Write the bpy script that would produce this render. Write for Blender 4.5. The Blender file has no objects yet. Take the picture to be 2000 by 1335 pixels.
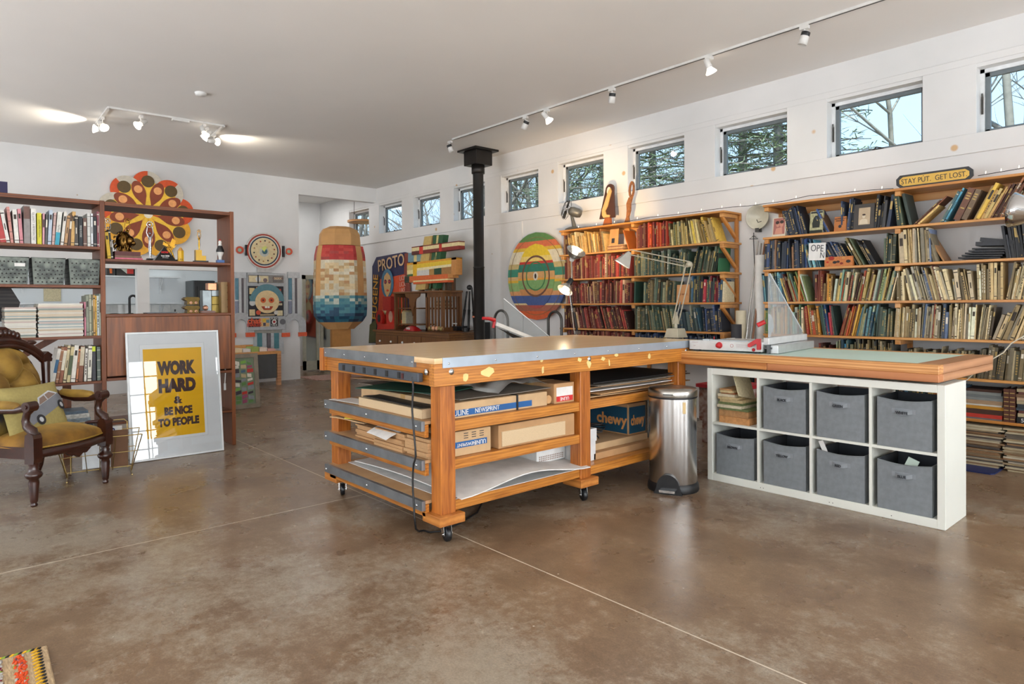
import bpy, math, random, bmesh
from mathutils import Vector, Matrix, Euler
random.seed(7)
SC = bpy.context.scene
COL = SC.collection
PI = math.pi
# ---------------------------------------------------------------- camera
FPX, CX, CY = 1285.6, 1000.0, 607.5
ROLL, PITCH, YAW, CAMH = -.007167, -.0091639, .8485763, 1.25
FW = Vector((-math.sin(YAW)*math.cos(PITCH), math.cos(YAW)*math.cos(PITCH), math.sin(PITCH)))
_r = Vector((math.cos(YAW), math.sin(YAW), 0)); _u = _r.cross(FW)
RT = _r*math.cos(ROLL)+_u*math.sin(ROLL); UP = _u*math.cos(ROLL)-_r*math.sin(ROLL)
camd = bpy.data.cameras.new('camera'); cam = bpy.data.objects.new('camera', camd); COL.objects.link(cam)
camd.sensor_width = 36; camd.lens = FPX/2000*36; camd.shift_y = -(667.5-CY)/2000; camd.clip_start = .05; camd.clip_end = 200
m3 = Matrix((RT, UP, -FW)).transposed()
cam.matrix_world = Matrix.Translation((0, 0, CAMH)) @ m3.to_4x4()
SC.camera = cam
def ray(px, py): return FW+RT*((px-CX)/FPX)-UP*((py-CY)/FPX)
def on(ax, px, py, v):
    """the point of the plane axis=v that stands at this place of the photograph"""
    d = ray(px, py); o = (0, 0, CAMH)[ax]; t = (v-o)/d[ax]
    return Vector((0, 0, CAMH))+d*t
def onX(px, py, v): return on(0, px, py, v)
def onY(px, py, v): return on(1, px, py, v)
def onZ(px, py, v): return on(2, px, py, v)
# ---------------------------------------------------------------- colour management, world
SC.view_settings.view_transform = 'Standard'; SC.view_settings.look = 'None'
SC.view_settings.gamma = 1; SC.view_settings.use_curve_mapping = False
SC.view_settings.exposure = EXPOSURE = -.74
try:
    SC.cycles.use_denoising = True; SC.cycles.max_bounces = 7; SC.cycles.diffuse_bounces = 4
    SC.cycles.transparent_max_bounces = 12; SC.cycles.sample_clamp_indirect = 6; SC.cycles.caustics_reflective = False; SC.cycles.caustics_refractive = False
except Exception: pass
def lin(h):
    if isinstance(h, str):
        h = h.lstrip('#'); c = [int(h[i:i+2], 16)/255 for i in (0, 2, 4)]
    else: c = [x/255 for x in h]
    return tuple((x/12.92 if x <= .04045 else ((x+.055)/1.055)**2.4) for x in c)+(1,)
w = bpy.data.worlds.new('sky'); SC.world = w; w.use_nodes = True
nt = w.node_tree; nt.nodes.clear()
o = nt.nodes.new('ShaderNodeOutputWorld'); bg = nt.nodes.new('ShaderNodeBackground'); nt.links.new(bg.outputs[0], o.inputs[0])
tc = nt.nodes.new('ShaderNodeTexCoord'); sx = nt.nodes.new('ShaderNodeSeparateXYZ'); nt.links.new(tc.outputs['Generated'], sx.inputs[0])
cr = nt.nodes.new('ShaderNodeValToRGB'); nt.links.new(sx.outputs[2], cr.inputs[0]); nt.links.new(cr.outputs[0], bg.inputs[0])
cr.color_ramp.elements[0].position = .0; cr.color_ramp.elements[0].color = lin('#cfe4f8')
cr.color_ramp.elements[1].position = .75; cr.color_ramp.elements[1].color = lin('#a8cdf0')
bg.inputs[1].default_value = WORLD_STRENGTH = 3.3
def area(name, loc, aim, sx_, sy_, power, col=(1, 1, 1)):
    l = bpy.data.lights.new(name, 'AREA'); l.shape = 'RECTANGLE'; l.size = sx_; l.size_y = sy_; l.energy = power; l.color = col
    ob = bpy.data.objects.new(name, l); COL.objects.link(ob); ob.location = loc
    ob.rotation_euler = (Vector(aim)-Vector(loc)).to_track_quat('-Z', 'Y').to_euler(); return ob
# daylight through the big unseen windows, plus added fill and ceiling uplights
XR, YB = 3.2, -4.2     # the wall with the grid windows, and the long wall opposite the high windows
DAY = (.96, .985, 1.0)
BACKWIN = [(-9.6, -7.6), (-6.6, -4.6), (-3.6, -1.6), (-.6, 1.4)]
SIDEWIN = [(-3.2, -1.2), (-.2, 1.2), (2.1, 3.32), (4.4, 5.7)]
for a, b in SIDEWIN:
    area('daylight_side', (XR+.45, (a+b)/2, 1.55), (0, (a+b)/2, 1.3), b-a, 2.2, 165*(b-a), DAY)
    area('ceiling_uplight_side', (XR+1.0, (a+b)/2, -.1), (0, (a+b)/2, 2.9), b-a, 1.4, 230*(b-a), (.98, .985, 1))  # added uplight aimed at the ceiling to brighten it
for a, b in BACKWIN:
    area('front_fill_back', ((a+b)/2, YB-.45, 1.6), ((a+b)/2, 0, 1.3), b-a, 2.1, 60*(b-a), DAY)  # area lamps added as front fill, outside the unseen back windows
    area('ceiling_uplight_back', ((a+b)/2, YB-1.0, -.1), ((a+b)/2, -1.0, 2.9), b-a, 1.4, 280*(b-a), (.98, .985, 1))  # more added uplight for the ceiling, from the back
area('kitchen_fill', (-11.9, 1.6, 3.3), (-11.9, 1.6, 0), .5, 2.4, 45, (.95, 1, 1))  # fill lamp added to brighten the kitchen recess, no fixture there
area('passage_fill', (-12.3, 5.3, 3.4), (-12.3, 5.3, 0), .9, .9, 32, (1, .99, .97))  # invented fill lamp that lifts the walls beyond the passage
sun = bpy.data.lights.new('sun', 'SUN'); sun.energy = 14; sun.angle = .02; sun.color = (1, .95, .88)
so = bpy.data.objects.new('sun', sun); COL.objects.link(so); so.rotation_euler = Vector((-.15, .42, -.9)).to_track_quat('-Z', 'Y').to_euler()
# ---------------------------------------------------------------- materials
MATS = {}
def newmat(name):
    m = bpy.data.materials.new(name); m.use_nodes = True; nt = m.node_tree; nt.nodes.clear()
    out = nt.nodes.new('ShaderNodeOutputMaterial'); b = nt.nodes.new('ShaderNodeBsdfPrincipled'); nt.links.new(b.outputs[0], out.inputs[0])
    return m, nt, b, out
def N(nt, typ, **kw):
    n = nt.nodes.new(typ)
    for k, v in kw.items():
        if k.startswith('i_'): n.inputs[k[2:].replace('_', ' ')].default_value = v
        else: setattr(n, k, v)
    return n
def mat(name, col, rough=.55, metal=0, var=.12, scale=14, bump=0, col2=None, spec=.5, coat=0, stretch=None, detail=3):
    """painted, printed or plain surface with a little procedural unevenness"""
    if name in MATS: return MATS[name]
    m, nt, b, out = newmat(name)
    c = lin(col); t = N(nt, 'ShaderNodeTexCoord'); n = N(nt, 'ShaderNodeTexNoise'); n.inputs['Scale'].default_value = scale; n.inputs['Detail'].default_value = detail
    if stretch:
        mp = N(nt, 'ShaderNodeMapping'); mp.inputs['Scale'].default_value = stretch; nt.links.new(t.outputs['Object'], mp.inputs[0]); nt.links.new(mp.outputs[0], n.inputs['Vector'])
    else: nt.links.new(t.outputs['Object'], n.inputs['Vector'])
    r = N(nt, 'ShaderNodeValToRGB'); nt.links.new(n.outputs['Fac'], r.inputs[0])
    c2 = lin(col2) if col2 else tuple(x*(1-var) for x in c[:3])+(1,)
    r.color_ramp.elements[0].position = .35; r.color_ramp.elements[1].position = .65
    r.color_ramp.elements[0].color = c2; r.color_ramp.elements[1].color = c
    nt.links.new(r.outputs[0], b.inputs['Base Color'])
    b.inputs['Roughness'].default_value = rough; b.inputs['Metallic'].default_value = metal; b.inputs['Specular IOR Level'].default_value = spec
    b.inputs['Coat Weight'].default_value = coat
    if bump:
        bp = N(nt, 'ShaderNodeBump'); bp.inputs['Strength'].default_value = bump; bp.inputs['Distance'].default_value = .01
        nt.links.new(n.outputs['Fac'], bp.inputs['Height']); nt.links.new(bp.outputs[0], b.inputs['Normal'])
    MATS[name] = m; return m
def wood(name, c1, c2, axis='Y', scale=6, rough=.4, coat=.0, dist=4, knots=None, bands=True):
    if name in MATS: return MATS[name]
    m, nt, b, out = newmat(name)
    t = N(nt, 'ShaderNodeTexCoord'); mp = N(nt, 'ShaderNodeMapping'); s = {'X': (.08, 1, 1), 'Y': (1, .08, 1), 'Z': (1, 1, .08)}[axis]
    mp.inputs['Scale'].default_value = s; nt.links.new(t.outputs['Object'], mp.inputs[0])
    n = N(nt, 'ShaderNodeTexNoise'); n.inputs['Scale'].default_value = scale*6; n.inputs['Detail'].default_value = 5; n.inputs['Distortion'].default_value = .6; nt.links.new(mp.outputs[0], n.inputs['Vector'])
    wv = N(nt, 'ShaderNodeTexWave'); wv.bands_direction = {'X': 'Z', 'Y': 'Z', 'Z': 'X'}[axis]; wv.inputs['Scale'].default_value = scale*2.2; wv.inputs['Distortion'].default_value = dist; wv.inputs['Detail'].default_value = 3; nt.links.new(mp.outputs[0], wv.inputs['Vector'])
    mx = N(nt, 'ShaderNodeMix', data_type='FLOAT'); mx.inputs[0].default_value = .62 if bands else .84; nt.links.new(wv.outputs['Fac'], mx.inputs[2]); nt.links.new(n.outputs['Fac'], mx.inputs[3])
    r = N(nt, 'ShaderNodeValToRGB'); nt.links.new(mx.outputs[0], r.inputs[0]); r.color_ramp.elements[0].position = .3; r.color_ramp.elements[1].position = .7
    r.color_ramp.elements[0].color = lin(c2); r.color_ramp.elements[1].color = lin(c1)
    src = r.outputs[0]
    if knots:
        vo = N(nt, 'ShaderNodeTexVoronoi'); vo.inputs['Scale'].default_value = 2.2; nt.links.new(t.outputs['Object'], vo.inputs['Vector'])
        kr = N(nt, 'ShaderNodeValToRGB'); kr.color_ramp.elements[0].position = .0; kr.color_ramp.elements[0].color = (1, 1, 1, 1); kr.color_ramp.elements[1].position = .05; kr.color_ramp.elements[1].color = (0, 0, 0, 1)
        nt.links.new(vo.outputs['Distance'], kr.inputs[0]); mk = N(nt, 'ShaderNodeMix', data_type='RGBA'); nt.links.new(kr.outputs[0], mk.inputs[0]); nt.links.new(src, mk.inputs[6]); mk.inputs[7].default_value = lin(knots); src = mk.outputs[2]
    nt.links.new(src, b.inputs['Base Color']); b.inputs['Roughness'].default_value = rough; b.inputs['Coat Weight'].default_value = coat; b.inputs['Coat Roughness'].default_value = .15
    bp = N(nt, 'ShaderNodeBump'); bp.inputs['Strength'].default_value = .08; nt.links.new(n.outputs['Fac'], bp.inputs['Height']); nt.links.new(bp.outputs[0], b.inputs['Normal'])
    MATS[name] = m; return m
def glass(name, tint='#ffffff', refl=1.0, cloud=0):
    if name in MATS: return MATS[name]
    m, nt, b, out = newmat(name); nt.nodes.remove(b)
    tr = N(nt, 'ShaderNodeBsdfTransparent'); tr.inputs[0].default_value = lin(tint); gl = N(nt, 'ShaderNodeBsdfGlossy'); gl.inputs['Roughness'].default_value = .02
    fr = N(nt, 'ShaderNodeFresnel'); fr.inputs[0].default_value = 1.45; ma = N(nt, 'ShaderNodeMath', operation='MULTIPLY'); ma.inputs[1].default_value = refl; nt.links.new(fr.outputs[0], ma.inputs[0])
    ge = N(nt, 'ShaderNodeNewGeometry'); m1 = N(nt, 'ShaderNodeMath', operation='SUBTRACT'); m1.inputs[0].default_value = 1; nt.links.new(ge.outputs['Backfacing'], m1.inputs[1])
    mb_ = N(nt, 'ShaderNodeMath', operation='MULTIPLY'); nt.links.new(ma.outputs[0], mb_.inputs[0]); nt.links.new(m1.outputs[0], mb_.inputs[1]); ma = mb_
    mx = N(nt, 'ShaderNodeMixShader'); nt.links.new(ma.outputs[0], mx.inputs[0]); nt.links.new(tr.outputs[0], mx.inputs[1]); nt.links.new(gl.outputs[0], mx.inputs[2]); src = mx.outputs[0]
    if cloud:
        df = N(nt, 'ShaderNodeBsdfDiffuse'); df.inputs[0].default_value = (.9, .9, .9, 1); m2 = N(nt, 'ShaderNodeMixShader'); m2.inputs[0].default_value = cloud
        nt.links.new(src, m2.inputs[1]); nt.links.new(df.outputs[0], m2.inputs[2]); src = m2.outputs[0]
    nt.links.new(src, out.inputs[0]); MATS[name] = m; return m
def glow(name, col, strength):
    if name in MATS: return MATS[name]
    m, nt, b, out = newmat(name); b.inputs['Base Color'].default_value = lin(col); b.inputs['Emission Color'].default_value = lin(col); b.inputs['Emission Strength'].default_value = strength
    MATS[name] = m; return m
# ---------------------------------------------------------------- mesh builder
class MB:
    def __init__(s): s.v = []; s.f = []; s.mi = []; s.sm = []
    def add(s, vs, fs, mi=0, M=None, smooth=False):
        b = len(s.v)
        for p in vs: s.v.append(tuple(M @ Vector(p)) if M is not None else tuple(p))
        for f in fs: s.f.append(tuple(b+i for i in f)); s.mi.append(mi); s.sm.append(smooth)
        return s
    def box(s, x0, x1, y0, y1, z0, z1, mi=0, M=None):
        x0, x1 = min(x0, x1), max(x0, x1); y0, y1 = min(y0, y1), max(y0, y1); z0, z1 = min(z0, z1), max(z0, z1)
        vs = [(x0, y0, z0), (x1, y0, z0), (x1, y1, z0), (x0, y1, z0), (x0, y0, z1), (x1, y0, z1), (x1, y1, z1), (x0, y1, z1)]
        return s.add(vs, [(0, 3, 2, 1), (4, 5, 6, 7), (0, 1, 5, 4), (1, 2, 6, 5), (2, 3, 7, 6), (3, 0, 4, 7)], mi, M)
    def cbox(s, c, size, mi=0, M=None, rot=None):
        T = Matrix.Translation(c)
        if rot is not None: T = T @ (rot.to_4x4() if len(rot) == 3 and not isinstance(rot, tuple) else Euler(rot).to_matrix().to_4x4())
        if M is not None: T = M @ T
        a, b, c_ = [q/2 for q in size]; return s.box(-a, a, -b, b, -c_, c_, mi, T)
    def bar(s, a, b, w_, h_, mi=0, up=(0, 0, 1)):
        """rectangular bar from a to b, w_ across, h_ along up"""
        a = Vector(a); b = Vector(b); d = (b-a); L = d.length; d.normalize(); up = Vector(up)
        x = d.cross(up)
        if x.length < 1e-5: x = d.cross(Vector((1, 0, 0)))
        x.normalize(); z = x.cross(d)
        M = Matrix((x, d, z)).transposed().to_4x4(); M.translation = a
        return s.box(-w_/2, w_/2, 0, L, -h_/2, h_/2, mi, M)
    def tube(s, pts, r, n=8, mi=0, closed=False, cap=True):
        pts = [Vector(p) for p in pts]; k = len(pts); rs = r if isinstance(r, (list, tuple)) else [r]*k
        T = []
        for i in range(k):
            if closed: d = pts[(i+1) % k]-pts[(i-1) % k]
            else: d = pts[min(i+1, k-1)]-pts[max(i-1, 0)]
            T.append(d.normalized() if d.length > 1e-9 else Vector((0, 0, 1)))
        x = T[0].cross(Vector((0, 0, 1)))
        if x.length < 1e-3: x = T[0].cross(Vector((1, 0, 0)))
        x.normalize(); vs = []
        for i in range(k):
            x = x-T[i]*x.dot(T[i])
            if x.length < 1e-6: x = T[i].orthogonal()
            x.normalize(); y = T[i].cross(x)
            for j in range(n):
                a = 2*PI*j/n; vs.append(pts[i]+(x*math.cos(a)+y*math.sin(a))*rs[i])
        fs = []
        for i in range(k if closed else k-1):
            for j in range(n): fs.append((i*n+j, i*n+(j+1) % n, ((i+1) % k)*n+(j+1) % n, ((i+1) % k)*n+j))
        s.add(vs, fs, mi, None, True)
        if cap and not closed:
            s.add(vs[:n], [tuple(range(n-1, -1, -1))], mi); s.add(vs[-n:], [tuple(range(n))], mi)
        return s
    def lathe(s, prof, n=24, mi=0, M=None, smooth=True, a0=0, a1=2*PI):
        full = abs(a1-a0-2*PI) < 1e-6; k = n if full else n+1; vs = []; fs = []
        for (r, z) in prof:
            for j in range(k):
                a = a0+(a1-a0)*j/n; vs.append((r*math.cos(a), r*math.sin(a), z))
        for i in range(len(prof)-1):
            for j in range(n):
                j2 = (j+1) % k; fs.append((i*k+j, i*k+j2, (i+1)*k+j2, (i+1)*k+j))
        return s.add(vs, fs, mi, M, smooth)
    def prism(s, poly, h0, h1, M=None, mi=0, mside=None, smooth=False):
        """extrude a 2D outline (x, y) from h0 to h1 along z, placed by M"""
        n = len(poly); vs = [(x, y, h0) for x, y in poly]+[(x, y, h1) for x, y in poly]
        s.add(vs, [tuple(range(n-1, -1, -1)), tuple(range(n, 2*n))], mi, M)
        return s.add(vs, [(i, (i+1) % n, n+(i+1) % n, n+i) for i in range(n)], mi if mside is None else mside, M, smooth)
    def ball(s, c, r, mi=0, n=12, m=8, M=None):
        rx, ry, rz = r if isinstance(r, (tuple, list)) else (r, r, r); vs = []; fs = []
        for i in range(m+1):
            t = PI*i/m
            for j in range(n): a = 2*PI*j/n; vs.append((c[0]+rx*math.sin(t)*math.cos(a), c[1]+ry*math.sin(t)*math.sin(a), c[2]-rz*math.cos(t)))
        for i in range(m):
            for j in range(n): fs.append((i*n+j, i*n+(j+1) % n, (i+1)*n+(j+1) % n, (i+1)*n+j))
        return s.add(vs, fs, mi, M, True)
    def grid(s, fn, nu, nv, mi=0, smooth=True, closeu=False):
        vs = []; fs = []
        for i in range(nu+1):
            for j in range(nv+1): vs.append(tuple(fn(i/nu, j/nv)))
        for i in range(nu):
            for j in range(nv): a = i*(nv+1)+j; fs.append((a, a+nv+1, a+nv+2, a+1))
        return s.add(vs, fs, mi, None, smooth)
    def mesh(s, name, mats, off=(0, 0, 0), bevel=0):
        me = bpy.data.meshes.new(name); ox, oy, oz = off
        me.from_pydata([(x-ox, y-oy, z-oz) for x, y, z in s.v], [], s.f)
        for m_ in (mats if isinstance(mats, (list, tuple)) else [mats]): me.materials.append(m_)
        me.polygons.foreach_set('material_index', s.mi); me.polygons.foreach_set('use_smooth', s.sm); me.update()
        return me
def weld(ob, d=.0004):
    bm = bmesh.new(); bm.from_mesh(ob.data); bmesh.ops.remove_doubles(bm, verts=bm.verts, dist=d); bmesh.ops.recalc_face_normals(bm, faces=bm.faces); bm.to_mesh(ob.data); bm.free()
def bevel(ob, w_=.003, seg=1):
    b = ob.modifiers.new('edge', 'BEVEL'); b.width = w_; b.segments = seg; b.limit_method = 'ANGLE'; b.angle_limit = .6; return ob
def tag(o, label=None, cat=None, group=None, kind=None):
    if label: o['label'] = label
    if cat: o['category'] = cat
    if group: o['group'] = group
    if kind: o['kind'] = kind
    return o
def thing(name, label, cat, loc=(0, 0, 0), rz=0, group=None):
    o = bpy.data.objects.new(name, None); COL.objects.link(o); o.location = loc; o.rotation_euler = (0, 0, rz); o.empty_display_size = .1
    o['_w'] = [float(q) for q in loc]
    return tag(o, label, cat, group)
def wloc(o): return tuple(o['_w']) if '_w' in o.keys() else (0, 0, 0)
def part(name, mb, mats, parent, local=False, label=None, bev=0, kind=None):
    """one mesh of its own under its thing; vertices in room coordinates, or in the thing's own when local"""
    off = (0, 0, 0) if local else wloc(parent)
    o = bpy.data.objects.new(name, mb.mesh(name, mats, off)); COL.objects.link(o); o.parent = parent; o['_w'] = list(wloc(parent))
    if label: o['label'] = label
    if kind: o['kind'] = kind
    if bev: bevel(o, bev)
    return o
def solo(name, mb, mats, label, cat, group=None, bev=0, kind=None, M=None):
    xs = [v[0] for v in mb.v]; ys = [v[1] for v in mb.v]; zs = [v[2] for v in mb.v]
    c = ((min(xs)+max(xs))/2, (min(ys)+max(ys))/2, min(zs))
    o = bpy.data.objects.new(name, mb.mesh(name, mats, c)); COL.objects.link(o); o.location = c; o['_w'] = list(c)
    tag(o, label, cat, group, kind)
    if bev: bevel(o, bev)
    return o
def struct(name, mb, mats, parent=None, bev=0):
    o = bpy.data.objects.new(name, mb.mesh(name, mats)); COL.objects.link(o)
    if parent: o.parent = parent
    else: o['kind'] = 'structure'
    if bev: bevel(o, bev)
    return o
def text_mb(txt, size, M, mi=0, depth=.0015, sx_=1, bold=0, align='CENTER', mb=None):
    """letters as raised shapes in the plane that M places (x along the line, y up)"""
    c = bpy.data.curves.new('t', 'FONT'); c.body = txt; c.size = size; c.extrude = depth; c.offset = bold; c.align_x = align; c.align_y = 'CENTER'; c.resolution_u = 3
    o = bpy.data.objects.new('t', c); COL.objects.link(o); bpy.context.view_layer.update()
    me = o.to_mesh(); mb = mb or MB()
    S = Matrix.Diagonal((sx_, 1, 1, 1)); mb.add([v.co for v in me.vertices], [tuple(p.vertices) for p in me.polygons], mi, M @ S)
    o.to_mesh_clear(); bpy.data.objects.remove(o); bpy.data.curves.remove(c); return mb
def frameM(o, x, y):
    """matrix with its x and y axes along x and y, at o"""
    x = Vector(x).normalized(); y = Vector(y); y = (y-x*y.dot(x)).normalized(); z = x.cross(y)
    M = Matrix((x, y, z)).transposed().to_4x4(); M.translation = Vector(o); return M
def on_left_wall(p): return frameM(p, (0, 1, 0), (0, 0, 1))      # faces +X
def on_window_wall(p): return frameM(p, (1, 0, 0), (0, 0, 1))     # faces -Y
def circle(n, r, cx=0, cy=0, ry=None, a0=0): ry = r if ry is None else ry; return [(cx+r*math.cos(a0+2*PI*i/n), cy+ry*math.sin(a0+2*PI*i/n)) for i in range(n)]
ONES = ['', 'first', 'second', 'third', 'fourth', 'fifth', 'sixth', 'seventh', 'eighth', 'ninth', 'tenth', 'eleventh', 'twelfth', 'thirteenth', 'fourteenth', 'fifteenth', 'sixteenth', 'seventeenth', 'eighteenth', 'nineteenth']
TENS = ['', '', 'twenty', 'thirty', 'forty', 'fifty', 'sixty', 'seventy', 'eighty', 'ninety']
TENTH = ['', '', 'twentieth', 'thirtieth', 'fortieth', 'fiftieth', 'sixtieth', 'seventieth', 'eightieth', 'ninetieth']
def ordinal(n):
    if n >= 100: return 'hundred-and-'+(ordinal(n-100)) if n > 100 else 'hundredth'
    if n < 20: return ONES[n]
    return TENTH[n//10] if n % 10 == 0 else TENS[n//10]+'-'+ONES[n % 10]
# common materials
steel_m = mat('galvanised_steel', '#8e9398', .42, .75, .25, 9)
chrome_m = mat('chrome', '#d8d8d8', .12, 1, .05)
black_m = mat('black_plastic', '#151517', .45)
whitep_m = mat('white_plastic', '#e6e6e4', .4)
paper_m = mat('white_paper', '#e9e7e3', .8)
cream_m = mat('cream_paper', '#d9cba6', .8, var=.2, scale=60)
card_m = mat('brown_cardboard', '#b98f63', .8, var=.15, scale=8)
card2_m = mat('pale_cardboard', '#c9a77d', .8, var=.12, scale=10)
# ================================================================ the room
XW, YW, ZC = -10.99, 6.296, 3.458
XF = -13.38
def wallmat(nm='painted_plywood', vsc=2.6, kr0=.018, kr1=.03, kc='#b9a48a'):
    m, nt, b, out = newmat(nm)
    t = N(nt, 'ShaderNodeTexCoord'); n = N(nt, 'ShaderNodeTexNoise'); n.inputs['Scale'].default_value = 1.3; n.inputs['Detail'].default_value = 4; nt.links.new(t.outputs['Object'], n.inputs['Vector'])
    r = N(nt, 'ShaderNodeValToRGB'); nt.links.new(n.outputs['Fac'], r.inputs[0]); r.color_ramp.elements[0].position = .3; r.color_ramp.elements[0].color = lin('#d8d8d7'); r.color_ramp.elements[1].position = .7; r.color_ramp.elements[1].color = lin('#e5e4e3')
    v = N(nt, 'ShaderNodeTexVoronoi'); v.inputs['Scale'].default_value = vsc; nt.links.new(t.outputs['Object'], v.inputs['Vector'])
    k = N(nt, 'ShaderNodeValToRGB'); k.color_ramp.elements[0].position = kr0; k.color_ramp.elements[0].color = (1, 1, 1, 1); k.color_ramp.elements[1].position = kr1; k.color_ramp.elements[1].color = (0, 0, 0, 1); nt.links.new(v.outputs['Distance'], k.inputs[0])
    mx = N(nt, 'ShaderNodeMix', data_type='RGBA'); nt.links.new(k.outputs[0], mx.inputs[0]); nt.links.new(r.outputs[0], mx.inputs[6]); mx.inputs[7].default_value = lin(kc)
    nt.links.new(mx.outputs[2], b.inputs['Base Color']); b.inputs['Roughness'].default_value = .6; return m
wall_m = wallmat()
board_m = wallmat('knotty_white_board', 3.1, .06, .10, '#c9a67c')
ceil_m = mat('ceiling_paint', '#ebe8e4', .75, var=.04, scale=.8)
def floormat():
    m, nt, b, out = newmat('sealed_brown_concrete')
    t = N(nt, 'ShaderNodeTexCoord')
    def noise(sc, det, dis=0, rough=.5):
        n = N(nt, 'ShaderNodeTexNoise'); n.inputs['Scale'].default_value = sc; n.inputs['Detail'].default_value = det; n.inputs['Distortion'].default_value = dis; n.inputs['Roughness'].default_value = rough; nt.links.new(t.outputs['Object'], n.inputs['Vector']); return n
    def ramp(src, a, ca, b_, cb):
        r = N(nt, 'ShaderNodeValToRGB'); nt.links.new(src, r.inputs[0]); r.color_ramp.elements[0].position = a; r.color_ramp.elements[0].color = ca; r.color_ramp.elements[1].position = b_; r.color_ramp.elements[1].color = cb; return r.outputs[0]
    def mixc(f, a, b_, typ='MIX'):
        m_ = N(nt, 'ShaderNodeMix', data_type='RGBA', blend_type=typ)
        if isinstance(f, float): m_.inputs[0].default_value = f
        else: nt.links.new(f, m_.inputs[0])
        for k, v in ((6, a), (7, b_)):
            if isinstance(v, tuple): m_.inputs[k].default_value = v
            else: nt.links.new(v, m_.inputs[k])
        return m_.outputs[2]
    g = lambda v: (v, v, v, 1)
    big = noise(.55, 3); mid = noise(2.4, 6, 0, .65); fine = noise(22, 8, 0, .8); grain = noise(120, 4, 0, .8)
    brown = ramp(mid.outputs['Fac'], .3, lin('#6e5743'), .72, lin('#957b60'))
    tot = N(nt, 'ShaderNodeMath', operation='ADD'); nt.links.new(big.outputs['Fac'], tot.inputs[0])
    a1 = N(nt, 'ShaderNodeMath', operation='MULTIPLY_ADD'); nt.links.new(mid.outputs['Fac'], a1.inputs[0]); a1.inputs[1].default_value = .8; nt.links.new(tot.outputs[0], a1.inputs[2])
    a2 = N(nt, 'ShaderNodeMath', operation='MULTIPLY_ADD'); nt.links.new(fine.outputs['Fac'], a2.inputs[0]); a2.inputs[1].default_value = .7; nt.links.new(a1.outputs[0], a2.inputs[2])
    sc_ = N(nt, 'ShaderNodeMath', operation='MULTIPLY'); nt.links.new(a2.outputs[0], sc_.inputs[0]); sc_.inputs[1].default_value = .35; tot.inputs[1].default_value = 0
    c = mixc(ramp(sc_.outputs[0], .43, g(0), .50, g(.85)), brown, lin('#9b9080'))
    c = mixc(1.0, c, ramp(fine.outputs['Fac'], .3, g(.74), .7, g(1.16)), 'MULTIPLY'); c = mixc(1.0, c, ramp(grain.outputs['Fac'], .3, g(.7), .7, g(1.2)), 'MULTIPLY')
    vs = N(nt, 'ShaderNodeTexVoronoi'); vs.inputs['Scale'].default_value = 5; nt.links.new(t.outputs['Object'], vs.inputs['Vector']); vm = N(nt, 'ShaderNodeMath', operation='LESS_THAN'); vm.inputs[1].default_value = .022; nt.links.new(vs.outputs['Distance'], vm.inputs[0])
    fin = mixc(vm.outputs[0], c, lin('#c9c0b2'))
    # saw-cut joints
    sp = N(nt, 'ShaderNodeSeparateXYZ'); nt.links.new(t.outputs['Object'], sp.inputs[0]); src = fin
    def joint(axis, v, src):
        a = N(nt, 'ShaderNodeMath', operation='SUBTRACT'); nt.links.new(sp.outputs[axis], a.inputs[0]); a.inputs[1].default_value = v
        c = N(nt, 'ShaderNodeMath', operation='ABSOLUTE'); nt.links.new(a.outputs[0], c.inputs[0]); d = N(nt, 'ShaderNodeMath', operation='LESS_THAN'); nt.links.new(c.outputs[0], d.inputs[0]); d.inputs[1].default_value = .0035
        mm = N(nt, 'ShaderNodeMix', data_type='RGBA'); nt.links.new(d.outputs[0], mm.inputs[0]); nt.links.new(src, mm.inputs[6]); mm.inputs[7].default_value = lin('#d2c4b0'); return mm.outputs[2]
    src = joint(0, -3.93, src); src = joint(1, 2.14, src)
    nt.links.new(src, b.inputs['Base Color'])
    n3 = noise(3.5, 5); r3 = N(nt, 'ShaderNodeMapRange'); nt.links.new(n3.outputs['Fac'], r3.inputs[0]); r3.inputs[3].default_value = .18; r3.inputs[4].default_value = .40; nt.links.new(r3.outputs[0], b.inputs['Roughness'])
    b.inputs['Specular IOR Level'].default_value = .6
    bp = N(nt, 'ShaderNodeBump'); bp.inputs['Strength'].default_value = .04; bp.inputs['Distance'].default_value = .01; nt.links.new(fine.outputs['Fac'], bp.inputs['Height']); nt.links.new(bp.outputs[0], b.inputs['Normal'])
    return m
struct('floor', MB().box(-15, XR+.1, YB-.1, YW+.15, -.1, 0), floormat())
struct('ceiling', MB().box(XF-.1, XR+.1, YB-.1, YW+.15, ZC, ZC+.1), ceil_m)
# window wall with its row of high openings
OX = [-1.467+1.1715*1, -1.467]+[-2.639-1.1715*i for i in range(9)]       # one edge of each opening
OX = sorted(set(round(v, 4) for v in OX+[-1.467+1.1715*2, -1.467+1.1715*3]))
OZ0, OZ1, OWD = 2.60, 3.125, .76
wb = MB(); TH = .17
wb.box(XF-.1, XR+.1, YW, YW+TH, 0, OZ0-.0); wb.box(XF-.1, XR+.1, YW, YW+TH, OZ1, ZC)
edges = []
xs = XF-.1
for xo in OX:
    wb.box(xs, xo-.03, YW, YW+TH, OZ0, OZ1); xs = xo+OWD
wb.box(xs, XR+.1, YW, YW+TH, OZ0, OZ1)
struct('wall_window_side', wb, wall_m)
struct('trim_1', MB().box(XF, XR, YW-.018, YW, OZ0-.155, OZ0), board_m, bev=.003)                 # board under the row
struct('trim_2', MB().box(XF, XR, YW-.012, YW, OZ1+.03, OZ1+.09), board_m, bev=.003)
mb = MB(); xs = XF
for xo in OX:
    if xo-.03-xs > .1: mb.box(xs+.0, xo-.03, YW-.014, YW, OZ0, OZ1+.03)
    xs = xo+OWD
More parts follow.
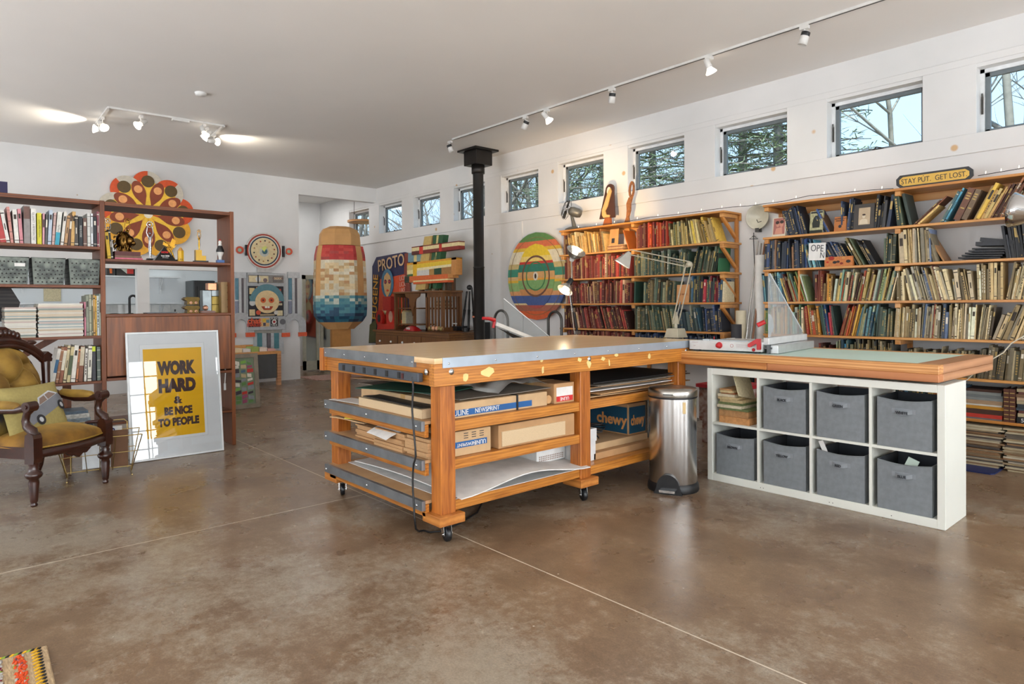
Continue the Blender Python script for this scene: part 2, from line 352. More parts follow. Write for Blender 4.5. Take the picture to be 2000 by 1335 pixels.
struct('trim_3', mb, board_m, bev=.002)
sash_m = mat('grey_sash_paint', '#6d767a', .45); whitew_m = mat('white_window_paint', '#eceeef', .4)
pane_m = glass('window_pane', '#eff5f6', 1.0)
hook_m = mat('bronze_hardware', '#4a4743', .4, .6)
for i, xo in enumerate(OX):
    e = bpy.data.objects.new('window_%d' % (i+1), None); COL.objects.link(e); e['kind'] = 'structure'
    x0, x1 = xo-.03, xo+OWD; z0, z1 = OZ0, OZ1; y0 = YW+.095
    fr = MB(); fw_ = .03
    fr.box(x0, x1, y0, y0+.06, z0, z0+.012); fr.box(x0, x1, y0, y0+.06, z1-fw_, z1); fr.box(x0, x0+fw_, y0, y0+.06, z0, z1); fr.box(x1-.012, x1, y0, y0+.06, z0, z1)
    struct('window_frame', fr, whitew_m, e)
    sa = MB(); a, b, c, d = x0+fw_, x1-.012, z0+.012, z1-fw_; s_ = .035
    sa.box(a, b, y0+.015, y0+.05, c, c+.03); sa.box(a, b, y0+.015, y0+.05, d-s_, d); sa.box(a, a+s_, y0+.015, y0+.05, c, d); sa.box(b-s_, b, y0+.015, y0+.05, c, d)
    struct('sash', sa, sash_m, e, bev=.003)
    struct('pane', MB().box(a+s_, b-s_, y0+.03, y0+.034, c+.03, d-s_), pane_m, e)
    xm = (a+b)/2
    struct('crank', MB().box(xm-.045, xm+.045, y0-.012, y0+.012, c+.0, c+.018).tube([(xm-.03, y0-.01, c+.02), (xm+.0, y0-.035, c+.028), (xm+.05, y0-.03, c+.012)], .006, 6), hook_m, e)
    struct('latch', MB().box(x0+.008, x0+.022, y0-.01, y0, (c+d)/2-.09, (c+d)/2+.05).tube([(x0+.015, y0-.006, (c+d)/2+.03), (x0+.018, y0-.022, (c+d)/2+.075)], .006, 6), hook_m, e)
# left wall with the passage and the kitchen recess (openings cut out), header over the passage
Yp = 4.78; T2 = .13
lw = MB()
K0, K1, KZ = 1.55, 3.60, 1.83            # recess behind the walnut shelves
lw.box(XW-T2, XW, K1, Yp, 0, ZC); lw.box(XW-T2, XW, YB, -1.1, 0, ZC); lw.box(XW-T2, XW, -1.1, K1, KZ+.0, ZC)
lw.box(XW-T2, XW, 2.285, 2.448, .86, KZ); lw.box(XW-T2, XW, -1.1, K1, 0, .86)
struct('wall_left', lw, wall_m)
struct('trim_4', MB().box(XW-T2, XW, Yp, YW, 3.195, ZC), wall_m)                    # header beam over the passage
# room beyond the passage
struct('wall_far', MB().box(XF-.1, XF, 3.2, YW, 0, ZC), wall_m)
struct('wall_passage', MB().box(XF, XW-T2, 4.0, 4.1, 0, ZC), wall_m)
# kitchen recess
kit_m = mat('cool_white_wall', '#dfe3e5', .5, var=.03, scale=2)
struct('wall_kitchen', MB().box(-12.35, -12.25, -1.3, 4.0, 0, ZC).box(-12.35, XW-T2, -1.3, -1.2, 0, ZC), kit_m)
tile_m = mat('white_backsplash', '#dcdcd8', .2)
mb = MB()
for j in range(3):
    y = -1.15+(j % 2)*.1
    while y < 3.9: mb.box(-12.25, -12.243, y, min(y+.296, 3.98), .92+j*.13, .92+j*.13+.126); y += .30
struct('trim_5', mb, tile_m)
# walls out of the picture, with the big grid windows that light the room
def gridwall(name, fixed, axis, lo, hi, wins, z0, z1):
    mb = MB(); t0, t1 = (fixed, fixed+.15) if fixed > 0 else (fixed-.15, fixed)
    def bx(a, b, c, d): mb.box(*((t0, t1, a, b) if axis == 0 else (a, b, t0, t1)), c, d)
    bx(lo, hi, 0, z0); bx(lo, hi, z1, ZC); s = lo
    for a, b in wins: bx(s, a, z0, z1); s = b
    bx(s, hi, z0, z1); struct(name, mb, wall_m)
    global WN
    for a, b in wins:
        WN += 1; e = bpy.data.objects.new('window_%d' % WN, None); COL.objects.link(e); e['kind'] = 'structure'
        f = MB(); c0, c1 = t0+.04, t0+.10
        def fb(p, q, r_, s2): f.box(*((c0, c1, p, q) if axis == 0 else (p, q, c0, c1)), r_, s2)
        fb(a, b, z0, z0+.05); fb(a, b, z1-.05, z1); fb(a, a+.05, z0, z1); fb(b-.05, b, z0, z1); fb((a+b)/2-.03, (a+b)/2+.03, z0, z1)
        for k in (1, 3): q = a+(b-a)*k/4; fb(q-.01, q+.01, z0, z1)
        for k in range(1, 6): q = z0+(z1-z0)*k/6; fb(a, b, q-.01, q+.01)
        struct('window_frame', f, whitew_m, e)
WN = len(OX)
gridwall('wall_right', XR, 0, YB, YW+.1, SIDEWIN, .35, 2.6)
gridwall('wall_back', YB, 1, XW, XR, BACKWIN, .45, 2.6)
# ================================================================ outdoors
struct('ground', MB().box(-70, 30, YW+.4, 60, -.6, -.5), mat('leaf_litter', '#6e6048', .9, var=.4, scale=3, col2='#8a7a5a'))
bark_m = mat('grey_bark', '#8f8a84', .85, var=.4, scale=9, col2='#66605a'); bark2_m = mat('pale_bark', '#9d978c', .8, var=.3, scale=7)
def branchy(rng, H_, r0, spread, levels=3, fan=5):
    mb = MB()
    def grow(p, d, L, r, lev):
        pts = [p]; q = Vector(p); dd = Vector(d).normalized(); seg = 4 if lev else 7; rs = [r]
        for i in range(seg):
            dd = (dd+Vector((rng.uniform(-1, 1), rng.uniform(-1, 1), rng.uniform(-.3, .6)))*(.10 if lev == 0 else .2)).normalized()
            q = q+dd*L/seg; pts.append(q.copy()); rs.append(r*(1-.75*(i+1)/seg))
        mb.tube(pts, rs, 5 if lev < 2 else 3, cap=False)
        if lev < levels:
            for k in range(fan*2 if lev == 0 else fan):
                i = rng.randint(2 if lev == 0 else 1, seg); a = rng.uniform(0, 2*PI); up = rng.uniform(.3, 1.1)
                nd = Vector((math.cos(a)*spread, math.sin(a)*spread, up)) if lev == 0 else (dd+Vector((rng.uniform(-1, 1), rng.uniform(-1, 1), rng.uniform(-.4, .8)))*.7)
                grow(pts[i], nd, L*rng.uniform(.35, .55), max(rs[i]*.55, .006), lev+1)
    grow(Vector((0, 0, 0)), (rng.uniform(-.05, .05), 0, 1), H_, r0, 0); return mb
rng = random.Random(3)
protos = [branchy(rng, 11, .15, .8).mesh('bare_tree', bark_m), branchy(rng, 12, .11, .6).mesh('bare_tree', bark_m), branchy(rng, 10, .09, 1.0, 3, 6).mesh('bare_tree', bark2_m), branchy(rng, 12, .2, .7).mesh('bare_tree', bark_m)]
nd_m = mat('pine_needles', '#8aa07a', .75, var=.5, scale=2, col2='#566b4c'); nd2_m = mat('light_pine_needles', '#a3b087', .75, var=.5, scale=2, col2='#6f8260')
def pine(rng, H_):
    tr = MB().tube([(0, 0, 0), (0, 0, H_*.5), (0, 0, H_)], [.16, .1, .02], 6); fo = MB()
    z = 1.5
    while z < H_-.3:
        L = 2.6*(1-z/H_)+.5
        for k in range(6):
            a = rng.uniform(0, 2*PI); d = Vector((math.cos(a), math.sin(a), -.05)); tip = Vector((0, 0, z))+d*L
            tr.tube([(0, 0, z), tuple(tip)], [.025, .008], 3, cap=False)
            for j in range(40):
                t = rng.uniform(.15, 1.05); c = Vector((0, 0, z))+d*L*t+Vector((rng.gauss(0, .16), rng.gauss(0, .16), rng.gauss(0, .09)))
                e = Vector((rng.uniform(-1, 1), rng.uniform(-1, 1), rng.uniform(-.5, .5))).normalized()*.15; g = e.cross(Vector((rng.uniform(-1, 1), rng.uniform(-1, 1), 1))).normalized()*.013
                fo.add([c-e*.5+g, c-e*.5-g, c+e], [(0, 1, 2)], rng.randint(0, 1))
        z += .26
    return tr.mesh('trunk', bark_m), fo.mesh('needles', [nd_m, nd2_m])
pines = [pine(rng, 11), pine(rng, 10)]
def put_tree(me, x, y, s, rz, label, group):
    o = bpy.data.objects.new('bare_tree', me); COL.objects.link(o); o.location = (x, y, -.5); o.rotation_euler = (0, 0, rz); o.scale = (s, s, s); tag(o, label, 'tree', group)
n_ = 0
for i in range(38):
    Y = rng.uniform(13, 34); u = i/46; k = -2.15+u*1.62+rng.uniform(-.02, .02)      # X over Y, from the far windows to the near ones
    if k > -.75: Y = rng.uniform(19, 34)
    put_tree(protos[rng.choice([0, 1, 1, 2, 3])], k*Y, Y, rng.uniform(.8, 1.1), rng.uniform(0, 6.28), 'bare grey tree trunk in the woods outside the high windows', 'bare trees in the woods outside')
for (k, Y, p) in ((-.22, 12, 2), (-.17, 16, 0), (-.43, 13, 2), (-.34, 15, 2)):
    put_tree(protos[p], k*Y, Y, 1, k*40, 'bare branching tree standing alone against pale sky outside the high windows', 'lone bare trees outside')
for i, (k, Y) in enumerate(((-.98, 15), (-.86, 13.5), (-.74, 14.5), (-.63, 12.5), (-.56, 15), (-.50, 13.2), (-1.12, 18))):
    t = bpy.data.objects.new('pine_tree', None); COL.objects.link(t); t.location = (k*Y, Y, -.5); t.rotation_euler = (0, 0, i*1.3)
    tag(t, 'bushy green pine tree seen through the high windows', 'tree', 'pine trees outside the high windows')
    for nm, me in zip(('trunk', 'needles'), pines[i % 2]):
        c = bpy.data.objects.new(nm, me); COL.objects.link(c); c.parent = t
# ================================================================ the big rolling work table
pineY = wood('orange_pine_lengthwise', '#d08a3a', '#9a5a1c', 'Y', 9, .38, .25, bands=False, knots='#7a4413')
pineX = wood('orange_pine_crosswise', '#cc8434', '#93541a', 'X', 9, .38, .25, bands=False, knots='#7a4413')
pineZ = wood('orange_pine_upright', '#c87a32', '#8f4c18', 'Z', 9, .36, .3, bands=False)
topw_m = wood('varnished_maple_top', '#f0d0a4', '#dfb685', 'Y', 3, .22, .3, dist=2)
plyd_m = wood('shelf_plywood', '#c9a478', '#b58d62', 'Y', 2, .6)
putty_m = mat('wood_filler', '#ecd28a', .6, var=.15, scale=20)
TX0, TX1, TY0, TY1, TZ = -4.126, -2.81, 1.94, 4.40, .977
tb = thing('work_table', 'long orange pine work table on casters with grey metal-edged shelves', 'table', ((TX0+TX1)/2, (TY0+TY1)/2, 0))
part('tabletop', MB().box(TX0+.0, TX1-.0, TY0+.0, TY1, TZ-.03, TZ), topw_m, tb, bev=.002)
mb = MB(); AZ = TZ-.148                       # apron beams
for a, b in ((TX1-.05, TX1-.001), (TX0+.001, TX0+.05)): part('side_beam', MB().box(a, b, TY0, TY1, AZ, TZ-.03), pineY, tb, bev=.003)
for a, b in ((TY0+.014, TY0+.055), (TY1-.05, TY1-.01)): part('end_beam', MB().box(TX0+.05, TX1-.05, a, b, AZ, TZ-.03), pineX, tb, bev=.003)
LX = (-2.93, -4.10); LY = (1.995, 3.07, 4.13)
for x in LX:
    for y in LY:
        part('leg', MB().box(x-.0, x+.095, y, y+.095, .145, AZ), pineZ, tb, bev=.004)
        ft = part('foot_block', MB().box(x-.035, x+.13, y-.035, y+.13, .098, .148), wood('foot_block_pine', '#c8843f', '#a9672c', 'X', 4), tb, bev=.003)
        cx, cy = x+.05, y+.05; a = random.uniform(-.5, .5)
        cs = MB().lathe([(.001, .098), (.03, .098), (.03, .085), (.024, .08)], 14, 0, Matrix.Translation((cx, cy, 0)))
        Mr = Matrix.Translation((cx, cy, 0)) @ Matrix.Rotation(a, 4, 'Z')
        for s_ in (-1, 1): cs.add([(-.015, s_*.021, .09), (.035, s_*.021, .09), (.045, s_*.021, .035), (.02, s_*.021, .035), (-.015, s_*.024, .09), (.035, s_*.024, .09), (.045, s_*.024, .035), (.02, s_*.024, .035)], [(0, 1, 2, 3), (7, 6, 5, 4), (0, 4, 5, 1), (1, 5, 6, 2), (2, 6, 7, 3), (3, 7, 4, 0)], 0, Mr)
        cs.tube([Mr @ Vector((.03, -.03, .04)), Mr @ Vector((.03, .03, .04))], .006, 8)
        cs.box(-.04, -.015, -.012, .012, .06, .066, 0, Mr)
        c_ = part('caster', cs, chrome_m, tb, label='zinc swivel caster fork')
        wh = MB().lathe([(.012, -.014), (.034, -.014), (.039, -.009), (.039, .009), (.034, .014), (.012, .014)], 20, 0, Mr @ Matrix.Translation((.03, 0, .039)) @ Matrix.Rotation(PI/2, 4, 'X'))
        part('caster_wheel', wh, mat('black_rubber', '#17191c', .35), c_)
SH = [(.577, .635), (.373, .427), (.155, .211)]
for i, (a, b) in enumerate(SH):
    part('shelf', MB().box(TX0+.05, -2.936, TY0+.02, TY1-.05 if i != 1 else 3.1, b-.018, b-.001), plyd_m, tb)
    part('shelf_rail', MB().box(-2.935, TX1-.035, LY[0]+.0955, LY[1]-.0005, a+.0, b), pineY, tb, bev=.002)
    if i != 1: part('shelf_rail', MB().box(-2.935, TX1-.035, LY[1]+.0955, LY[2]-.0005, a+.0, b), pineY, tb, bev=.002)
    part('shelf_rail', MB().box(TX0+.07, -2.933, TY0+.02, TY0+.045, a-.03, b-.02), pineX, tb, bev=.002)
    st = MB().box(TX0+.04, -2.933, TY0-.002, TY0+.004+.016, b-.052, b)
    part('metal_edge', st, steel_m, tb, label='grey metal shelf edging')
    sc = MB()
    for k in range(3): sc.lathe([(.0001, .004), (.007, .003), (.008, 0)], 8, 0, Matrix.Translation((TX0+.06+k*.54, TY0-.002, b-.03)) @ Matrix.Rotation(PI/2, 4, 'X'))
    part('screw_head', sc, chrome_m, tb)
part('metal_edge', MB().box(TX0+.035, TX1-.19, TY0-.004, TY0+.014, TZ-.056, TZ+.001), steel_m, tb, label='grey metal strip along the table end')
part('metal_edge', MB().box(TX1-.002, TX1+.004, TY0+.05, TY1, TZ-.052, TZ+.001), mat('steel_strip_lit_tone', '#b4c0cc', .3, .55, .15, 6), tb, label='metal strip along the table side, daylight put into its colour')  # grey steel strip with the bluish window light put into its colour
# corner end grain post, screws, bolts, filler patches
mb = MB()
mb.box(TX0-.0, TX0+.05, TY0-.012, TY0+.0, AZ+.0, TZ)
part('corner_trim', mb, pineZ, tb)
mb = MB()
for y, z in ((TY0+.11, TZ-.075), (3.13, TZ-.072), (4.2, TZ-.075)): mb.lathe([(.0001, .006), (.012, .004), (.017, 0)], 12, 0, Matrix.Translation((TX1-.001, y, z)) @ Matrix.Rotation(PI/2, 4, 'Y'))
for x in (TX1-.08, TX0+.03): mb.lathe([(.0001, .006), (.012, .004), (.017, 0)], 12, 0, Matrix.Translation((x, TY0+.0, TZ-.075)) @ Matrix.Rotation(PI/2, 4, 'X'))
for k in range(8): mb.lathe([(.0001, .003), (.005, .002), (.006, 0)], 8, 0, Matrix.Translation((TX1+.004, TY0+.09+k*.32, TZ-.03)) @ Matrix.Rotation(PI/2, 4, 'Y'))
for k in range(5): mb.lathe([(.0001, .003), (.005, .002), (.006, 0)], 8, 0, Matrix.Translation((TX0+.07+k*.26, TY0-.004, TZ-.03)) @ Matrix.Rotation(PI/2, 4, 'X'))
part('bolt', mb, chrome_m, tb)
rg = random.Random(5); mb = MB()
for (px, py, w_, h_) in ((953, 727, .1, .06), (909, 735, .05, .05), (1060, 722, .025, .055), (1132, 702, .05, .03), (1150, 710, .045, .06), (1178, 700, .05, .03), (1190, 708, .018, .05), (1268, 695, .03, .05), (1058, 704, .03, .018), (1204, 693, .05, .02)):
    p = onX(px, py, TX1); n = 9; poly = [(w_/2*math.cos(2*PI*i/n)*rg.uniform(.6, 1.1), h_/2*math.sin(2*PI*i/n)*rg.uniform(.6, 1.1)) for i in range(n)]
    mb.prism(poly, 0, .0012, frameM((TX1-.0005, p.y, p.z), (0, 1, 0), (0, 0, 1)))
part('filler_patch', mb, putty_m, tb)
# power strip screwed on the table end
ps = thing('power_strip', 'long grey metal power strip with six black outlets on the table end', 'power strip', (-3.38, TY0-.02, .85))
a = onY(664, 716, TY0-.02); b = onY(820, 728, TY0-.02); zc = .874
part('housing', MB().box(a.x, b.x, TY0-.032, TY0+.0, zc-.025, zc+.022), mat('gunmetal_housing', '#5a6068', .35, .5), ps, bev=.003)
L = b.x-a.x
for k in range(6): x = a.x+.075+k*L*.142; part('outlet', MB().box(x-.014, x+.014, TY0-.035, TY0-.03, zc-.018, zc+.016), black_m, ps)
part('switch', MB().box(b.x-.16, b.x-.14, TY0-.036, TY0-.03, zc-.018, zc+.012), mat('dark_red_switch', '#4a1512', .4), ps)
P = [onY(px, py, TY0-.03) for px, py in ((806, 736), (807, 760), (805, 800), (809, 850), (812, 890), (808, 905), (806, 940), (808, 980), (812, 1003))]
P += [Vector((-3.0, TY0+.05, .03)), Vector((-2.98, TY0+.15, .008)), Vector((-3.1, TY0+.5, .008)), Vector((-3.4, TY0+.8, .008))]
P[8].z = .07
sm = []
for i in range(len(P)-1):
    for t in (0, .5): p0 = P[max(i-1, 0)]; p3 = P[min(i+2, len(P)-1)]; q = .5*((2*P[i])+(P[i+1]-p0)*t+(2*p0-5*P[i]+4*P[i+1]-p3)*t*t+(3*P[i]-p0-3*P[i+1]+p3)*t*t*t); sm.append(q)
sm.append(P[-1]); part('cord', MB().tube(sm, .0055, 8), black_m, ps)
# ---------------------------------------------------------------- things on the table shelves
def sheet(name, pts, z, th, m, label, cat, wav=0, group=None, curl=None, rot=0):
    """a loose sheet or board: quad corners in plan, gently wavy"""
    a, b, c, d = [Vector(p) for p in pts]; nu = nv = 14
    def f(u, v, dz=0):
        p = (a*(1-u)+b*u)*(1-v)+(d*(1-u)+c*u)*v; zz = z+dz+wav*(math.sin(u*5+v*2)+math.sin(v*7+1))*.5+abs(wav)*1.0
        if curl: zz += curl(u, v)
        return (p.x, p.y, zz)
    mb = MB().grid(lambda u, v: f(u, v, th), nu, nv); mb.grid(lambda u, v: f(v, u, 0), nu, nv)
    rim = []
    for (u0, v0, u1, v1) in ((0, 0, 1, 0), (1, 0, 1, 1), (1, 1, 0, 1), (0, 1, 0, 0)):
        for i in range(nu): u, v = u0+(u1-u0)*i/nu, v0+(v1-v0)*i/nu; rim.append((u, v))
    n = len(rim); mb.add([f(u, v, 0) for u, v in rim]+[f(u, v, th) for u, v in rim], [(i, (i+1) % n, n+(i+1) % n, n+i) for i in range(n)])
    return solo(name, mb, m, label, cat, group)
def rect(x0, x1, y0, y1, r=0):
    c = Vector(((x0+x1)/2, (y0+y1)/2, 0)); R = Matrix.Rotation(r, 3, 'Z'); return [c+R @ (Vector((x, y, 0))-c) for x, y in ((x0, y0), (x1, y0), (x1, y1), (x0, y1))]
grey_m = mat('grey_chipboard', '#857c70', .8, var=.15); green_m = mat('dark_green_board', '#1f5a48', .6); dark_m = mat('black_board', '#1d1c1c', .6); kraft_m = mat('kraft_paper', '#c79b6a', .8)
blue_m = mat('blue_print_band', '#1f5a96', .6); redp_m = mat('red_print', '#c8282a', .6); ink_m = mat('dark_print', '#2a2c33', .7)
def carton(name, label, x0, x1, y0, y1, z0, z1, m, rz=0, cat='box', group=None, flaps=False):
    t = thing(name, label, cat, ((x0+x1)/2, (y0+y1)/2, z0), rz, group); a, b, h = (x1-x0)/2, (y1-y0)/2, z1-z0
    part('body', MB().box(-a, a, -b, b, 0, h), m, t, True, bev=.003)
    part('tape', MB().box(-.025, .025, -b-.001, b+.001, h*.55, h+.001), mat('packing_tape', '#c9a069', .25), t, True)
    return t, a, b, h
S1, S2, S3 = .636, .428, .212
# top shelf, near bay
nb = carton('newsprint_box', 'long flat newsprint carton with blue band on the uppermost table shelf', -3.9, -2.88, 2.11, 2.82, S1, S1+.085, card2_m)
t, a, b, h = nb
part('blue_band', MB().box(a, a+.0015, -b+.0, b-.13, .012, .046), blue_m, t, True)
part('lettering', text_mb('NEWSPRINT', .036, frameM((a+.002, -.12, .029), (0, 1, 0), (0, 0, 1)), sx_=.9), paper_m, t, True)
part('lettering', text_mb('ULINE', .042, frameM((a+.002, -b+.05, .029), (0, 1, 0), (0, 0, 1)), sx_=.9), paper_m, t, True)
mb = MB().box(a+.001, a+.006, .1, .112, 0, h+.002).box(a-.4, a+.004, .1, .112, h, h+.005)
part('strap', mb, black_m, t, True)
sheet('grey_board', rect(-4.0, -2.9, 2.15, 2.95, .02), S1+.092, .004, grey_m, 'grey chipboard lying on the long newsprint carton', 'board', .004)
sheet('green_board', rect(-3.75, -3.12, 2.02, 2.55, .35), S1+.112, .003, green_m, 'dark green board fanned out over the table shelf carton', 'board', .002)
sheet('kraft_sheet', rect(-4.05, -3.2, 2.15, 3.0, .25), S1+.135, .002, kraft_m, 'large kraft sheet sticking out on top under the tabletop', 'paper', .006)
sheet('paper_sheet', rect(-4.05, -3.55, 1.98, 2.12, .12), S1+.001, .002, paper_m, 'white sheet lying at the table shelf edge by the far leg', 'paper', .0015)
pb = solo('paper_pile', MB().box(-3.70, -3.0, 1.985, 2.16, S1, S1+.05, 0), mat('pale_paper_edges', '#d8bd97', .85, var=.2, scale=90, stretch=(1, 1, 30)), 'thick pale newsprint block at the end of the uppermost table shelf', 'paper')
sheet('curved_poster', rect(-3.66, -3.02, 1.99, 2.16, 0), S1+.053, .003, dark_m, 'black and white poster lying on the newsprint block', 'poster', .004)
t, a, b, h = carton('shipping_box', 'small brown carton with white and red shipping label on table shelf', -3.3, -2.88, 2.88, 3.06, S1, S1+.125, card_m)

part('shipping_label', MB().box(a, a+.001, -b+.02, b-.015, .045, .1), paper_m, t, True)
part('red_label', MB().box(a, a+.001, -b+.02, b-.015, .012, .045), redp_m, t, True)
part('lettering', text_mb('ULINE', .03, frameM((a+.0015, 0, .028), (0, -1, 0), (0, 0, -1)), sx_=1), paper_m, t, True)
kr = solo('kraft_roll', MB().tube([(-3.3, 2.855, S1+.03), (-2.90, 2.85, S1+.03)], .027, 14).lathe([(.008, 0), (.022, .004)], 12, 0, Matrix.Translation((-2.9, 2.85, S1+.03)) @ Matrix.Rotation(PI/2, 4, 'Y')), kraft_m, 'short rolled kraft paper tucked between cartons on table shelf', 'paper roll')
# folded white cloth bag
fb = MB().grid(lambda u, v: (-3.30+.36*u, 2.46+.5*v+.02*math.sin(u*9), S1+.096+.055*math.sin(PI*min(1, max(0, v*1.05)))**.5*(1-.15*math.sin(u*6))+.012*math.sin(v*17+u*4)), 18, 22)
fb.grid(lambda u, v: (-3.30+.36*u, 2.46+.5*(1-v), S1+.094), 4, 4)
solo('white_bag', fb, mat('white_vinyl', '#d9d8d2', .35), 'crumpled white plastic bag on top of the cartons beneath the tabletop', 'bag')
# middle shelf of the first bay
t, a, b, h = carton('newsprint_carton', 'brown newsprint carton with upside-down blue band on the middle table shelf', -3.75, -2.885, 2.11, 2.375, S2, S2+.135, card2_m)
part('blue_band', MB().box(a, a+.0015, -b+.0, b-.03, .045, .078), blue_m, t, True)
part('lettering', text_mb('ULINE', .034, frameM((a+.002, b-.08, .061), (0, -1, 0), (0, 0, -1)), sx_=.9), paper_m, t, True)
part('lettering', text_mb('NEWSPRINT', .026, frameM((a+.002, -.045, .061), (0, -1, 0), (0, 0, -1)), sx_=.9), paper_m, t, True)
mb = MB()
for k in range(3):
    for j in range(3): mb.box(a, a+.001, -.06+k*.055, -.03+k*.055, .092+j*.013, .096+j*.013)
part('printed_lines', mb, ink_m, t, True)
t, a, b, h = carton('open_carton', 'open brown carton showing a thick pale paper block on middle table shelf', -3.7, -2.87, 2.42, 3.05, S2, S2+.135, card_m)
t2 = solo('paper_block', MB().box(-3.1, -2.862, 2.44, 2.96, S2+.012, S2+.098), mat('pale_paper_edges', '#e2bf8c'), 'pale block of newsprint sheets lying in front of the open carton', 'paper', bev=.002)
sheet('card_flap', rect(-3.3, -2.88, 2.40, 2.95, 0), S2+.14, .004, card2_m, 'loose corrugated flap lying over the pale paper block', 'cardboard', .003)
for i, (x0, x1, y0, y1, z0, z1, m_, lb) in enumerate((
        (-3.75, -3.50, 1.99, 2.10, S2, S2+.085, card_m, 'torn brown cardboard wad hanging over the shelf end by the far leg'),
        (-3.49, -3.17, 1.975, 2.10, S2, S2+.10, card_m, 'brown block of kraft paper with torn wrapper at the table end'),
        (-3.16, -2.93, 1.975, 2.10, S2, S2+.105, mat('tan_paper_edges', '#c39a6d', .85, var=.3, scale=60, stretch=(1, 1, 30)), 'tan ream of newsprint pressed against the near table leg'))):
    mb = MB(); rr = random.Random(i); n = 6 if i else 9
    for k in range(n):
        za = z0+(z1-z0)*k/n; j = rr.uniform(-.012, .012); mb.box(x0+rr.uniform(-.008, .008), x1+rr.uniform(-.006, .003), y0+j, y1, za, za+(z1-z0)/n*.93)
    solo('paper_bundle', mb, m_, lb, 'paper')
sheet('paper_roll', rect(-3.52, -3.25, 1.93, 2.12, -.1), S2+.112, .004, paper_m, 'curled white sheet drooping over the kraft paper blocks', 'paper', .003, curl=lambda u, v: -.05*(1-v)**2)
sheet('yellow_pad', rect(-3.86, -3.62, 1.98, 2.18, .3), S2+.11, .006, mat('yellow_cover', '#c9b72c', .6), 'yellow covered sketch pad lying among torn cardboard', 'pad', .002)
sheet('corrugated_sheet', rect(-4.02, -3.66, 1.96, 2.2, .15), S2+.092, .006, card2_m, 'corrugated cardboard sheet sticking out of the middle shelf end', 'cardboard', .006)
# bottom shelf, first bay: big white sheets
sheet('white_sheet', rect(-3.98, -2.80, 2.10, 3.12, 0), S3+.006, .006, paper_m, 'big white sheet bulging out over the lowest table shelf', 'paper', .0, curl=lambda u, v: .055*math.sin(PI*v)**2*(.4+.6*u)+.02*math.sin(PI*u))
sheet('white_board', rect(-4.0, -2.84, 2.06, 3.05, -.01), S3+.0005, .003, whitep_m, 'white mounting board under the bulging sheet on the lowest shelf', 'board', 0)
# second bay
for i, (z, w_, m_, lb) in enumerate(((S1+.002, .0, card2_m, 'thick pale board at the bottom of the far board pile'), (S1+.022, .03, kraft_m, 'kraft board second from the bottom of the far board pile'), (S1+.04, .0, paper_m, 'white foam board in the far board pile beneath the tabletop'), (S1+.056, -.02, card_m, 'brown corrugated sheet in the far board pile'), (S1+.075, .03, grey_m, 'grey board sliding forward in the far board pile'), (S1+.093, .01, dark_m, 'black board with white edge on top of the far board pile'))):
    sheet('mount_board', rect(-4.0+w_, -2.89+w_, 3.22+w_, 4.3+w_, w_*1.2), z, .006, m_, lb, 'board', .003)
t, a, b, h = carton('blue_carton', 'teal and tan pet supply carton in the far bay of the table', -3.55, -3.0, 3.75, 3.96, S3+.095, S3+.32, card_m)
tealp = mat('teal_print', '#0d4a66', .6)
part('printed_side', MB().box(a, a+.0015, -b+.01, b-.01, .01, h-.025), tealp, t, True)
part('printed_side', MB().box(-a+.01, a-.01, -b-.0015, -b, .01, h-.025), tealp, t, True)
part('lettering', text_mb('chewy', .1, frameM((a+.002, .0, .1), (0, 1, 0), (0, 0, 1)), bold=.003, sx_=.6), mat('orange_print', '#d99a5c', .6), t, True)
part('lettering', text_mb('chewy', .11, frameM((.12, -b-.002, .1), (1, 0, 0), (0, 0, 1)), bold=.003), mat('orange_print', '#d99a5c', .6), t, True)
solo('flat_carton', MB().box(-3.7, -2.93, 3.3, 4.05, S3, S3+.045), card_m, 'flattened brown carton beneath the teal carton', 'cardboard', bev=.002)
solo('flat_carton', MB().box(-3.65, -2.98, 3.32, 3.95, S3+.046, S3+.092), card2_m, 'tan flat carton directly under the teal carton', 'cardboard', bev=.002)
t, a, b, h = carton('white_box', 'white file box behind the middle table leg', -3.3, -2.93, 2.95+.18, 3.32, S3, S3+.21, whitep_m)
part('lid', MB().box(-a-.004, a+.004, -b-.004, b+.004, h-.08, h+.004), whitep_m, t, True)
t, a, b, h = carton('white_carton', 'low white printed box standing before the middle table leg', -3.5, -3.02, 2.86, 3.12, S3+.09-.06, S3+.12, whitep_m)
mb = MB()
for k in range(14):
    for j in range(3): mb.box(a, a+.001, -.11+k*.016, -.1+k*.016, .012+j*.012, .02+j*.012)
part('printed_lines', mb, mat('faded_brown_print', '#a08b80', .7), t, True)
t, a, b, h = carton('grey_box', 'speckled grey box at the far end of the table shelf', -3.4, -2.95, 4.0, 4.12, S3+.0, S3+.33, mat('speckled_grey', '#b9b3a6', .8, var=.5, scale=150))
cb = MB()
rr = random.Random(3)
pts = [(-2.98+.06*math.cos(k*1.1)*(.6+.4*rr.random()), 3.38+.05*math.sin(k*1.3)*(.5+.5*rr.random()), S3+.23-.004*k+.02*rr.random()) for k in range(26)]
solo('black_cable', MB().tube(pts, .004, 6), black_m, 'tangled black cable hanging beside the white file box', 'cable')
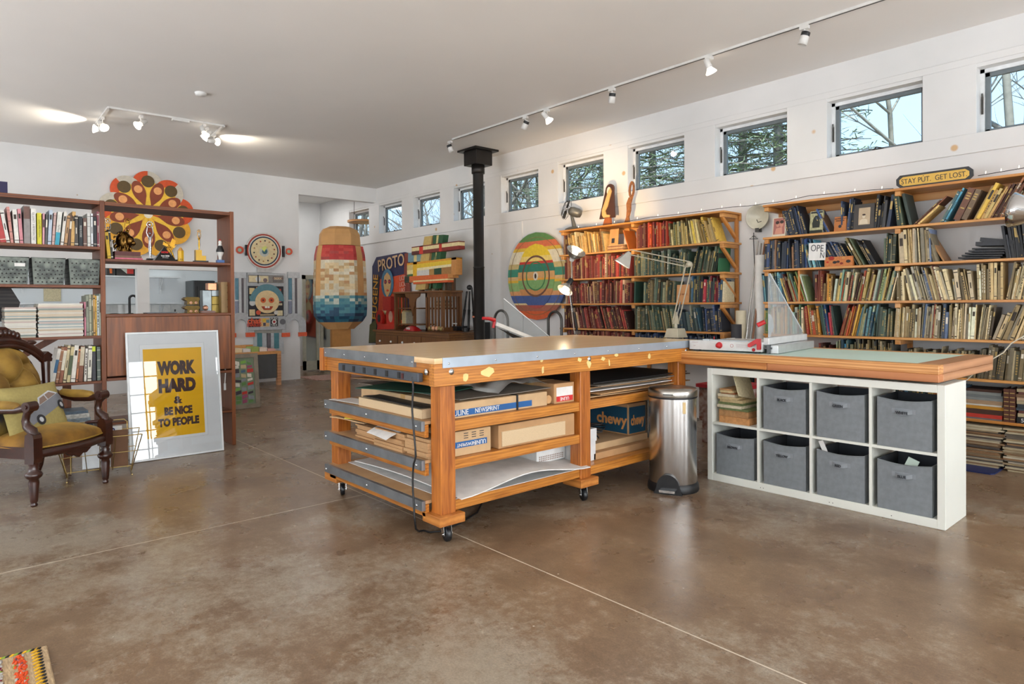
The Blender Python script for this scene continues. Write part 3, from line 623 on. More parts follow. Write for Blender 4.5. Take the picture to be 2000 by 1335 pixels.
# pencil-thin floor debris, long tube behind etc. left out
# ================================================================ white cube unit with wooden worktop
KX0, KX1, KY0, KY1, KZT = -2.601, -1.130, 4.142, 4.525, .795
kw_m = mat('white_lacquered_board', '#e4e5dc', .4, var=.03, scale=4)
ku = thing('cube_shelf', 'white cube storage unit of eight compartments beneath the wooden worktop', 'shelf unit', ((KX0+KX1)/2, (KY0+KY1)/2, 0))
fr = .04
part('frame_board', MB().box(KX0+fr, KX1-fr, KY0, KY1, 0, .052), kw_m, ku, bev=.002); part('frame_board', MB().box(KX0+fr, KX1-fr, KY0, KY1, KZT-.045, KZT), kw_m, ku, bev=.002)
for x in (KX0, KX1-fr): part('side_panel', MB().box(x, x+fr, KY0-.0005, KY1, 0.0005, KZT-.0005), kw_m, ku, bev=.002)
inner0, inner1 = KX0+fr, KX1-fr; cw = (inner1-inner0-3*.016)/4; zm = .40
part('middle_shelf', MB().box(inner0, inner1, KY0+.001, KY1, zm, zm+.016), kw_m, ku)
cx_ = []
for k in range(4):
    x = inner0+k*(cw+.016); cx_.append((x, x+cw))
    if k < 3: part('divider', MB().box(x+cw, x+cw+.016, KY0+.0005, KY1, .052, KZT-.045), kw_m, ku)
mb = MB()
for x in (KX0+.4, KX0+.42, KX0+.85, KX0+.87, KX0+1.2): mb.lathe([(.0001, .001), (.003, 0)], 6, 0, Matrix.Translation((x, KY0, .02)) @ Matrix.Rotation(PI/2, 4, 'X'))
part('screw_hole', mb, black_m, ku)
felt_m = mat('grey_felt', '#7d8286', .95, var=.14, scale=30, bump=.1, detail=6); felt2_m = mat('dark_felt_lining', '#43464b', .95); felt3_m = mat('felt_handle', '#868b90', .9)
hand = mat('marker_ink', '#33353a', .8)
def bin_(k, row, word, lab, dx=0):
    x0, x1 = cx_[k]; w_ = .283; xa = x0+.028+dx; xb = xa+w_; y0, y1 = KY0+.006, KY0+.33; z0 = .053 if row == 0 else zm+.017; h = .285
    t = thing('fabric_bin', lab, 'storage bin', ((xa+xb)/2, y0, z0), 0, 'grey fabric bins in the white cube unit'); a = w_/2; d = y1-y0; r_ = random.Random(k*3+row)
    ns = 16
    def sag(u): return h-.018*math.sin(PI*u)*r_.uniform(.99, 1)
    f = MB(); th = .006
    # front with sagging rim, sides, back, bottom; inner lining
    f.grid(lambda u, v: (-a+2*a*u, -.004*math.sin(PI*u), v*(h-.014*math.sin(PI*u))), ns, 6, smooth=False)
    f.grid(lambda u, v: (a-2*a*u, th, v*(h-.014*math.sin(PI*u))), ns, 6, 1, smooth=False)
    f.grid(lambda u, v: (-a+2*a*u, -.004*math.sin(PI*u)*(1-v)+th*v, h-.014*math.sin(PI*u)), ns, 1, smooth=False)
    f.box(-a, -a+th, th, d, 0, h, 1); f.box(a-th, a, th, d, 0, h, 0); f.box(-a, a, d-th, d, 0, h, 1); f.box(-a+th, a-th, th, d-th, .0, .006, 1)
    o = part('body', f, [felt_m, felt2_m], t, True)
    part('hem', MB().tube([(-a, -.001, h-.002)]+[(-a+2*a*i/12, -.004*math.sin(PI*i/12)-.001, h-.002-.014*math.sin(PI*i/12)) for i in range(1, 12)]+[(a, -.001, h-.002)], .0028, 6), felt_m, t, True)
    part('handle_patch', MB().grid(lambda u, v: (-.062+.124*u, -.006, h-.085+.026*v+.003*math.sin(PI*u)), 8, 2).box(-.062, -.04, -.0065, -.004, h-.085, h-.06).box(.04, .062, -.0065, -.004, h-.085, h-.06), felt3_m, t, True)
    hn_ = part('handle', MB().grid(lambda u, v: (-.045+.09*u, -.008-.014*math.sin(PI*u), h-.084+.024*v-.008*math.sin(PI*u)), 12, 2), felt3_m, t, True)
    part('lettering', text_mb(word, .022, frameM((-.005, -.0245, h-.080), (1, 0, 0), (0, 0, 1)), sx_=.9, bold=.0006), hand, hn_, True)
bin_(1, 1, 'BLACK', 'grey fabric bin marked black, beside the compartment of loose magazines', -.02+.02)
bin_(2, 1, 'GREEN', 'grey fabric bin marked green in the upper row of cubes')
bin_(3, 1, 'WHITE', 'upper grey fabric bin marked white at the scuffed end panel')
bin_(0, 0, 'BROWN', 'grey fabric bin marked brown under the loose magazines')
bin_(1, 0, 'YELLOW', 'grey fabric bin marked yellow in the lower row of cubes')
bin_(2, 0, 'RED', 'grey fabric bin marked red with a white tag poking out')
bin_(3, 0, 'BLUE', 'grey fabric bin marked blue, at floor level by the end panel')
solo('paper_tag', MB().cbox(((cx_[2][0]+.055), KY0+.04, .345), (.03, .004, .09), 0, rot=(.1, -.35, 0)), paper_m, 'white and maroon tag poking out of the bin marked red', 'tag')
solo('paper_scrap', MB().cbox(((cx_[3][0]+.19), KY0+.06, .32), (.06, .004, .07), 0, rot=(-.3, .35, 0)), mat('mint_paper', '#c3d3c6', .8), 'pale green paper scrap sticking up in the blue bin', 'paper')
# loose printed matter in the first upper cube
x0, x1 = cx_[0]; z = zm+.016; rr = random.Random(9)
for i in range(11):
    th = rr.uniform(.006, .02) if i > 1 else .045; c = rr.choice(['#b98a5a', '#c9b183', '#8e6f4e', '#d9cdb0', '#6f7a4d', '#a5623c']); xx = x0+.02+rr.uniform(0, .03); wd = .24-.015*i+rr.uniform(-.02, .02)
    solo('old_magazine', MB().box(xx, min(xx+wd, x1-.005), KY0+.02+rr.uniform(0, .03), KY0+.26, z+.0003, z+th), mat('old_print_%d' % i, '#c88f58' if i < 1 else c, .85, var=.3, scale=40), ('%s old magazine in the open cube of the white unit, %s from the bottom' % (rr.choice(['worn tan', 'faded brown', 'frayed']), ordinal(i+1))), 'magazine', 'old magazines piled in the open cube'); z += th+.0006
solo('leaning_print', MB().bar((x0+.20, KY0+.12, z-.06), (x0+.13, KY0+.16, z+.1), .2, .004, up=(.9, 0, .4)), cream_m, 'cream bordered print leaning on the magazines in the open cube', 'print')
# worktop
wt = thing('worktop', 'thick pine worktop with pale green cutting mat inlay on the cube unit', 'worktop', (-2.03, 4.62, .81))
wt_m = wood('fir_beam', '#dba364', '#b9773c', 'X', 8, .45, .1); wt2 = wood('fir_beam_side', '#bd8a63', '#a0704c', 'Y', 3, .5)
A_, B_, C_ = Vector((-2.895, 4.135, 0)), Vector((-1.152, 4.109, 0)), Vector((-1.185, 5.15, 0)); D_ = A_+(C_-B_)
xd = (B_-A_).normalized(); yd = Vector((-xd.y, xd.x, 0)); WL = (B_-A_).length; WD = 1.03
M_ = frameM((A_.x, A_.y, 0), xd, yd)
WZ0, WZ1 = .81, .905
part('top_rail', MB().box(0, WL, 0, .075, WZ0+.045, WZ1, 0, M_), wt_m, wt, bev=.003)
part('lower_rail', MB().box(0, WL*.43, -.001, .075, WZ0, WZ0+.0445, 0, M_), wood('fir_lower', '#c88649', '#a5602a', 'X', 3, .45), wt, bev=.003)
part('lower_rail', MB().box(WL*.43+.002, WL, -.002, .075, WZ0, WZ0+.0445, 0, M_), wood('fir_lower_b', '#bb7a4c', '#a26238', 'X', 2, .5), wt, bev=.003)
part('end_rail', MB().box(WL-.13, WL+.0015, .0752, WD, WZ0+.045, WZ1, 0, M_), wt2, wt, bev=.003)
part('end_rail', MB().box(0, .1, .0752, WD, WZ0, WZ1, 0, M_), wt2, wt, bev=.003)
part('end_rail', MB().box(WL-.13, WL+.001, .0752, WD, WZ0, WZ0+.0445, 0, M_), wt2, wt, bev=.003)
part('back_rail', MB().box(.1, WL-.13, WD-.08, WD, WZ0, WZ1, 0, M_), wt_m, wt, bev=.003)
part('cutting_mat', MB().box(.1, WL-.13, .0755, WD-.08, WZ1-.02, WZ1-.001, 0, M_), mat('pale_green_mat', '#d0e8dc', .5, var=.04, scale=3), wt)
mb = MB()
for px in (20,): pass
# support legs of the worktop at the back
for x in (.25, WL-.3): part('leg', MB().box(x, x+.09, WD-.12, WD-.03, 0, WZ0, 0, M_), pineZ, wt)
# ================================================================ paper trimmer with clear guard
pt = thing('paper_trimmer', 'white paper trimmer with red knob and clear triangular guard on the worktop', 'paper trimmer', (-2.5, 4.6, .906))
grw = mat('light_grey_casting', '#cfd0cf', .4); redk = mat('red_plastic', '#b3181f', .35)
Z0 = .907; F0 = Vector((-2.79, 4.205, 0)); F1 = Vector((-2.255, 4.275, 0)); fx = (F1-F0).normalized(); fy = Vector((-fx.y, fx.x, 0)); FL = (F1-F0).length
Mt = frameM((F0.x, F0.y, Z0), fx, fy); DP = .80
part('base', MB().box(0, FL, 0, .05, .008, .075, 0, Mt).box(0, FL, .05, DP, .03, .055, 0, Mt).box(.0, .02, 0, DP, .01, .06, 0, Mt), grw, pt, bev=.003)
part('foot', MB().box(.03, .07, .01, .05, 0, .01, 0, Mt).box(FL-.07, FL-.03, .01, .05, 0, .01, 0, Mt).box(.03, .07, DP-.05, DP-.01, 0, .03, 0, Mt).box(FL-.07, FL-.03, DP-.05, DP-.01, 0, .03, 0, Mt), black_m, pt)
part('knob', MB().lathe([(.0001, .03), (.016, .029), (.019, .02), (.019, .004), (.024, 0)], 20, 0, Mt @ Matrix.Translation((FL*.43, 0, .045)) @ Matrix.Rotation(PI/2, 4, 'X')), redk, pt)
part('side_stop', MB().box(.09, .14, .03, .10, .06, .085, 0, Mt).box(.14, FL-.06, .04, .10, .06, .082, 0, Mt), mat('clear_grey_acrylic', '#b5bcc0', .15), pt, bev=.002)
part('stop_screw', MB().lathe([(.008, 0), (.008, .02), (.004, .02), (.004, .04)], 10, 0, Mt @ Matrix.Translation((.14, .12, .06))), redk, pt)
part('cutting_rail', MB().box(FL-.005, FL+.035, .03, DP+.05, .055, .105, 0, Mt), grw, pt, bev=.004)
part('clamp_rail', MB().box(FL+.045, FL+.1, .02, DP, .0, .055, 0, Mt), mat('pale_aluminium', '#c9cdcd', .3, .4), pt, bev=.002)
part('rail_bracket', MB().box(FL+.03, FL+.05, .0, .03, .0, .06, 0, Mt).box(FL+.01, FL+.06, .01, .03, .03, .042, 0, Mt), mat('dark_steel_bracket', '#55585a', .4, .6), pt)
hp = [(0, .0), (.0, .018), (.06, .055), (.085, .055), (.085, -.02), (.062, -.02), (.062, .02), (.05, .018), (.012, -.006)]
part('handle', MB().prism(hp, -.012, .012, Mt @ Matrix.Translation((FL-.09, -.018, .045)) @ Matrix.Rotation(PI/2, 4, 'X')), redk, pt, bev=.003)
part('knob', MB().lathe([(.0001, .008), (.010, .007), (.012, 0)], 14, 0, Mt @ Matrix.Translation((FL-.06, 0, .022)) @ Matrix.Rotation(PI/2, 4, 'X')), redk, pt)
mb = MB()
for k in range(4): mb.box(FL*.66, FL*.82, -.0008, 0, .032+k*.007, .034+k*.007, 0, Mt)
mb.box(.02, .07, -.0008, 0, .06, .063, 0, Mt); mb.box(.035, .05, -.0008, 0, .035, .039, 0, Mt)
part('printed_lines', mb, mat('faint_grey_print', '#b09c9c', .6), pt)
part('warning_mark', MB().tube([Mt @ Vector((FL*.6+.011*math.cos(a), -.0005, .045+.011*math.sin(a))) for a in [2*PI*i/16 for i in range(16)]], .001, 5, closed=True), redk, pt)
g0 = onX(1497, 655, -2.22); gt = onX(1503, 530, -2.22)
gy0, gy1 = .06, DP-.02; pl = [(gy0, .1), (gy1, .1), (gy1, .13), (gy0+.035, .55), (gy0, .55)]
Mg = frameM(Mt @ Vector((FL+.02, 0, 0)), fy, (0, 0, 1))
part('guard', MB().prism(pl, -.0025, .0025, Mg), glass('scratched_acrylic', '#e8ecef', 1.3, .16), pt)
part('guard_edge', MB().bar(Mg @ Vector((gy0+.035, .55, 0)), Mg @ Vector((gy1, .13, 0)), .007, .004), mat('frosted_edge', '#dfe4e8', .4), pt)
part('disc_guard', MB().prism([(0, 0), (0, .17)]+[(.1*math.sin(a), .07+.1*math.cos(a)) for a in [i*PI/14 for i in range(8)]]+[(.05, .03), (.03, 0)], -.002, .002, Mg @ Matrix.Translation((gy0+.02, .1, -.006))), glass('milky_acrylic', '#ffffff', 1, .55), pt)
part('handle', MB().tube([onY(1494, 628, 4.34), onY(1479, 635, 4.31)], .016, 10), redk, pt, label='red grip on the clear guard')
# ================================================================ pedal bin
bx, by = -2.63, 3.765
bn = thing('pedal_bin', 'tall brushed steel pedal bin with black base between table and cube unit', 'trash bin', (bx, by, 0))
br = .158; bst = mat('brushed_steel', '#d2d0cd', .24, 1, .12, 30, stretch=(1, 1, .02))
Mb = Matrix.Translation((bx, by, 0))
part('body', MB().lathe([(br-.004, .05), (br, .06), (br, .63)], 48, 0, Mb), bst, bn)
part('lid', MB().lathe([(br+.004, .632), (br+.006, .636), (br+.006, .672), (br-.002, .684), (br*.7, .69), (.0001, .692)], 48, 0, Mb), mat('brushed_lid', '#aeaaa2', .28, 1, .1, 20), bn)
part('seal_ring', MB().lathe([(br+.002, .622), (br+.005, .626), (br+.005, .634), (br, .636)], 48, 0, Mb), black_m, bn)
part('base', MB().lathe([(br+.01, 0), (br+.014, .01), (br+.010, .045), (br, .06)], 48, 0, Mb).lathe([(.001, .002), (br+.01, .002)], 48, 0, Mb), black_m, bn)
fd = Vector((-bx*.62, -by, 0)).normalized(); fs = Vector((-fd.y, fd.x, 0)) ; fs = -fs if fs.x < 0 else fs
Mf = frameM(Vector((bx, by, 0))+fd*(br-.01), fs, (0, 0, 1))
arch = [(-.095, 0)]+[(-.075*math.cos(a), .045+.085*math.sin(a)) for a in [PI*i/14 for i in range(15)]]+[(.095, 0)]
part('pedal_housing', MB().prism(arch, -.03, .022, Mf), mat('black_gloss_plastic', '#101113', .25), bn, bev=.003)
part('pedal', MB().prism([(-.05, .018), (.05, .018), (.052, .034), (-.052, .034)], .02, .055, Mf), chrome_m, bn, bev=.003)
part('lid_slot', MB().box(-.03, .035, .652, .658, -.0, .018, 0, Mf @ Matrix.Translation((0, 0, 0))), black_m, bn)
part('sticker', MB().grid(lambda u, v: Mb @ Vector(((br+.001)*math.cos(-.55+.14*u), (br+.001)*math.sin(-.55+.14*u), .53+.075*v)), 4, 1), mat('tan_sticker', '#cdb07c', .5), bn)
# ================================================================ pine bookcases on the window wall
pine_sh = wood('shelf_pine', '#cf9553', '#b97a36', 'X', 2.5, .42, .15, knots='#8a5525')
pine_up = wood('bracket_pine', '#c98743', '#b27032', 'Z', 3, .45, .1)
FY = 5.95; BW = YW-.004
SZ = [2.185, 1.877, 1.57, 1.265, .963, .665, .358]      # tops of the shelf boards
ST = .02
def bookcase(name, label, x0, x1, supports, zs, open_end):
    t = thing(name, label, 'bookcase', ((x0+x1)/2, (FY+BW)/2, 0))
    for z in zs: part('shelf', MB().box(x0, x1, FY, BW, z-ST, z), pine_sh, t, bev=.002)
    part('wall_rail', MB().box(x0+.0, x1, BW-.018, BW, zs[0]-.08, zs[0]-ST), pine_sh, t)
    for x in supports:
        part('wall_post', MB().box(x, x+.04, BW-.038, BW-.019, 0.0, zs[0]-ST), pine_up, t)
        for z in zs:
            part('bracket', MB().box(x, x+.04, FY+.02, BW-.039, z-ST-.04, z-ST-.0005), pine_sh, t, bev=.002)
    return t
bc1 = bookcase('pine_bookcase', 'pine wall bookcase filled with red and green books beside the oval artwork', -5.845, -3.54, (-5.83, -4.72, -3.60), SZ[:6], True)
bc2 = bookcase('pine_bookcase', 'long pine wall bookcase of navy, coloured and cream books under the yellow sign', -3.13, .35, (-3.125, -1.99, -.83), SZ, False)
for z in SZ[:5]:        # diagonal braces at the open ends
    part('brace', MB().bar((-3.585, FY+.03, z-ST-.03), (-3.585, BW-.045, z-ST-.235), .03, .03), pine_up, bc1, bev=.002)
part('divider', MB().box(-2.80, -2.785, FY+.02, BW-.06, SZ[3], SZ[2]-ST), pine_up, bc2)
# ---------------------------------------------------------------- books
PAL = {
 'tan': ['#c9a468', '#b98f54', '#d8bf8a', '#8e6438', '#caa05a', '#e0cfa0'],
 'red': ['#7e3430', '#8a423a', '#9a3c34', '#633029', '#ad4a40', '#55302a', '#8f5046', '#b8987a', '#6e4a3e'],
 'darkred': ['#5f2622', '#74352e', '#7f4536', '#4a2622', '#8a5440', '#a08060', '#6d2b27'],
 'orangered': ['#c4472a', '#b3371f', '#a83027', '#cf5a2e', '#7e2a26', '#8f3a33'],
 'yellow': ['#d0b23a', '#c8ae44', '#d8c890', '#b0a060', '#a08a5a', '#4a5540', '#c0a868'],
 'yellow2': ['#cba84a', '#b0925a', '#d4bd7e', '#8f7a52', '#a58a4a', '#c6a266'],
 'green': ['#47584a', '#5f6c5c', '#737c68', '#3a4d40', '#8a8a6c', '#4c5f50', '#77684a'],
 'dkgreen': ['#2b3a30', '#3b4a3a', '#55604c', '#6e6a52', '#22302a', '#7a3a2c'],
 'mix': ['#3a5a72', '#5c6b60', '#27466d', '#6e6a48', '#8e7a4a', '#9b2f3a', '#2a2f38', '#3f5a50'],
 'teal': ['#3c5560', '#48606a', '#7e9aa8', '#33424a', '#2a3038', '#54625e', '#8a8a78'],
 'navy': ['#262f3e', '#2c3647', '#354256', '#1b2330', '#39496a', '#3a3f4a'],
 'navymix': ['#262f3e', '#2c3647', '#354256', '#1b2330', '#39496a', '#566070', '#2e4a7a', '#7a5a40'],
 'black': ['#1d1e22', '#26282c', '#2f3136', '#3a3a3c', '#15161a'],
 'colour': ['#b5502c', '#5a7a5a', '#8ab09a', '#c88a3c', '#6d8a4a', '#4a7a94', '#b9a060', '#d8c8a0', '#7a5a3a', '#93a06a', '#a8b0a0', '#6a2f2a'],
 'warm': ['#b5502c', '#a03f2c', '#c98a3c', '#d8a84a', '#7c3a2a', '#8a6a40'],
 'cool': ['#3f7fa0', '#5a9ab0', '#7ab0b8', '#4a6a70', '#a8b89a', '#2f4a5a', '#8a8a6a'],
 'cream': ['#d8c69a', '#cbb384', '#e0d2ae', '#b9a070', '#d0ba8c', '#ac9468', '#e8dcc0', '#94805a', '#bfae90'],
 'creammix': ['#d8c69a', '#cbb384', '#e0d2ae', '#b9a070', '#8f8266', '#7e6a50', '#a04036', '#5f6f8a', '#e4dcc8', '#c9bda0'],
 'olive': ['#8a7f62', '#a08f6c', '#6e6a52', '#b5a684', '#77684a', '#4a4a44', '#94886c'],
 'brown': ['#7a4a32', '#8a5a3a', '#b08a50', '#d0b070', '#6a3a2a', '#a5603a', '#c4b48e'],
}
CNAME = [((220, 205, 170), 'cream'), ((190, 150, 95), 'tan'), ((130, 45, 40), 'dark red'), ((180, 60, 45), 'red'), ((200, 80, 45), 'orange'), ((210, 180, 60), 'yellow'), ((60, 85, 65), 'green'), ((95, 110, 90), 'sage'), ((40, 55, 48), 'dark green'), ((35, 50, 75), 'navy'), ((60, 110, 150), 'blue'), ((120, 160, 175), 'pale blue'), ((30, 30, 34), 'black'), ((110, 105, 75), 'olive'), ((115, 70, 45), 'brown'), ((140, 125, 100), 'taupe'), ((90, 95, 98), 'grey'), ((230, 228, 222), 'white'), ((205, 130, 140), 'pink'), ((170, 175, 165), 'pale grey')]
def cname(h):
    h = h.lstrip('#'); c = [int(h[i:i+2], 16) for i in (0, 2, 4)]; return min(CNAME, key=lambda q: sum((a-b)**2 for a, b in zip(q[0], c)))[1]
def cover(h): return mat('book_cover_'+h.lstrip('#'), h, .55, var=.22, scale=35, detail=4)
pages_m = mat('book_pages', '#cdbf9f', .85, var=.18, scale=120, stretch=(8, .2, .2)); gold_m = mat('gilt_print', '#b79a5a', .45, .3); white_ink = mat('pale_print', '#ddd6c4', .7); dark_ink = mat('dark_title_print', '#3b332c', .7)
BOOKS = []      # every book on the window wall, built after all are placed
rb = random.Random(11)
def lum(h): h = h.lstrip('#'); return sum(int(h[i:i+2], 16) for i in (0, 2, 4))/3
def book_mesh(w_, h_, d_, col, style, rr, mb=None, M=None, base=0):
    """spine at y=0 facing -Y, stands on z=0, x from 0 to w_; slots: cover, pages, print"""
    mb = mb or MB(); c = min(.0025, w_*.2)
    mb.box(0, w_, 0, c, 0, h_, base, M); mb.box(0, c, c, d_, 0, h_, base, M); mb.box(w_-c, w_, c, d_, 0, h_, base, M)
    return mb
def spine_print(mb, w_, h_, style, rr, mi, M=None):
    e = .0006
    def bnd(z0, z1, a=0.0, b=1.0): mb.box(w_*a, w_*b, -e, .0001, h_*z0, h_*z1, mi, M)
    if style == 0: bnd(.72, .86, .2, .8); bnd(.08, .10)
    elif style == 1:
        for z in (.1, .3, .6, .9): bnd(z, z+.012)
    elif style == 2:
        z = .2
        while z < .85: l = rr.uniform(.03, .09); bnd(z, min(z+l, .88), .3, .7); z += l+.03
    elif style == 3: bnd(.55, .8, .12, .88)
    elif style == 4: bnd(.9, .93); bnd(.05, .08); bnd(.4, .6, .35, .65)
def shade(h, k):
    h = h.lstrip('#'); return '#'+''.join('%02x' % min(250, int(int(h[i:i+2], 16)*k)) for i in (0, 2, 4))
def fill(zi, unit, px0, px1, pal, lean=0, hm=.235, hv=.03, wm=.022, dv=.17, yo=0, jit=2.0):
    """one run of upright books between two places of the photograph along the front of a shelf"""
    z = SZ[zi]; xa = onY(px0, 600, FY+.03).x; xb = onY(px1, 600, FY+.03).x; x = xa; n = 0; hmax = (SZ[zi-1]-ST-z-.006) if zi else .3
    while x < xb-.006:
        w_ = min(max(.006, rb.gauss(wm*.8, wm*.4)), .05)
        ln = math.radians(lean+rb.uniform(-jit, jit)*(1 if lean else .25)); s = math.sin(abs(ln)); c = math.cos(ln)
        if x+w_/c > xb+.004: break
        h_ = min(rb.gauss(hm, hv), (hmax-w_*s)/c-.002); h_ = max(h_, .14)
        BOOKS.append(dict(x=x, z=z, w=w_, h=h_, d=rb.uniform(dv*.85, dv*1.1), ln=ln, col=shade(rb.choice(PAL[pal]), rb.choice((.65, .85, 1, 1.06, 1.16))), st=rb.randint(0, 6), y=FY+.022+rb.uniform(0, .03)+yo, zi=zi, unit=unit)); x += w_/c+.0007+rb.uniform(0, .0008); n += 1
        if lean: x += abs(math.tan(ln)-math.tan(math.radians(lean)))*.02
fill(1, 'red', 1102, 1112, 'darkred', 0, wm=0.018)
fill(1, 'red', 1113, 1184, 'tan', -9, 0.225, 0.02, wm=0.014)
fill(1, 'red', 1243, 1262, 'darkred', 0, 0.25, wm=0.018)
fill(1, 'red', 1262, 1308, 'orangered', 0, 0.27, 0.012, wm=0.024)
fill(1, 'red', 1309, 1343, 'yellow', -4, 0.24, wm=0.022)
fill(1, 'red', 1346, 1368, 'yellow', -10, 0.24, wm=0.02)
fill(1, 'red', 1370, 1408, 'yellow2', -17, 0.235, wm=0.018)
fill(2, 'red', 1104, 1163, 'darkred', -2, 0.24, wm=0.02)
fill(2, 'red', 1164, 1232, 'red', 0, 0.245, wm=0.019)
fill(2, 'red', 1237, 1300, 'green', 0, 0.23, wm=0.02)
fill(2, 'red', 1301, 1345, 'green', 4, 0.22, wm=0.018)
fill(2, 'red', 1350, 1398, 'dkgreen', 12, 0.24, wm=0.017)
fill(3, 'red', 1104, 1170, 'red', -3, 0.235, wm=0.019)
fill(3, 'red', 1171, 1232, 'red', 2, 0.25, wm=0.019)
fill(3, 'red', 1256, 1318, 'green', 4, 0.235, wm=0.019)
fill(3, 'red', 1346, 1408, 'mix', 2, 0.25, wm=0.02)
fill(4, 'red', 1102, 1112, 'darkred', 0, wm=0.02)
fill(4, 'red', 1116, 1170, 'red', -14, 0.24, wm=0.018)
fill(4, 'red', 1171, 1230, 'red', -17, 0.245, wm=0.018)
fill(4, 'red', 1238, 1262, 'green', 0, 0.245, wm=0.022)
fill(4, 'red', 1264, 1318, 'green', -10, 0.225, wm=0.017)
fill(4, 'red', 1322, 1370, 'teal', -11, 0.22, wm=0.018)
fill(4, 'red', 1372, 1412, 'navy', -4, 0.24, wm=0.019)
fill(5, 'red', 1105, 1230, 'darkred', 0, 0.262, 0.01, wm=0.02)
fill(5, 'red', 1240, 1405, 'navy', 0, 0.255, 0.02, wm=0.022)
fill(1, 'sign', 1538, 1578, 'navy', -15, 0.25, wm=0.016)
fill(1, 'sign', 1606, 1624, 'navymix', -26, 0.2, wm=0.012, jit=0.5)
fill(1, 'sign', 1643, 1650, 'navy', 0, 0.22, wm=0.014)
fill(1, 'sign', 1652, 1664, 'navy', 6, 0.25, wm=0.016)
fill(1, 'sign', 1707, 1728, 'black', 6, 0.24, wm=0.016)
fill(1, 'sign', 1729, 1740, 'navy', 8, 0.27, wm=0.022)
fill(1, 'sign', 1752, 1768, 'dkgreen', -7, 0.26, wm=0.018)
fill(1, 'sign', 1784, 1800, 'brown', 47, 0.235, wm=0.01, jit=0.6)
fill(1, 'sign', 1836, 1846, 'cool', 27, 0.24, wm=0.014, jit=0.5)
fill(1, 'sign', 1901, 1926, 'yellow2', 26, 0.235, wm=0.015, jit=0.5)
fill(1, 'sign', 1928, 2030, 'brown', 27, 0.24, wm=0.011, jit=0.6)
fill(2, 'sign', 1490, 1538, 'navymix', 2, 0.245, wm=0.018)
fill(2, 'sign', 1540, 1580, 'navymix', -3, 0.25, wm=0.017)
fill(2, 'sign', 1581, 1604, 'cool', -15, 0.225, wm=0.014)
fill(2, 'sign', 1622, 1668, 'navy', -27, 0.215, wm=0.012, jit=0.6)
fill(2, 'sign', 1674, 1690, 'yellow', -27, 0.23, wm=0.011, jit=0.6)
fill(2, 'sign', 1697, 1713, 'black', -27, 0.23, wm=0.013, jit=0.6)
fill(2, 'sign', 1725, 1748, 'dkgreen', 2, 0.25, wm=0.016)
fill(2, 'sign', 1755, 1800, 'cream', -2, 0.275, 0.008, wm=0.02)
fill(2, 'sign', 1801, 1820, 'creammix', -3, 0.255, wm=0.016)
fill(2, 'sign', 1822, 1836, 'olive', -14, 0.25, wm=0.014, jit=0.5)
fill(2, 'sign', 1966, 2060, 'black', -7, 0.27, wm=0.017)
fill(3, 'sign', 1492, 1536, 'cool', -5, 0.25, wm=0.016)
fill(3, 'sign', 1537, 1582, 'colour', -17, 0.245, wm=0.014)
fill(3, 'sign', 1590, 1625, 'warm', 2, 0.245, wm=0.014)
fill(3, 'sign', 1626, 1668, 'colour', 8, 0.25, wm=0.013)
fill(3, 'sign', 1669, 1742, 'colour', 12, 0.25, wm=0.013)
fill(3, 'sign', 1752, 1770, 'cream', -1, 0.235, wm=0.016)
fill(3, 'sign', 1776, 1810, 'creammix', -12, 0.26, wm=0.015)
fill(3, 'sign', 1811, 1862, 'creammix', -14, 0.255, wm=0.013)
fill(3, 'sign', 1865, 1905, 'cream', -8, 0.24, wm=0.018)
fill(3, 'sign', 1908, 1960, 'cream', -1, 0.255, wm=0.015)
fill(3, 'sign', 1964, 2060, 'cream', 10, 0.25, wm=0.014)
fill(4, 'sign', 1492, 1570, 'colour', 0, 0.24, wm=0.014)
fill(4, 'sign', 1574, 1604, 'warm', -6, 0.25, wm=0.013)
fill(4, 'sign', 1607, 1636, 'mix', -8, 0.25, wm=0.014)
fill(4, 'sign', 1638, 1672, 'warm', 14, 0.25, wm=0.011)
fill(4, 'sign', 1673, 1704, 'cool', 10, 0.25, wm=0.013)
fill(4, 'sign', 1706, 1742, 'green', 4, 0.24, wm=0.014)
fill(4, 'sign', 1744, 1796, 'cream', 3, 0.245, 0.012, wm=0.015)
fill(4, 'sign', 1798, 1850, 'creammix', 4, 0.25, wm=0.014)
fill(4, 'sign', 1852, 1905, 'cream', 2, 0.25, wm=0.015)
fill(4, 'sign', 1908, 1934, 'creammix', 7, 0.25, wm=0.014)
fill(4, 'sign', 1938, 2060, 'cream', 19, 0.255, wm=0.018)
fill(5, 'sign', 1600, 1630, 'red', -3, 0.2, wm=0.018)
fill(5, 'sign', 1632, 1668, 'cool', 0, 0.235, wm=0.014)
fill(5, 'sign', 1669, 1745, 'olive', 0, 0.235, wm=0.012)
fill(5, 'sign', 1758, 1850, 'olive', 4, 0.19, 0.02, wm=0.016)
fill(5, 'sign', 1852, 1905, 'olive', 4, 0.2, 0.02, wm=0.016)
fill(5, 'sign', 1907, 1960, 'olive', 6, 0.225, 0.02, wm=0.017)
fill(5, 'sign', 1961, 2060, 'olive', 4, 0.24, 0.02, wm=0.018)
fill(6, 'sign', 1420, 1500, 'mix', 0, 0.24, wm=0.02)
fill(6, 'sign', 1700, 1880, 'mix', 5, 0.22, 0.02, wm=0.02)
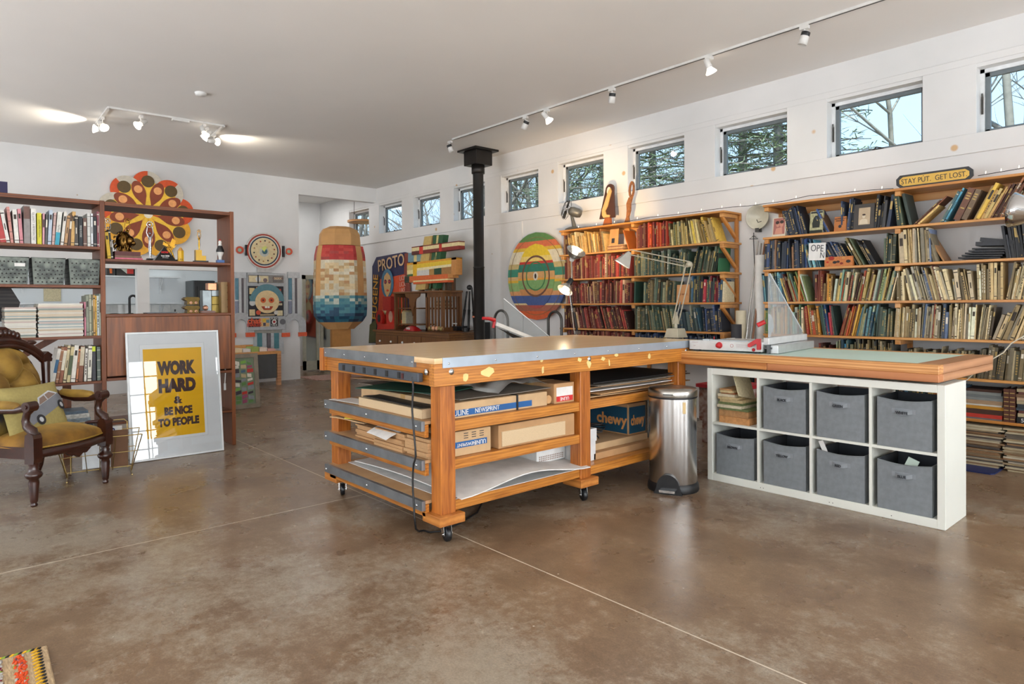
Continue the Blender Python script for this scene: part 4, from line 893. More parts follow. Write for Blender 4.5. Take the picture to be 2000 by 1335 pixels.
# keep the pages of neighbouring runs apart, then build: the largest in view one by one, the rest as one mass
for b in BOOKS:
    X = Vector((b['x'], FY, b['z'])); b['t'] = (X-Vector((0, 0, CAMH))).dot(FW); a = RT.dot(X-Vector((0, 0, CAMH)))/b['t']*FPX+CX
    b['px'] = a; vis = 1 if (a < 2010 and b['z'] > .6 and b['x'] < -1.05) else (.5 if a < 2040 else 0)
    if b['zi'] == 5 and b['unit'] == 'red': vis = .15
    if b['zi'] == 5 and a < 1885: vis = .4
    if b['zi'] == 6: vis = .1
    b['area'] = b['w']*b['h']/b['t']**2*vis
BOOKS = [b for b in BOOKS if b['area'] > 0]
order = sorted(BOOKS, key=lambda b: -b['area']); N_IND = 248
keep = set(id(b) for b in order[:N_IND])
SHN = {1: 'uppermost shelf', 2: 'second shelf down', 3: 'third shelf down', 4: 'fourth shelf down', 5: 'fifth shelf down', 6: 'sixth shelf down'}
UN = {'red': 'red-book bookcase', 'sign': 'under yellow sign'}
def bookM(b):
    T = Matrix.Translation((b['x'], b['y'], b['z']+.0006)); R = Matrix.Rotation(b['ln'], 4, 'Y')
    # pivot so that the lowest corner stands on the board
    if b['ln'] > 0: return T @ R @ Matrix.Translation((0, 0, 0)) if False else Matrix.Translation((b['x'], b['y'], b['z']+.0006+b['w']*math.sin(b['ln']))) @ R
    return T @ R
mass = MB(); mass_m = [pages_m, gold_m]; mass_i = {}
cnt = {}
for b in sorted(BOOKS, key=lambda b: (b['unit'], b['zi'], b['x'])):
    key = (b['unit'], b['zi']); cnt[key] = cnt.get(key, 0)+1; n = cnt[key]; M = bookM(b); w_, h_, d_ = b['w'], b['h'], b['d']; rr = random.Random(n*7+b['zi'])
    ink = gold_m if lum(b['col']) < 95 else (white_ink if lum(b['col']) < 130 else dark_ink)
    if id(b) in keep:
        mb = book_mesh(w_, h_, d_, b['col'], b['st'], rr); spine_print(mb, w_, h_, b['st'], rr, 1)
        o = bpy.data.objects.new('book', mb.mesh('book', [cover(b['col']), ink])); COL.objects.link(o); o.matrix_world = M
        c = min(.0025, w_*.2)
        pg = bpy.data.objects.new('page_block', MB().box(c+.0002, w_-c-.0002, c+.0002, d_-.003, .003, h_-.004).mesh('page_block', pages_m)); COL.objects.link(pg); pg.parent = o
        sz = 'slim' if w_ < .013 else ('thick' if w_ > .028 else 'tall' if h_ > .26 else 'medium'); ln = math.degrees(b['ln']); le = 'leaning ' if abs(ln) > 6 else ''
        tag(o, '%s %s %sbook, %s from stovepipe side, %s, %s' % (sz, cname(b['col']), le, ordinal(n), SHN[b['zi']], UN[b['unit']]), 'book', 'books on the %s, %s' % (SHN[b['zi']], UN[b['unit']]))
    else:
        for m_ in (cover(b['col']),):
            if m_.name not in mass_i: mass_i[m_.name] = len(mass_m); mass_m.append(m_)
        i0 = mass_i[cover(b['col']).name]; book_mesh(w_, h_, d_, b['col'], 0, rr, mass, M, i0)
        c = min(.0025, w_*.2); mass.box(c+.0002, w_-c-.0002, c, d_-.003, .003, h_-.004, 0, M); spine_print(mass, w_, h_, b['st'], rr, 1, M)
solo('distant_books', mass, mass_m, 'further books filling the pine shelves, too small to tell apart', 'books', kind='stuff')
# ---------------------------------------------------------------- faced-out books, albums, signs on the shelves
def slab(name, label, cat, px, py, z, w_, h_, th, m, Y=FY+.02, lean=8, extra=None, group=None, mats2=None, rz=0):
    """something flat standing on a shelf, face to the room, top tipped back"""
    x = onY(px, py, Y).x; t = thing(name, label, cat, (x, Y, z), 0, group); R = Matrix.Rotation(math.radians(rz), 4, 'Z') @ Matrix.Rotation(-math.radians(lean), 4, 'X')
    part('cover', MB().box(-w_/2, w_/2, 0, th, .0008, h_, 0, R), m, t, True)
    if extra: extra(t, R, w_, h_)
    return t
skin = mat('print_flesh', '#c98d78', .6); hair = mat('print_dark_hair', '#3c2a25', .6)
def couple(t, R, w_, h_):
    part('picture', MB().box(-w_*.42, w_*.46, -.0012, 0, h_*.12, h_*.97, 0, R), mat('print_dusky_pink', '#a5685e', .6), t, True)
    m1 = MB(); F_ = lambda x, z: R @ Matrix.Translation((x, -.002, z)) @ Matrix.Rotation(PI/2, 4, 'X')
    m1.prism(circle(14, w_*.13, ry=h_*.12), 0, .001, F_(-w_*.08, h_*.62)); m1.prism(circle(14, w_*.14, ry=h_*.13), 0, .001, F_(w_*.2, h_*.62)); m1.prism([(-w_*.3, -h_*.25), (w_*.3, -h_*.25), (w_*.25, h_*.1), (-w_*.2, h_*.05)], 0, .0008, F_(0, h_*.38)); part('printed_figures', m1, skin, t, True)
    m2 = MB(); m2.prism(circle(12, w_*.14, ry=h_*.09), 0, .0014, F_(-w_*.12, h_*.74)); m2.prism(circle(12, w_*.15, ry=h_*.09), 0, .0014, F_(w_*.22, h_*.76)); part('printed_hair', m2, hair, t, True)
slab('picture_book', 'worn pink book with two embracing figures facing out on shelf', 'book', 1520, 437, SZ[1], .125, .18, .012, mat('worn_cream_edge', '#d8cdb8', .7), extra=couple)
def knight(t, R, w_, h_):
    F_ = lambda x, z: R @ Matrix.Translation((x, -.0015, z)) @ Matrix.Rotation(PI/2, 4, 'X')
    m = MB(); m.prism([(-.03, 0), (.03, 0), (.034, .04), (.022, .095), (.01, .11), (-.01, .11), (-.024, .09), (-.036, .04)], 0, .001, F_(0, h_*.25)); m.box(-w_*.5, w_*.5, -.001, 0, h_*.0, h_*.14, 0, R); part('printed_figure', m, mat('print_black_green', '#20261f', .6), t, True)
    part('title_band', MB().box(-w_*.45, w_*.45, -.001, 0, h_*.9, h_*.97, 0, R), ink_m, t, True)
slab('old_novel', 'cream and dark green novel with crouching figure facing out', 'book', 1593, 432, SZ[1], .115, .205, .022, mat('print_cream_green', '#b9b58c', .6, var=.4, scale=60), extra=knight)
def phantom(t, R, w_, h_):
    M = frameM(R @ Vector((0, -.001, h_*.85)), R.to_3x3() @ Vector((1, 0, 0)), R.to_3x3() @ Vector((0, 0, 1)))
    part('lettering', text_mb('THE PHANTOM', .014, M), ink_m, t, True); M2 = frameM(R @ Vector((0, -.001, h_*.72)), R.to_3x3() @ Vector((1, 0, 0)), R.to_3x3() @ Vector((0, 0, 1)))
    part('lettering', text_mb('PREDATOR', .014, M2), ink_m, t, True)
    part('printed_figure', MB().prism(circle(10, .014), 0, .001, R @ Matrix.Translation((0, -.001, h_*.33)) @ Matrix.Rotation(PI/2, 4, 'X')), ink_m, t, True)
slab('old_novel', 'small orange-brown novel facing out between navy books', 'book', 1640, 432, SZ[1], .10, .13, .02, mat('cloth_orange_brown', '#b5713c', .7), extra=phantom)
def portrait(t, R, w_, h_):
    F_ = lambda x, z: R @ Matrix.Translation((x, -.0015, z)) @ Matrix.Rotation(PI/2, 4, 'X')
    part('photograph', MB().box(-w_*.26, w_*.3, -.001, 0, h_*.18, h_*.85, 0, R), mat('sepia_print', '#bfa98c', .5), t, True)
    part('printed_figure', MB().prism([(-.035, 0), (.035, 0), (.03, .035), (.012, .045), (-.012, .045), (-.03, .035)], 0, .001, F_(0, h_*.2)).prism(circle(12, .013, ry=.017), 0, .0012, F_(0, h_*.5)), mat('sepia_light', '#d9cbb2', .5), t, True)
    part('printed_hair', MB().prism(circle(12, .014, ry=.008), 0, .0016, F_(0, h_*.57)), hair, t, True)
slab('photo_album', 'dark grey album with sepia portrait of a young person facing out', 'album', 1686, 420, SZ[1], .165, .22, .015, mat('charcoal_card', '#4a4643', .7), extra=portrait)
# big slanted boards
def lean_board(name, label, px, z, w_, h_, th, lean, m, Y=FY+.05, cat='book', zo=0):
    x = onY(px, 600, Y).x; ln = math.radians(lean); o_ = Matrix.Translation((x, Y, z+.001+(th*math.sin(ln) if ln > 0 else 0)+zo)) @ Matrix.Rotation(ln, 4, 'Y')
    ob = bpy.data.objects.new(name, MB().box(0, th, 0, w_, 0, h_).mesh(name, m)); COL.objects.link(ob); ob.matrix_world = o_; bevel(ob, .001); return tag(ob, label, cat)
lean_board('album', 'tall dark green album leaning at the bracket joint beneath the yellow sign', 1776, SZ[1], .2, .27, .022, -12, mat('dark_green_cloth', '#3a4640', .6))
lean_board('album', 'big orange-brown album slanting beside the stack of magazines', 1228, SZ[1], .2, .24, .012, -20, mat('album_orange', '#b5642a', .5))
lean_board('album', 'large plain green board leaning against the end brace', 1402, SZ[2], .22, .28, .006, 3, mat('album_green', '#2d6a48', .5))
lean_board('album', 'dark green folio standing at the middle bracket of third shelf', 1238, SZ[3], .22, .25, .02, 2, mat('folio_green', '#2b4a3c', .5))
lean_board('album', 'cream folio with green top beside the end brace', 1409, SZ[3], .2, .21, .03, 0, cream_m)
lean_board('wooden_picture', 'thin wooden frame leaning steeply among cream books', 1842, SZ[2], .2, .27, .012, -28, mat('frame_wood', '#a87a4a', .5), cat='frame')
for i, (px, th, h_, ln, c, lb) in enumerate(((1812, .040, .25, 24, '#6a4a38', 'thick brown ledger dated in gold leaning on the uppermost shelf'), (1826, .030, .235, 24.3, '#6e5540', 'second brown ledger leaning against the dated one'))):
    pass
x = onY(1862, 600, FY+.03).x
for (dx, th, h_, c, lb) in ((0, .045, .255, '#704a38', 'thick brown ledger with stamped title leaning on the uppermost shelf'), (.053, .036, .24, '#75604a', 'taupe ledger leaning against the thick brown one')):
    ln = math.radians(24); M = Matrix.Translation((x+dx, FY+.03, SZ[1]+.001+th*math.sin(ln))) @ Matrix.Rotation(ln, 4, 'Y'); mb = book_mesh(th, h_, .2, c, 0, rb)
    o = bpy.data.objects.new('ledger', mb.mesh('ledger', [cover(c)])); COL.objects.link(o); o.matrix_world = M; tag(o, lb, 'book')
    pg = bpy.data.objects.new('page_block', MB().box(.003, th-.003, .003, .195, .003, h_-.004).mesh('page_block', pages_m)); COL.objects.link(pg); pg.parent = o
    tm = MB(); 
    for k, (a, b2) in enumerate(((.82, .86), (.74, .78), (.66, .70), (.36, .40))): tm.box(th*.2, th*.8, -.0008, .0002, h_*a, h_*b2)
    sp = bpy.data.objects.new('spine_title', tm.mesh('spine_title', gold_m)); COL.objects.link(sp); sp.parent = o
# black books sprawled flat on each other
x0 = onY(1868, 600, FY+.03).x; x1 = onY(1958, 600, FY+.03).x; rr = random.Random(2)
for i in range(7):
    th = .012 if i < 5 else .03; a = math.radians(12+i*2.2); L = .27-.01*i; xe = x1-.012*i*0; zb = SZ[2]+.001+i*.0165
    M = Matrix.Translation((x1-.01+.006*i, FY+.03+.005*i, zb)) @ Matrix.Rotation(PI, 4, 'Z') @ Matrix.Rotation(0, 4, 'Y')
    M = Matrix.Translation((x1-L-.004*(6-i), FY+.03, zb+math.sin(a)*0+ .09*0)) @ Matrix.Rotation(-0.0, 4, 'Y')
    ob = bpy.data.objects.new('black_book', MB().box(0, L, 0, .18, 0, th).mesh('black_book', cover(rr.choice(PAL['black'])))); COL.objects.link(ob)
    ob.matrix_world = Matrix.Translation((x0+.01+.022*i, FY+.03+.003*i, zb+(.0 if i < 5 else .002*i))) @ Matrix.Rotation(math.radians(3.0 if i < 6 else 10), 4, 'Y') @ Matrix.Translation((0, 0, .03 if i == 6 else .015))
    tag(ob, '%s black book in the slumped pile, %s from the bottom, beside upright black folders' % ('thick' if th > .02 else 'thin', ordinal(i+1)), 'book', 'slumped black books')
# flat magazines and the upright booklet by the lamp
x0 = onY(1187, 600, FY+.03).x; x1 = onY(1218, 600, FY+.03).x; z = SZ[1]
for i in range(6):
    th = .011; solo('magazine', MB().box(x0+.003*i*(i % 2), x1-.004*(i % 3), FY+.03, FY+.22, z+.0005, z+th), mat('tan_mag_%d' % (i % 3), ['#b58a60', '#8a5f44', '#c9a070'][i % 3], .8, var=.3, scale=50), 'tan magazine in the small flat pile by the orange album, %s from the bottom' % ordinal(i+1), 'magazine', 'flat magazines on the lamp-lit shelf'); z += th+.0005
def booklet(t, R, w_, h_): part('printed_picture', MB().box(-w_*.25, w_*.1, -.001, 0, h_*.12, h_*.42, 0, R), ink_m, t, True)
slab('booklet', 'tan booklet with small dark picture standing on the flat magazines', 'booklet', 1198, 450, z+.0006, .13, .19, .006, mat('tan_booklet', '#c08e58', .7), Y=FY+.05, lean=6, extra=booklet)
# kraft sign in the green row, OPEN sheet, patterned orange box, note
def ksign(t, R, w_, h_):
    M = frameM(R @ Vector((0, -.001, h_*.45)), R.to_3x3() @ Vector((1, 0, 0)), R.to_3x3() @ Vector((0, 0, 1)))
    part('lettering', text_mb('GO WEST', .028, M), mat('faded_ink', '#8a5030', .7), t, True)
slab('kraft_sign', 'kraft paper card with faded handwriting standing before green books', 'sign', 1333, 575, SZ[3], .155, .19, .003, mat('kraft_card', '#c08a5a', .8), Y=FY+.002, lean=4, extra=ksign)
p = onY(1596, 473, FY-.004)
t = thing('open_sign', 'white sheet handwritten OPEN taped to the edge of a shelf', 'sign', (p.x, FY-.004, p.z-.06))
Rr = Matrix.Rotation(math.radians(2), 4, 'Y')
part('sheet', MB().box(-.075, .075, -.001, 0, -.10, .055, 0, Rr), paper_m, t, True)
part('lettering', text_mb('OPE', .085, frameM((0, -.0015, .005), (1, 0, -.1), (0, 0, 1)), sx_=.75).add([], []), mat('grey_marker', '#5a5a5c', .7), t, True)
part('lettering', text_mb('N', .075, frameM((.045, -.0015, -.06), (1, 0, -.1), (0, 0, 1)), sx_=.75), mat('grey_marker', '#5a5a5c', .7), t, True)
def obox(t, R, w_, h_):
    for i, (x, z_, r, c) in enumerate(((-.06, .09, .026, '#a02818'), (-.03, .045, .018, '#1d1a18'), (.0, .05, .015, '#3a1a12'), (.05, .09, .018, '#c88a4a'), (.09, .05, .02, '#2a201c'), (-.095, .05, .012, '#c03018'), (.03, .03, .014, '#7a1a10'))):
        part('printed_mark', MB().prism(circle(9, r, ry=r*.7), 0, .0012, R @ Matrix.Translation((x*.95, -.0012, z_*.8)) @ Matrix.Rotation(PI/2, 4, 'X')), mat('print_'+c[1:], c, .6), t, True)
slab('patterned_box', 'orange box decorated with dark red and black shapes on second shelf', 'box', 1637, 520, SZ[2], .235, .085, .05, mat('orange_printed_box', '#c8793f', .6, var=.25, scale=60), Y=FY+.003, lean=0, extra=obox)
# stacks on the lowest shelf and on the floor at the end of the wall
def stack(name, lab, cat, x0, x1, y0, y1, z, zend, cols, ths, grp, seed=1, jx=.02):
    rr = random.Random(seed); i = 0
    while True:
        th = ths[i] if i < len(ths) else rr.choice(ths[-3:])*rr.uniform(.8, 1.2)
        if z+th > zend: break
        a, b = rr.uniform(-jx, jx), rr.uniform(-jx, jx); c = cols[i] if i < len(cols) else rr.choice(cols)
        solo(name, MB().box(x0+a, x1+b, y0+rr.uniform(0, .02), y1, z+.0004, z+th), mat('edge_'+c[1:], c, .8, var=.35, scale=70, stretch=(.3, .3, 12)), lab % (cname(c), ordinal(i+1)), cat, grp); z += th+.0004; i += 1
    return z
xa = onY(1880, 800, FY+.02).x; xb = onY(1956, 800, FY+.02).x
stack('flat_book', '%s flat book, %s up from the lowest shelf, by the leather pair', 'book', xa-.05, xb, FY+.02, BW-.06, SZ[6], SZ[6]+.25, ['#6f7478', '#c23a2a', '#4a2e22', '#c98f2c', '#ddd8cc', '#b09070', '#8a8f8c', '#75797a'], [.012, .028, .036, .024, .012, .03, .02, .02], 'flat books on the lowest shelf', 3, .012)
xc = onY(1960, 800, FY+.02).x
for i in range(2):
    x = xc+i*.036; mb = book_mesh(.034, .245, .22, '', 0, rb)
    for k in range(7): mb.box(.003, .031, -.004, 0, .02+k*.032, .026+k*.032, 1)
    o = solo('leather_book', MB().box(0, .001, 0, .001, 0, .001), cover('#5a3224'), ('ribbed brown leather volume beside the flat book pile', 'ribbed brown leather volume at the outer side of the pair')[i], 'book'); o.data = mb.mesh('leather_book', [cover('#5a3224'), gold_m]); o.location = (x, FY+.02, SZ[6]+.0005)
xd2 = xc+.08
stack('flat_book', '%s old book stacked, %s up from the numbered black slab', 'book', xd2, xd2+.25, FY+.02, BW-.06, SZ[6]+.045, SZ[6]+.27, ['#c4b48e', '#6a4038', '#4a5560', '#333a40', '#b0a080', '#c4a88a', '#7a5a40'], [.026, .02, .02, .028], 'old books at the end of the lowest shelf', 5, .008)
t = thing('numbered_slab', 'black slab with white digits beneath old books on the lowest shelf', 'sign', (xd2+.12, FY+.015, SZ[6]))
part('body', MB().box(-.12, .14, 0, .1, .0005, .043), black_m, t, True); part('lettering', text_mb('58 00', .04, frameM((-.05, -.001, .022), (1, 0, 0), (0, 0, 1))), paper_m, t, True)
cols = ['#b8a888', '#8a6a4a', '#cabd9e', '#5a5048', '#a58e6c', '#d2c8b0', '#6e6458', '#9a7550']
for i, (p0, p1, sd) in enumerate(((1870, 1955, 4), (1963, 2065, 6))):
    a, b = onY(p0, 850, FY-.02).x, onY(p1, 850, FY-.02).x
    stack('paper_folder', '%s worn folder, %s up from the floor, '+('stack behind the blue mat', 'stack beyond the blue mat')[i], 'folder', a, b, FY-.02, BW-.06, .001+(.008 if i == 0 else 0), SZ[6]-ST-.02, cols, [.011, .008, .014], ('worn folders stacked behind the blue mat', 'worn folders stacked beyond the blue mat')[i], sd, .022)
pts = [onZ(1878, 893, .001), onZ(1880, 919, .001), onZ(1940, 926, .001), onZ(1960, 906, .001), Vector((-1.30, 6.1, 0)), Vector((-1.65, 6.1, 0))]
solo('blue_mat', MB().prism([(-1.7, 5.725), (-1.28, 5.725), (-1.262, 5.76), (-1.255, 6.2), (-1.7, 6.2)], .0005, .008), mat('deep_blue_vinyl', '#15275c', .5), 'deep blue mat lying on the floor beneath the bottom shelf', 'mat')
# stuff on the floor between bin and cube unit
solo('red_lidded_tub', MB().box(-3.35, -2.95, 5.2, 5.6, .2, .5).box(-3.37, -2.93, 5.18, 5.62, .5, .53, 1).box(-3.33, -2.97, 5.22, 5.58, 0, .2, 0), [mat('clear_tub', '#b8a8a0', .4, var=.5, scale=20, col2='#7a4a3a'), mat('red_lid', '#b02430', .4)], 'storage tub with red lid glimpsed between bin and cube unit', 'storage tub')
# ================================================================ sign
p0 = onY(1751, 365, FY+.04); p1 = onY(1901, 337, FY+.04); xm = (p0.x+p1.x)/2; hw = (p1.x-p0.x)/2
t = thing('motto_sign', 'black-edged yellow sign reading STAY PUT. GET LOST. on top of the bookcase', 'sign', (xm, FY+.04, SZ[0]))
hh = .105; pl = [(-hw+.03, 0), (hw-.03, 0), (hw, hh*.28), (hw, hh*.72), (hw-.03, hh), (-hw+.03, hh), (-hw, hh*.72), (-hw, hh*.28)]
Rs = frameM((0, 0, .001), (1, 0, 0), (0, -.12, 1))
part('board', MB().prism(pl, -.015, 0, Rs), black_m, t, True)
pl2 = [(x*.91+(0), hh/2+(y-hh/2)*.70) for x, y in pl]
part('face', MB().prism(pl2, 0, .0015, Rs), mat('sign_yellow', '#dcb04a', .5), t, True)
part('lettering', text_mb('STAY PÚT.  GET LOST.', .058, Rs @ Matrix.Translation((0, hh*.47, .002)), sx_=.80), black_m, t, True)
# ================================================================ along the window wall
gal = MB()
def wallplate(): pass
# stovepipe
sx_, sy_ = -7.36, 5.86; pr = .078
sp = thing('stovepipe', 'black round stovepipe rising through the ceiling between the windows', 'stovepipe', (sx_, sy_, 0))
sp_m = mat('black_stove_steel', '#2b2826', .38, .5, .2, 6)
Ms = Matrix.Translation((sx_, sy_, 0))
part('pipe', MB().lathe([(pr, .0), (pr, 1.78), (pr+.004, 1.785), (pr+.004, 1.80), (pr-.002, 1.805), (pr-.002, 3.16)], 32, 0, Ms), sp_m, sp)
part('collar', MB().lathe([(pr+.002, 3.12), (pr+.016, 3.125), (pr+.016, 3.24), (pr, 3.245)], 32, 0, Ms), sp_m, sp)
part('support_box', MB().box(sx_-.145, sx_+.145, sy_-.145, sy_+.145, 3.235, 3.43), sp_m, sp, bev=.004)
part('ceiling_plate', MB().box(sx_-.21, sx_+.21, sy_-.21, sy_+.21, 3.43, ZC-.001), sp_m, sp)
part('damper_knob', MB().lathe([(.0001, .03), (.014, .028), (.016, .0)], 12, 0, Matrix.Translation((sx_-.02, sy_-pr, 1.09)) @ Matrix.Rotation(PI/2, 4, 'X')), mat('copper_knob', '#b06a50', .4, .5), sp)
part('stove', MB().box(sx_-.25, sx_+.25, sy_-.22, sy_+.2, .12, .62).box(sx_-.28, sx_+.28, sy_-.25, sy_+.23, .62, .65).box(sx_-.22, sx_-.18, sy_-.2, sy_-.16, 0, .12).box(sx_+.18, sx_+.22, sy_-.2, sy_-.16, 0, .12), sp_m, sp)
# posts on the wall beside the pipe
struct('trim_6', MB().box(-7.02, -6.90, YW-.02, YW-.0005, 0, OZ0-.16), board_m)
# ---- oval artwork of stripes and rings
oc = onY(1050, 539, YW-.05); RX, RZ = .585, .60
ov = thing('oval_artwork', 'large oval striped artwork with concentric rings hung beside the red books', 'artwork', (oc.x, YW-.05, oc.z))
bands = [(1.0, '#5f8a4e'), (.80, '#d8714a'), (.66, '#d9b23e'), (.58, '#e6dcc0'), (.30, '#c9b47a'), (.18, '#3f8a72'), (-.0, '#d9b27c'), (-.08, '#e0b53a'), (-.14, '#8fb070'), (-.34, '#d99a66'), (-.44, '#4a5f96'), (-.62, '#e8cf9a'), (-.66, '#a8604a'), (-.80, '#d86030')]
def oval_bands(rx, rz, bands, y, th, mats, mb, lo=-1, hi=1):
    for i, (top, c) in enumerate(bands):
        bot = bands[i+1][0] if i+1 < len(bands) else -1
        t0, t1 = min(top, 1), max(bot, -1); k = 6; L = []; R_ = []
        for j in range(k+1):
            s_ = t1+(t0-t1)*j/k; w_ = rx*math.sqrt(max(0, 1-s_*s_)); L.append((-w_, s_*rz)); R_.append((w_, s_*rz))
        poly = L+R_[::-1]; poly = [p for n, p in enumerate(poly) if n == 0 or (abs(p[0]-poly[n-1][0])+abs(p[1]-poly[n-1][1])) > 1e-5]
        if len(poly) > 2: mb.prism(poly, 0, th, on_window_wall((0, 0, 0)) @ Matrix.Translation((0, 0, y)), mats.setdefault(c, len(mats)))
def art_m(c): return mat('paint_'+c[1:], c, .55, var=.14, scale=25)
mm = {}; mb = MB(); oval_bands(RX, RZ, bands, 0, .03, mm, mb); part('striped_disc', mb, [art_m(c) for c in mm], ov, True)
b2 = [(1.0, '#e8c832'), (.62, '#ecd27a'), (.46, '#c93a2e'), (.38, '#2f7a66'), (.14, '#d3a268'), (-.06, '#e6a33a'), (-.12, '#7fa868'), (-.40, '#c98a54'), (-.60, '#44598e'), (-.9, '#b5504a')]
mm = {}; mb = MB(); oval_bands(RX*.62, RZ*.74, b2, .03, .006, mm, mb); part('inner_disc', mb, [art_m(c) for c in mm], ov, True)
for rr_, c, wd in ((.43, '#6d4a3a', .045), (.30, '#3f7a48', .035), (.88, '#8a6f48', .012)):
    mb = MB(); n = 48; W = on_window_wall((0, 0, 0))
    for i in range(n):
        a, b = 2*PI*i/n, 2*PI*(i+1)/n; q = [(RX*rr_*math.cos(a), RZ*rr_*math.sin(a)), (RX*(rr_+wd)*math.cos(a), RZ*(rr_+wd)*math.sin(a)), (RX*(rr_+wd)*math.cos(b), RZ*(rr_+wd)*math.sin(b)), (RX*rr_*math.cos(b), RZ*rr_*math.sin(b))]
        mb.add([W @ Vector((x, y, .0375)) for x, y in q], [(0, 1, 2, 3)])
    part('ring', mb, art_m(c), ov, True)
part('centre_picture', MB().prism(circle(20, .045, ry=.06), .036, .041, on_window_wall((0, 0, 0))).prism(circle(10, .02, ry=.035), .041, .043, on_window_wall((0, 0, 0)), 1), [art_m('#e0d8c8'), art_m('#33241f')], ov, True)
# ---- plaid crossed-beams artwork
pc = onY(845, 512, YW-.12); Wp = Matrix.Translation((0, YW-.18, 0)); 
pa = thing('plaid_artwork', 'red, yellow and green plaid artwork of crossed planks standing on the oak cabinet', 'artwork', (pc.x, 5.85, 1.5))
def wpt(px, py, y=YW-.12): return onY(px, py, y)
def plank(p4, colr, th=.10, y=5.8):
    """four picture corners on the plane y, thickness back to the wall"""
    q = [wpt(px, py, y) for px, py in p4]; mb = MB(); n = len(q)
    mb.add([tuple(v) for v in q]+[(v.x, v.y+th, v.z) for v in q], [tuple(range(n)), tuple(range(2*n-1, n-1, -1))]+[(i, n+i, n+(i+1) % n, (i+1) % n) for i in range(n)]); return mb
PLK = [
 ([(829, 462), (844, 460), (830, 565), (811, 566)], '#cdb06a'), ([(844, 460), (848, 460), (835, 564), (830, 565)], '#8a6a38'), ([(846, 459), (866, 458), (852, 563), (838, 564)], '#2c5a38'), ([(853, 459), (857, 459), (845, 564), (841, 564)], '#e0cf8a')]
for p4, c in PLK: part('plank', plank(p4, c, .10, 5.80), art_m(c), pa)
def strip_plank(a, b, h0, segs, y, name='plank'):
    """slanting beam between two picture points, cut along its length into coloured blocks"""
    for (t0, t1, dy0, dy1, c) in segs:
        q = [(a[0]+(b[0]-a[0])*t0, a[1]+(b[1]-a[1])*t0+dy0), (a[0]+(b[0]-a[0])*t1, a[1]+(b[1]-a[1])*t1+dy0), (a[0]+(b[0]-a[0])*t1, a[1]+(b[1]-a[1])*t1+dy1), (a[0]+(b[0]-a[0])*t0, a[1]+(b[1]-a[1])*t0+dy1)]
        part(name, plank(q, c, .11, y), art_m(c), pa)
strip_plank((804, 482), (896, 470), 0, [(0, 1, 0, 2, '#7a2a22'), (.0, .16, 2, 9, '#e6d6a0'), (.16, .24, 0, 16, '#d23b2c'), (.24, .58, 2, 9, '#ecd9a2'), (.58, .64, 0, 16, '#c83426'), (.64, 1, 2, 9, '#ecd9a2'), (0, .16, 9, 16, '#5a2a26'), (.24, .58, 9, 16, '#7a3028'), (.64, 1, 9, 16, '#8a2c24')], 5.775)
strip_plank((795, 514), (891, 502), 0, [(0, 1, 0, 4, '#e2a030'), (0, .12, 4, 14, '#d9c27a'), (.12, .2, 0, 34, '#e8b62c'), (.2, .9, 4, 12, '#ecc83a'), (.9, 1, 0, 34, '#c98a4a'), (0, .12, 14, 22, '#f0dda0'), (.2, .9, 12, 17, '#f2e2b0'), (.0, .12, 22, 30, '#3f6a44'), (.2, .45, 17, 32, '#d8d4cc'), (.45, .55, 17, 32, '#b58a4a'), (.55, .7, 17, 30, '#24452f'), (.7, .9, 17, 34, '#a87842')], 5.77)
strip_plank((790, 540), (884, 534), 0, [(0, .1, 0, 12, '#2f3a30'), (.1, .18, 0, 12, '#d8703a'), (.18, .9, 0, 9, '#dc6a34'), (.9, 1, 0, 8, '#c98a4a'), (0, .9, 9, 12, '#f0d9a0'), (.18, .9, 12, 16, '#d9622c')], 5.765)
strip_plank((797, 494), (825, 491), 0, [(0, .4, 0, 18, '#6f93a0'), (.4, .6, 0, 18, '#dcca8a'), (.6, 1, 0, 18, '#7fa0a2')], 5.81)
# ---- PROTO picture board leaning on the wall
pp = thing('lettered_artwork', 'tall colourful artwork with masked face and block letters behind the cabinet', 'artwork', (-10.5, YW-.08, 1.3))
y = YW-.05
def flat(name, p4, c, y_, th=.02, label=None): return part(name, plank(p4, c, th, y_), art_m(c), pp)
flat('panel', [(735, 502), (790, 492), (797, 494), (797, 668), (720, 670), (727, 620), (727, 520)], '#2a2a52', y, .03)
flat('panel', [(790, 495), (797, 494), (800, 570), (788, 572)], '#8a4438', y-.002)
flat('panel', [(742, 545), (790, 535), (790, 665), (735, 668)], '#d8532c', y-.004)
flat('panel', [(728, 545), (741, 540), (738, 612), (727, 630)], '#1d1a2a', y-.006)
flat('panel', [(722, 634), (735, 622), (735, 668), (720, 669)], '#5a5a34', y-.006)
W = lambda px, py, yy: on_window_wall(wpt(px, py, yy))
part('mask_disc', MB().prism(circle(28, .21, ry=.26), 0, .01, W(757, 553, y-.012)), art_m('#4a7fa0'), pp)
part('mask_face', MB().prism([(0, -.26), (.09, -.16), (.13, 0), (.1, .13), (0, .2), (-.1, .13), (-.13, 0), (-.09, -.16)], 0, .01, W(757, 553, y-.02)), art_m('#d9b078'), pp)
for dx, c in ((-.07, '#6a2a52'), (.07, '#6a2a52')):
    part('mask_eye', MB().prism(circle(12, .04, dx, .03), 0, .008, W(757, 553, y-.028)).prism(circle(10, .018, dx, .03), .008, .012, W(757, 553, y-.028), 1), [art_m(c), art_m('#e05a3a')], pp)
part('mask_mouth', MB().prism(circle(12, .035, 0, -.13, ry=.02), 0, .008, W(757, 553, y-.028)), art_m('#e0502c'), pp)
part('shoulders', MB().prism([(-.18, -.22), (-.14, -.02), (-.04, .04), (-.03, .12), (.03, .12), (.04, .04), (.14, -.02), (.18, -.22)], 0, .01, W(757, 590, y-.012)), art_m('#e0d0a0'), pp)
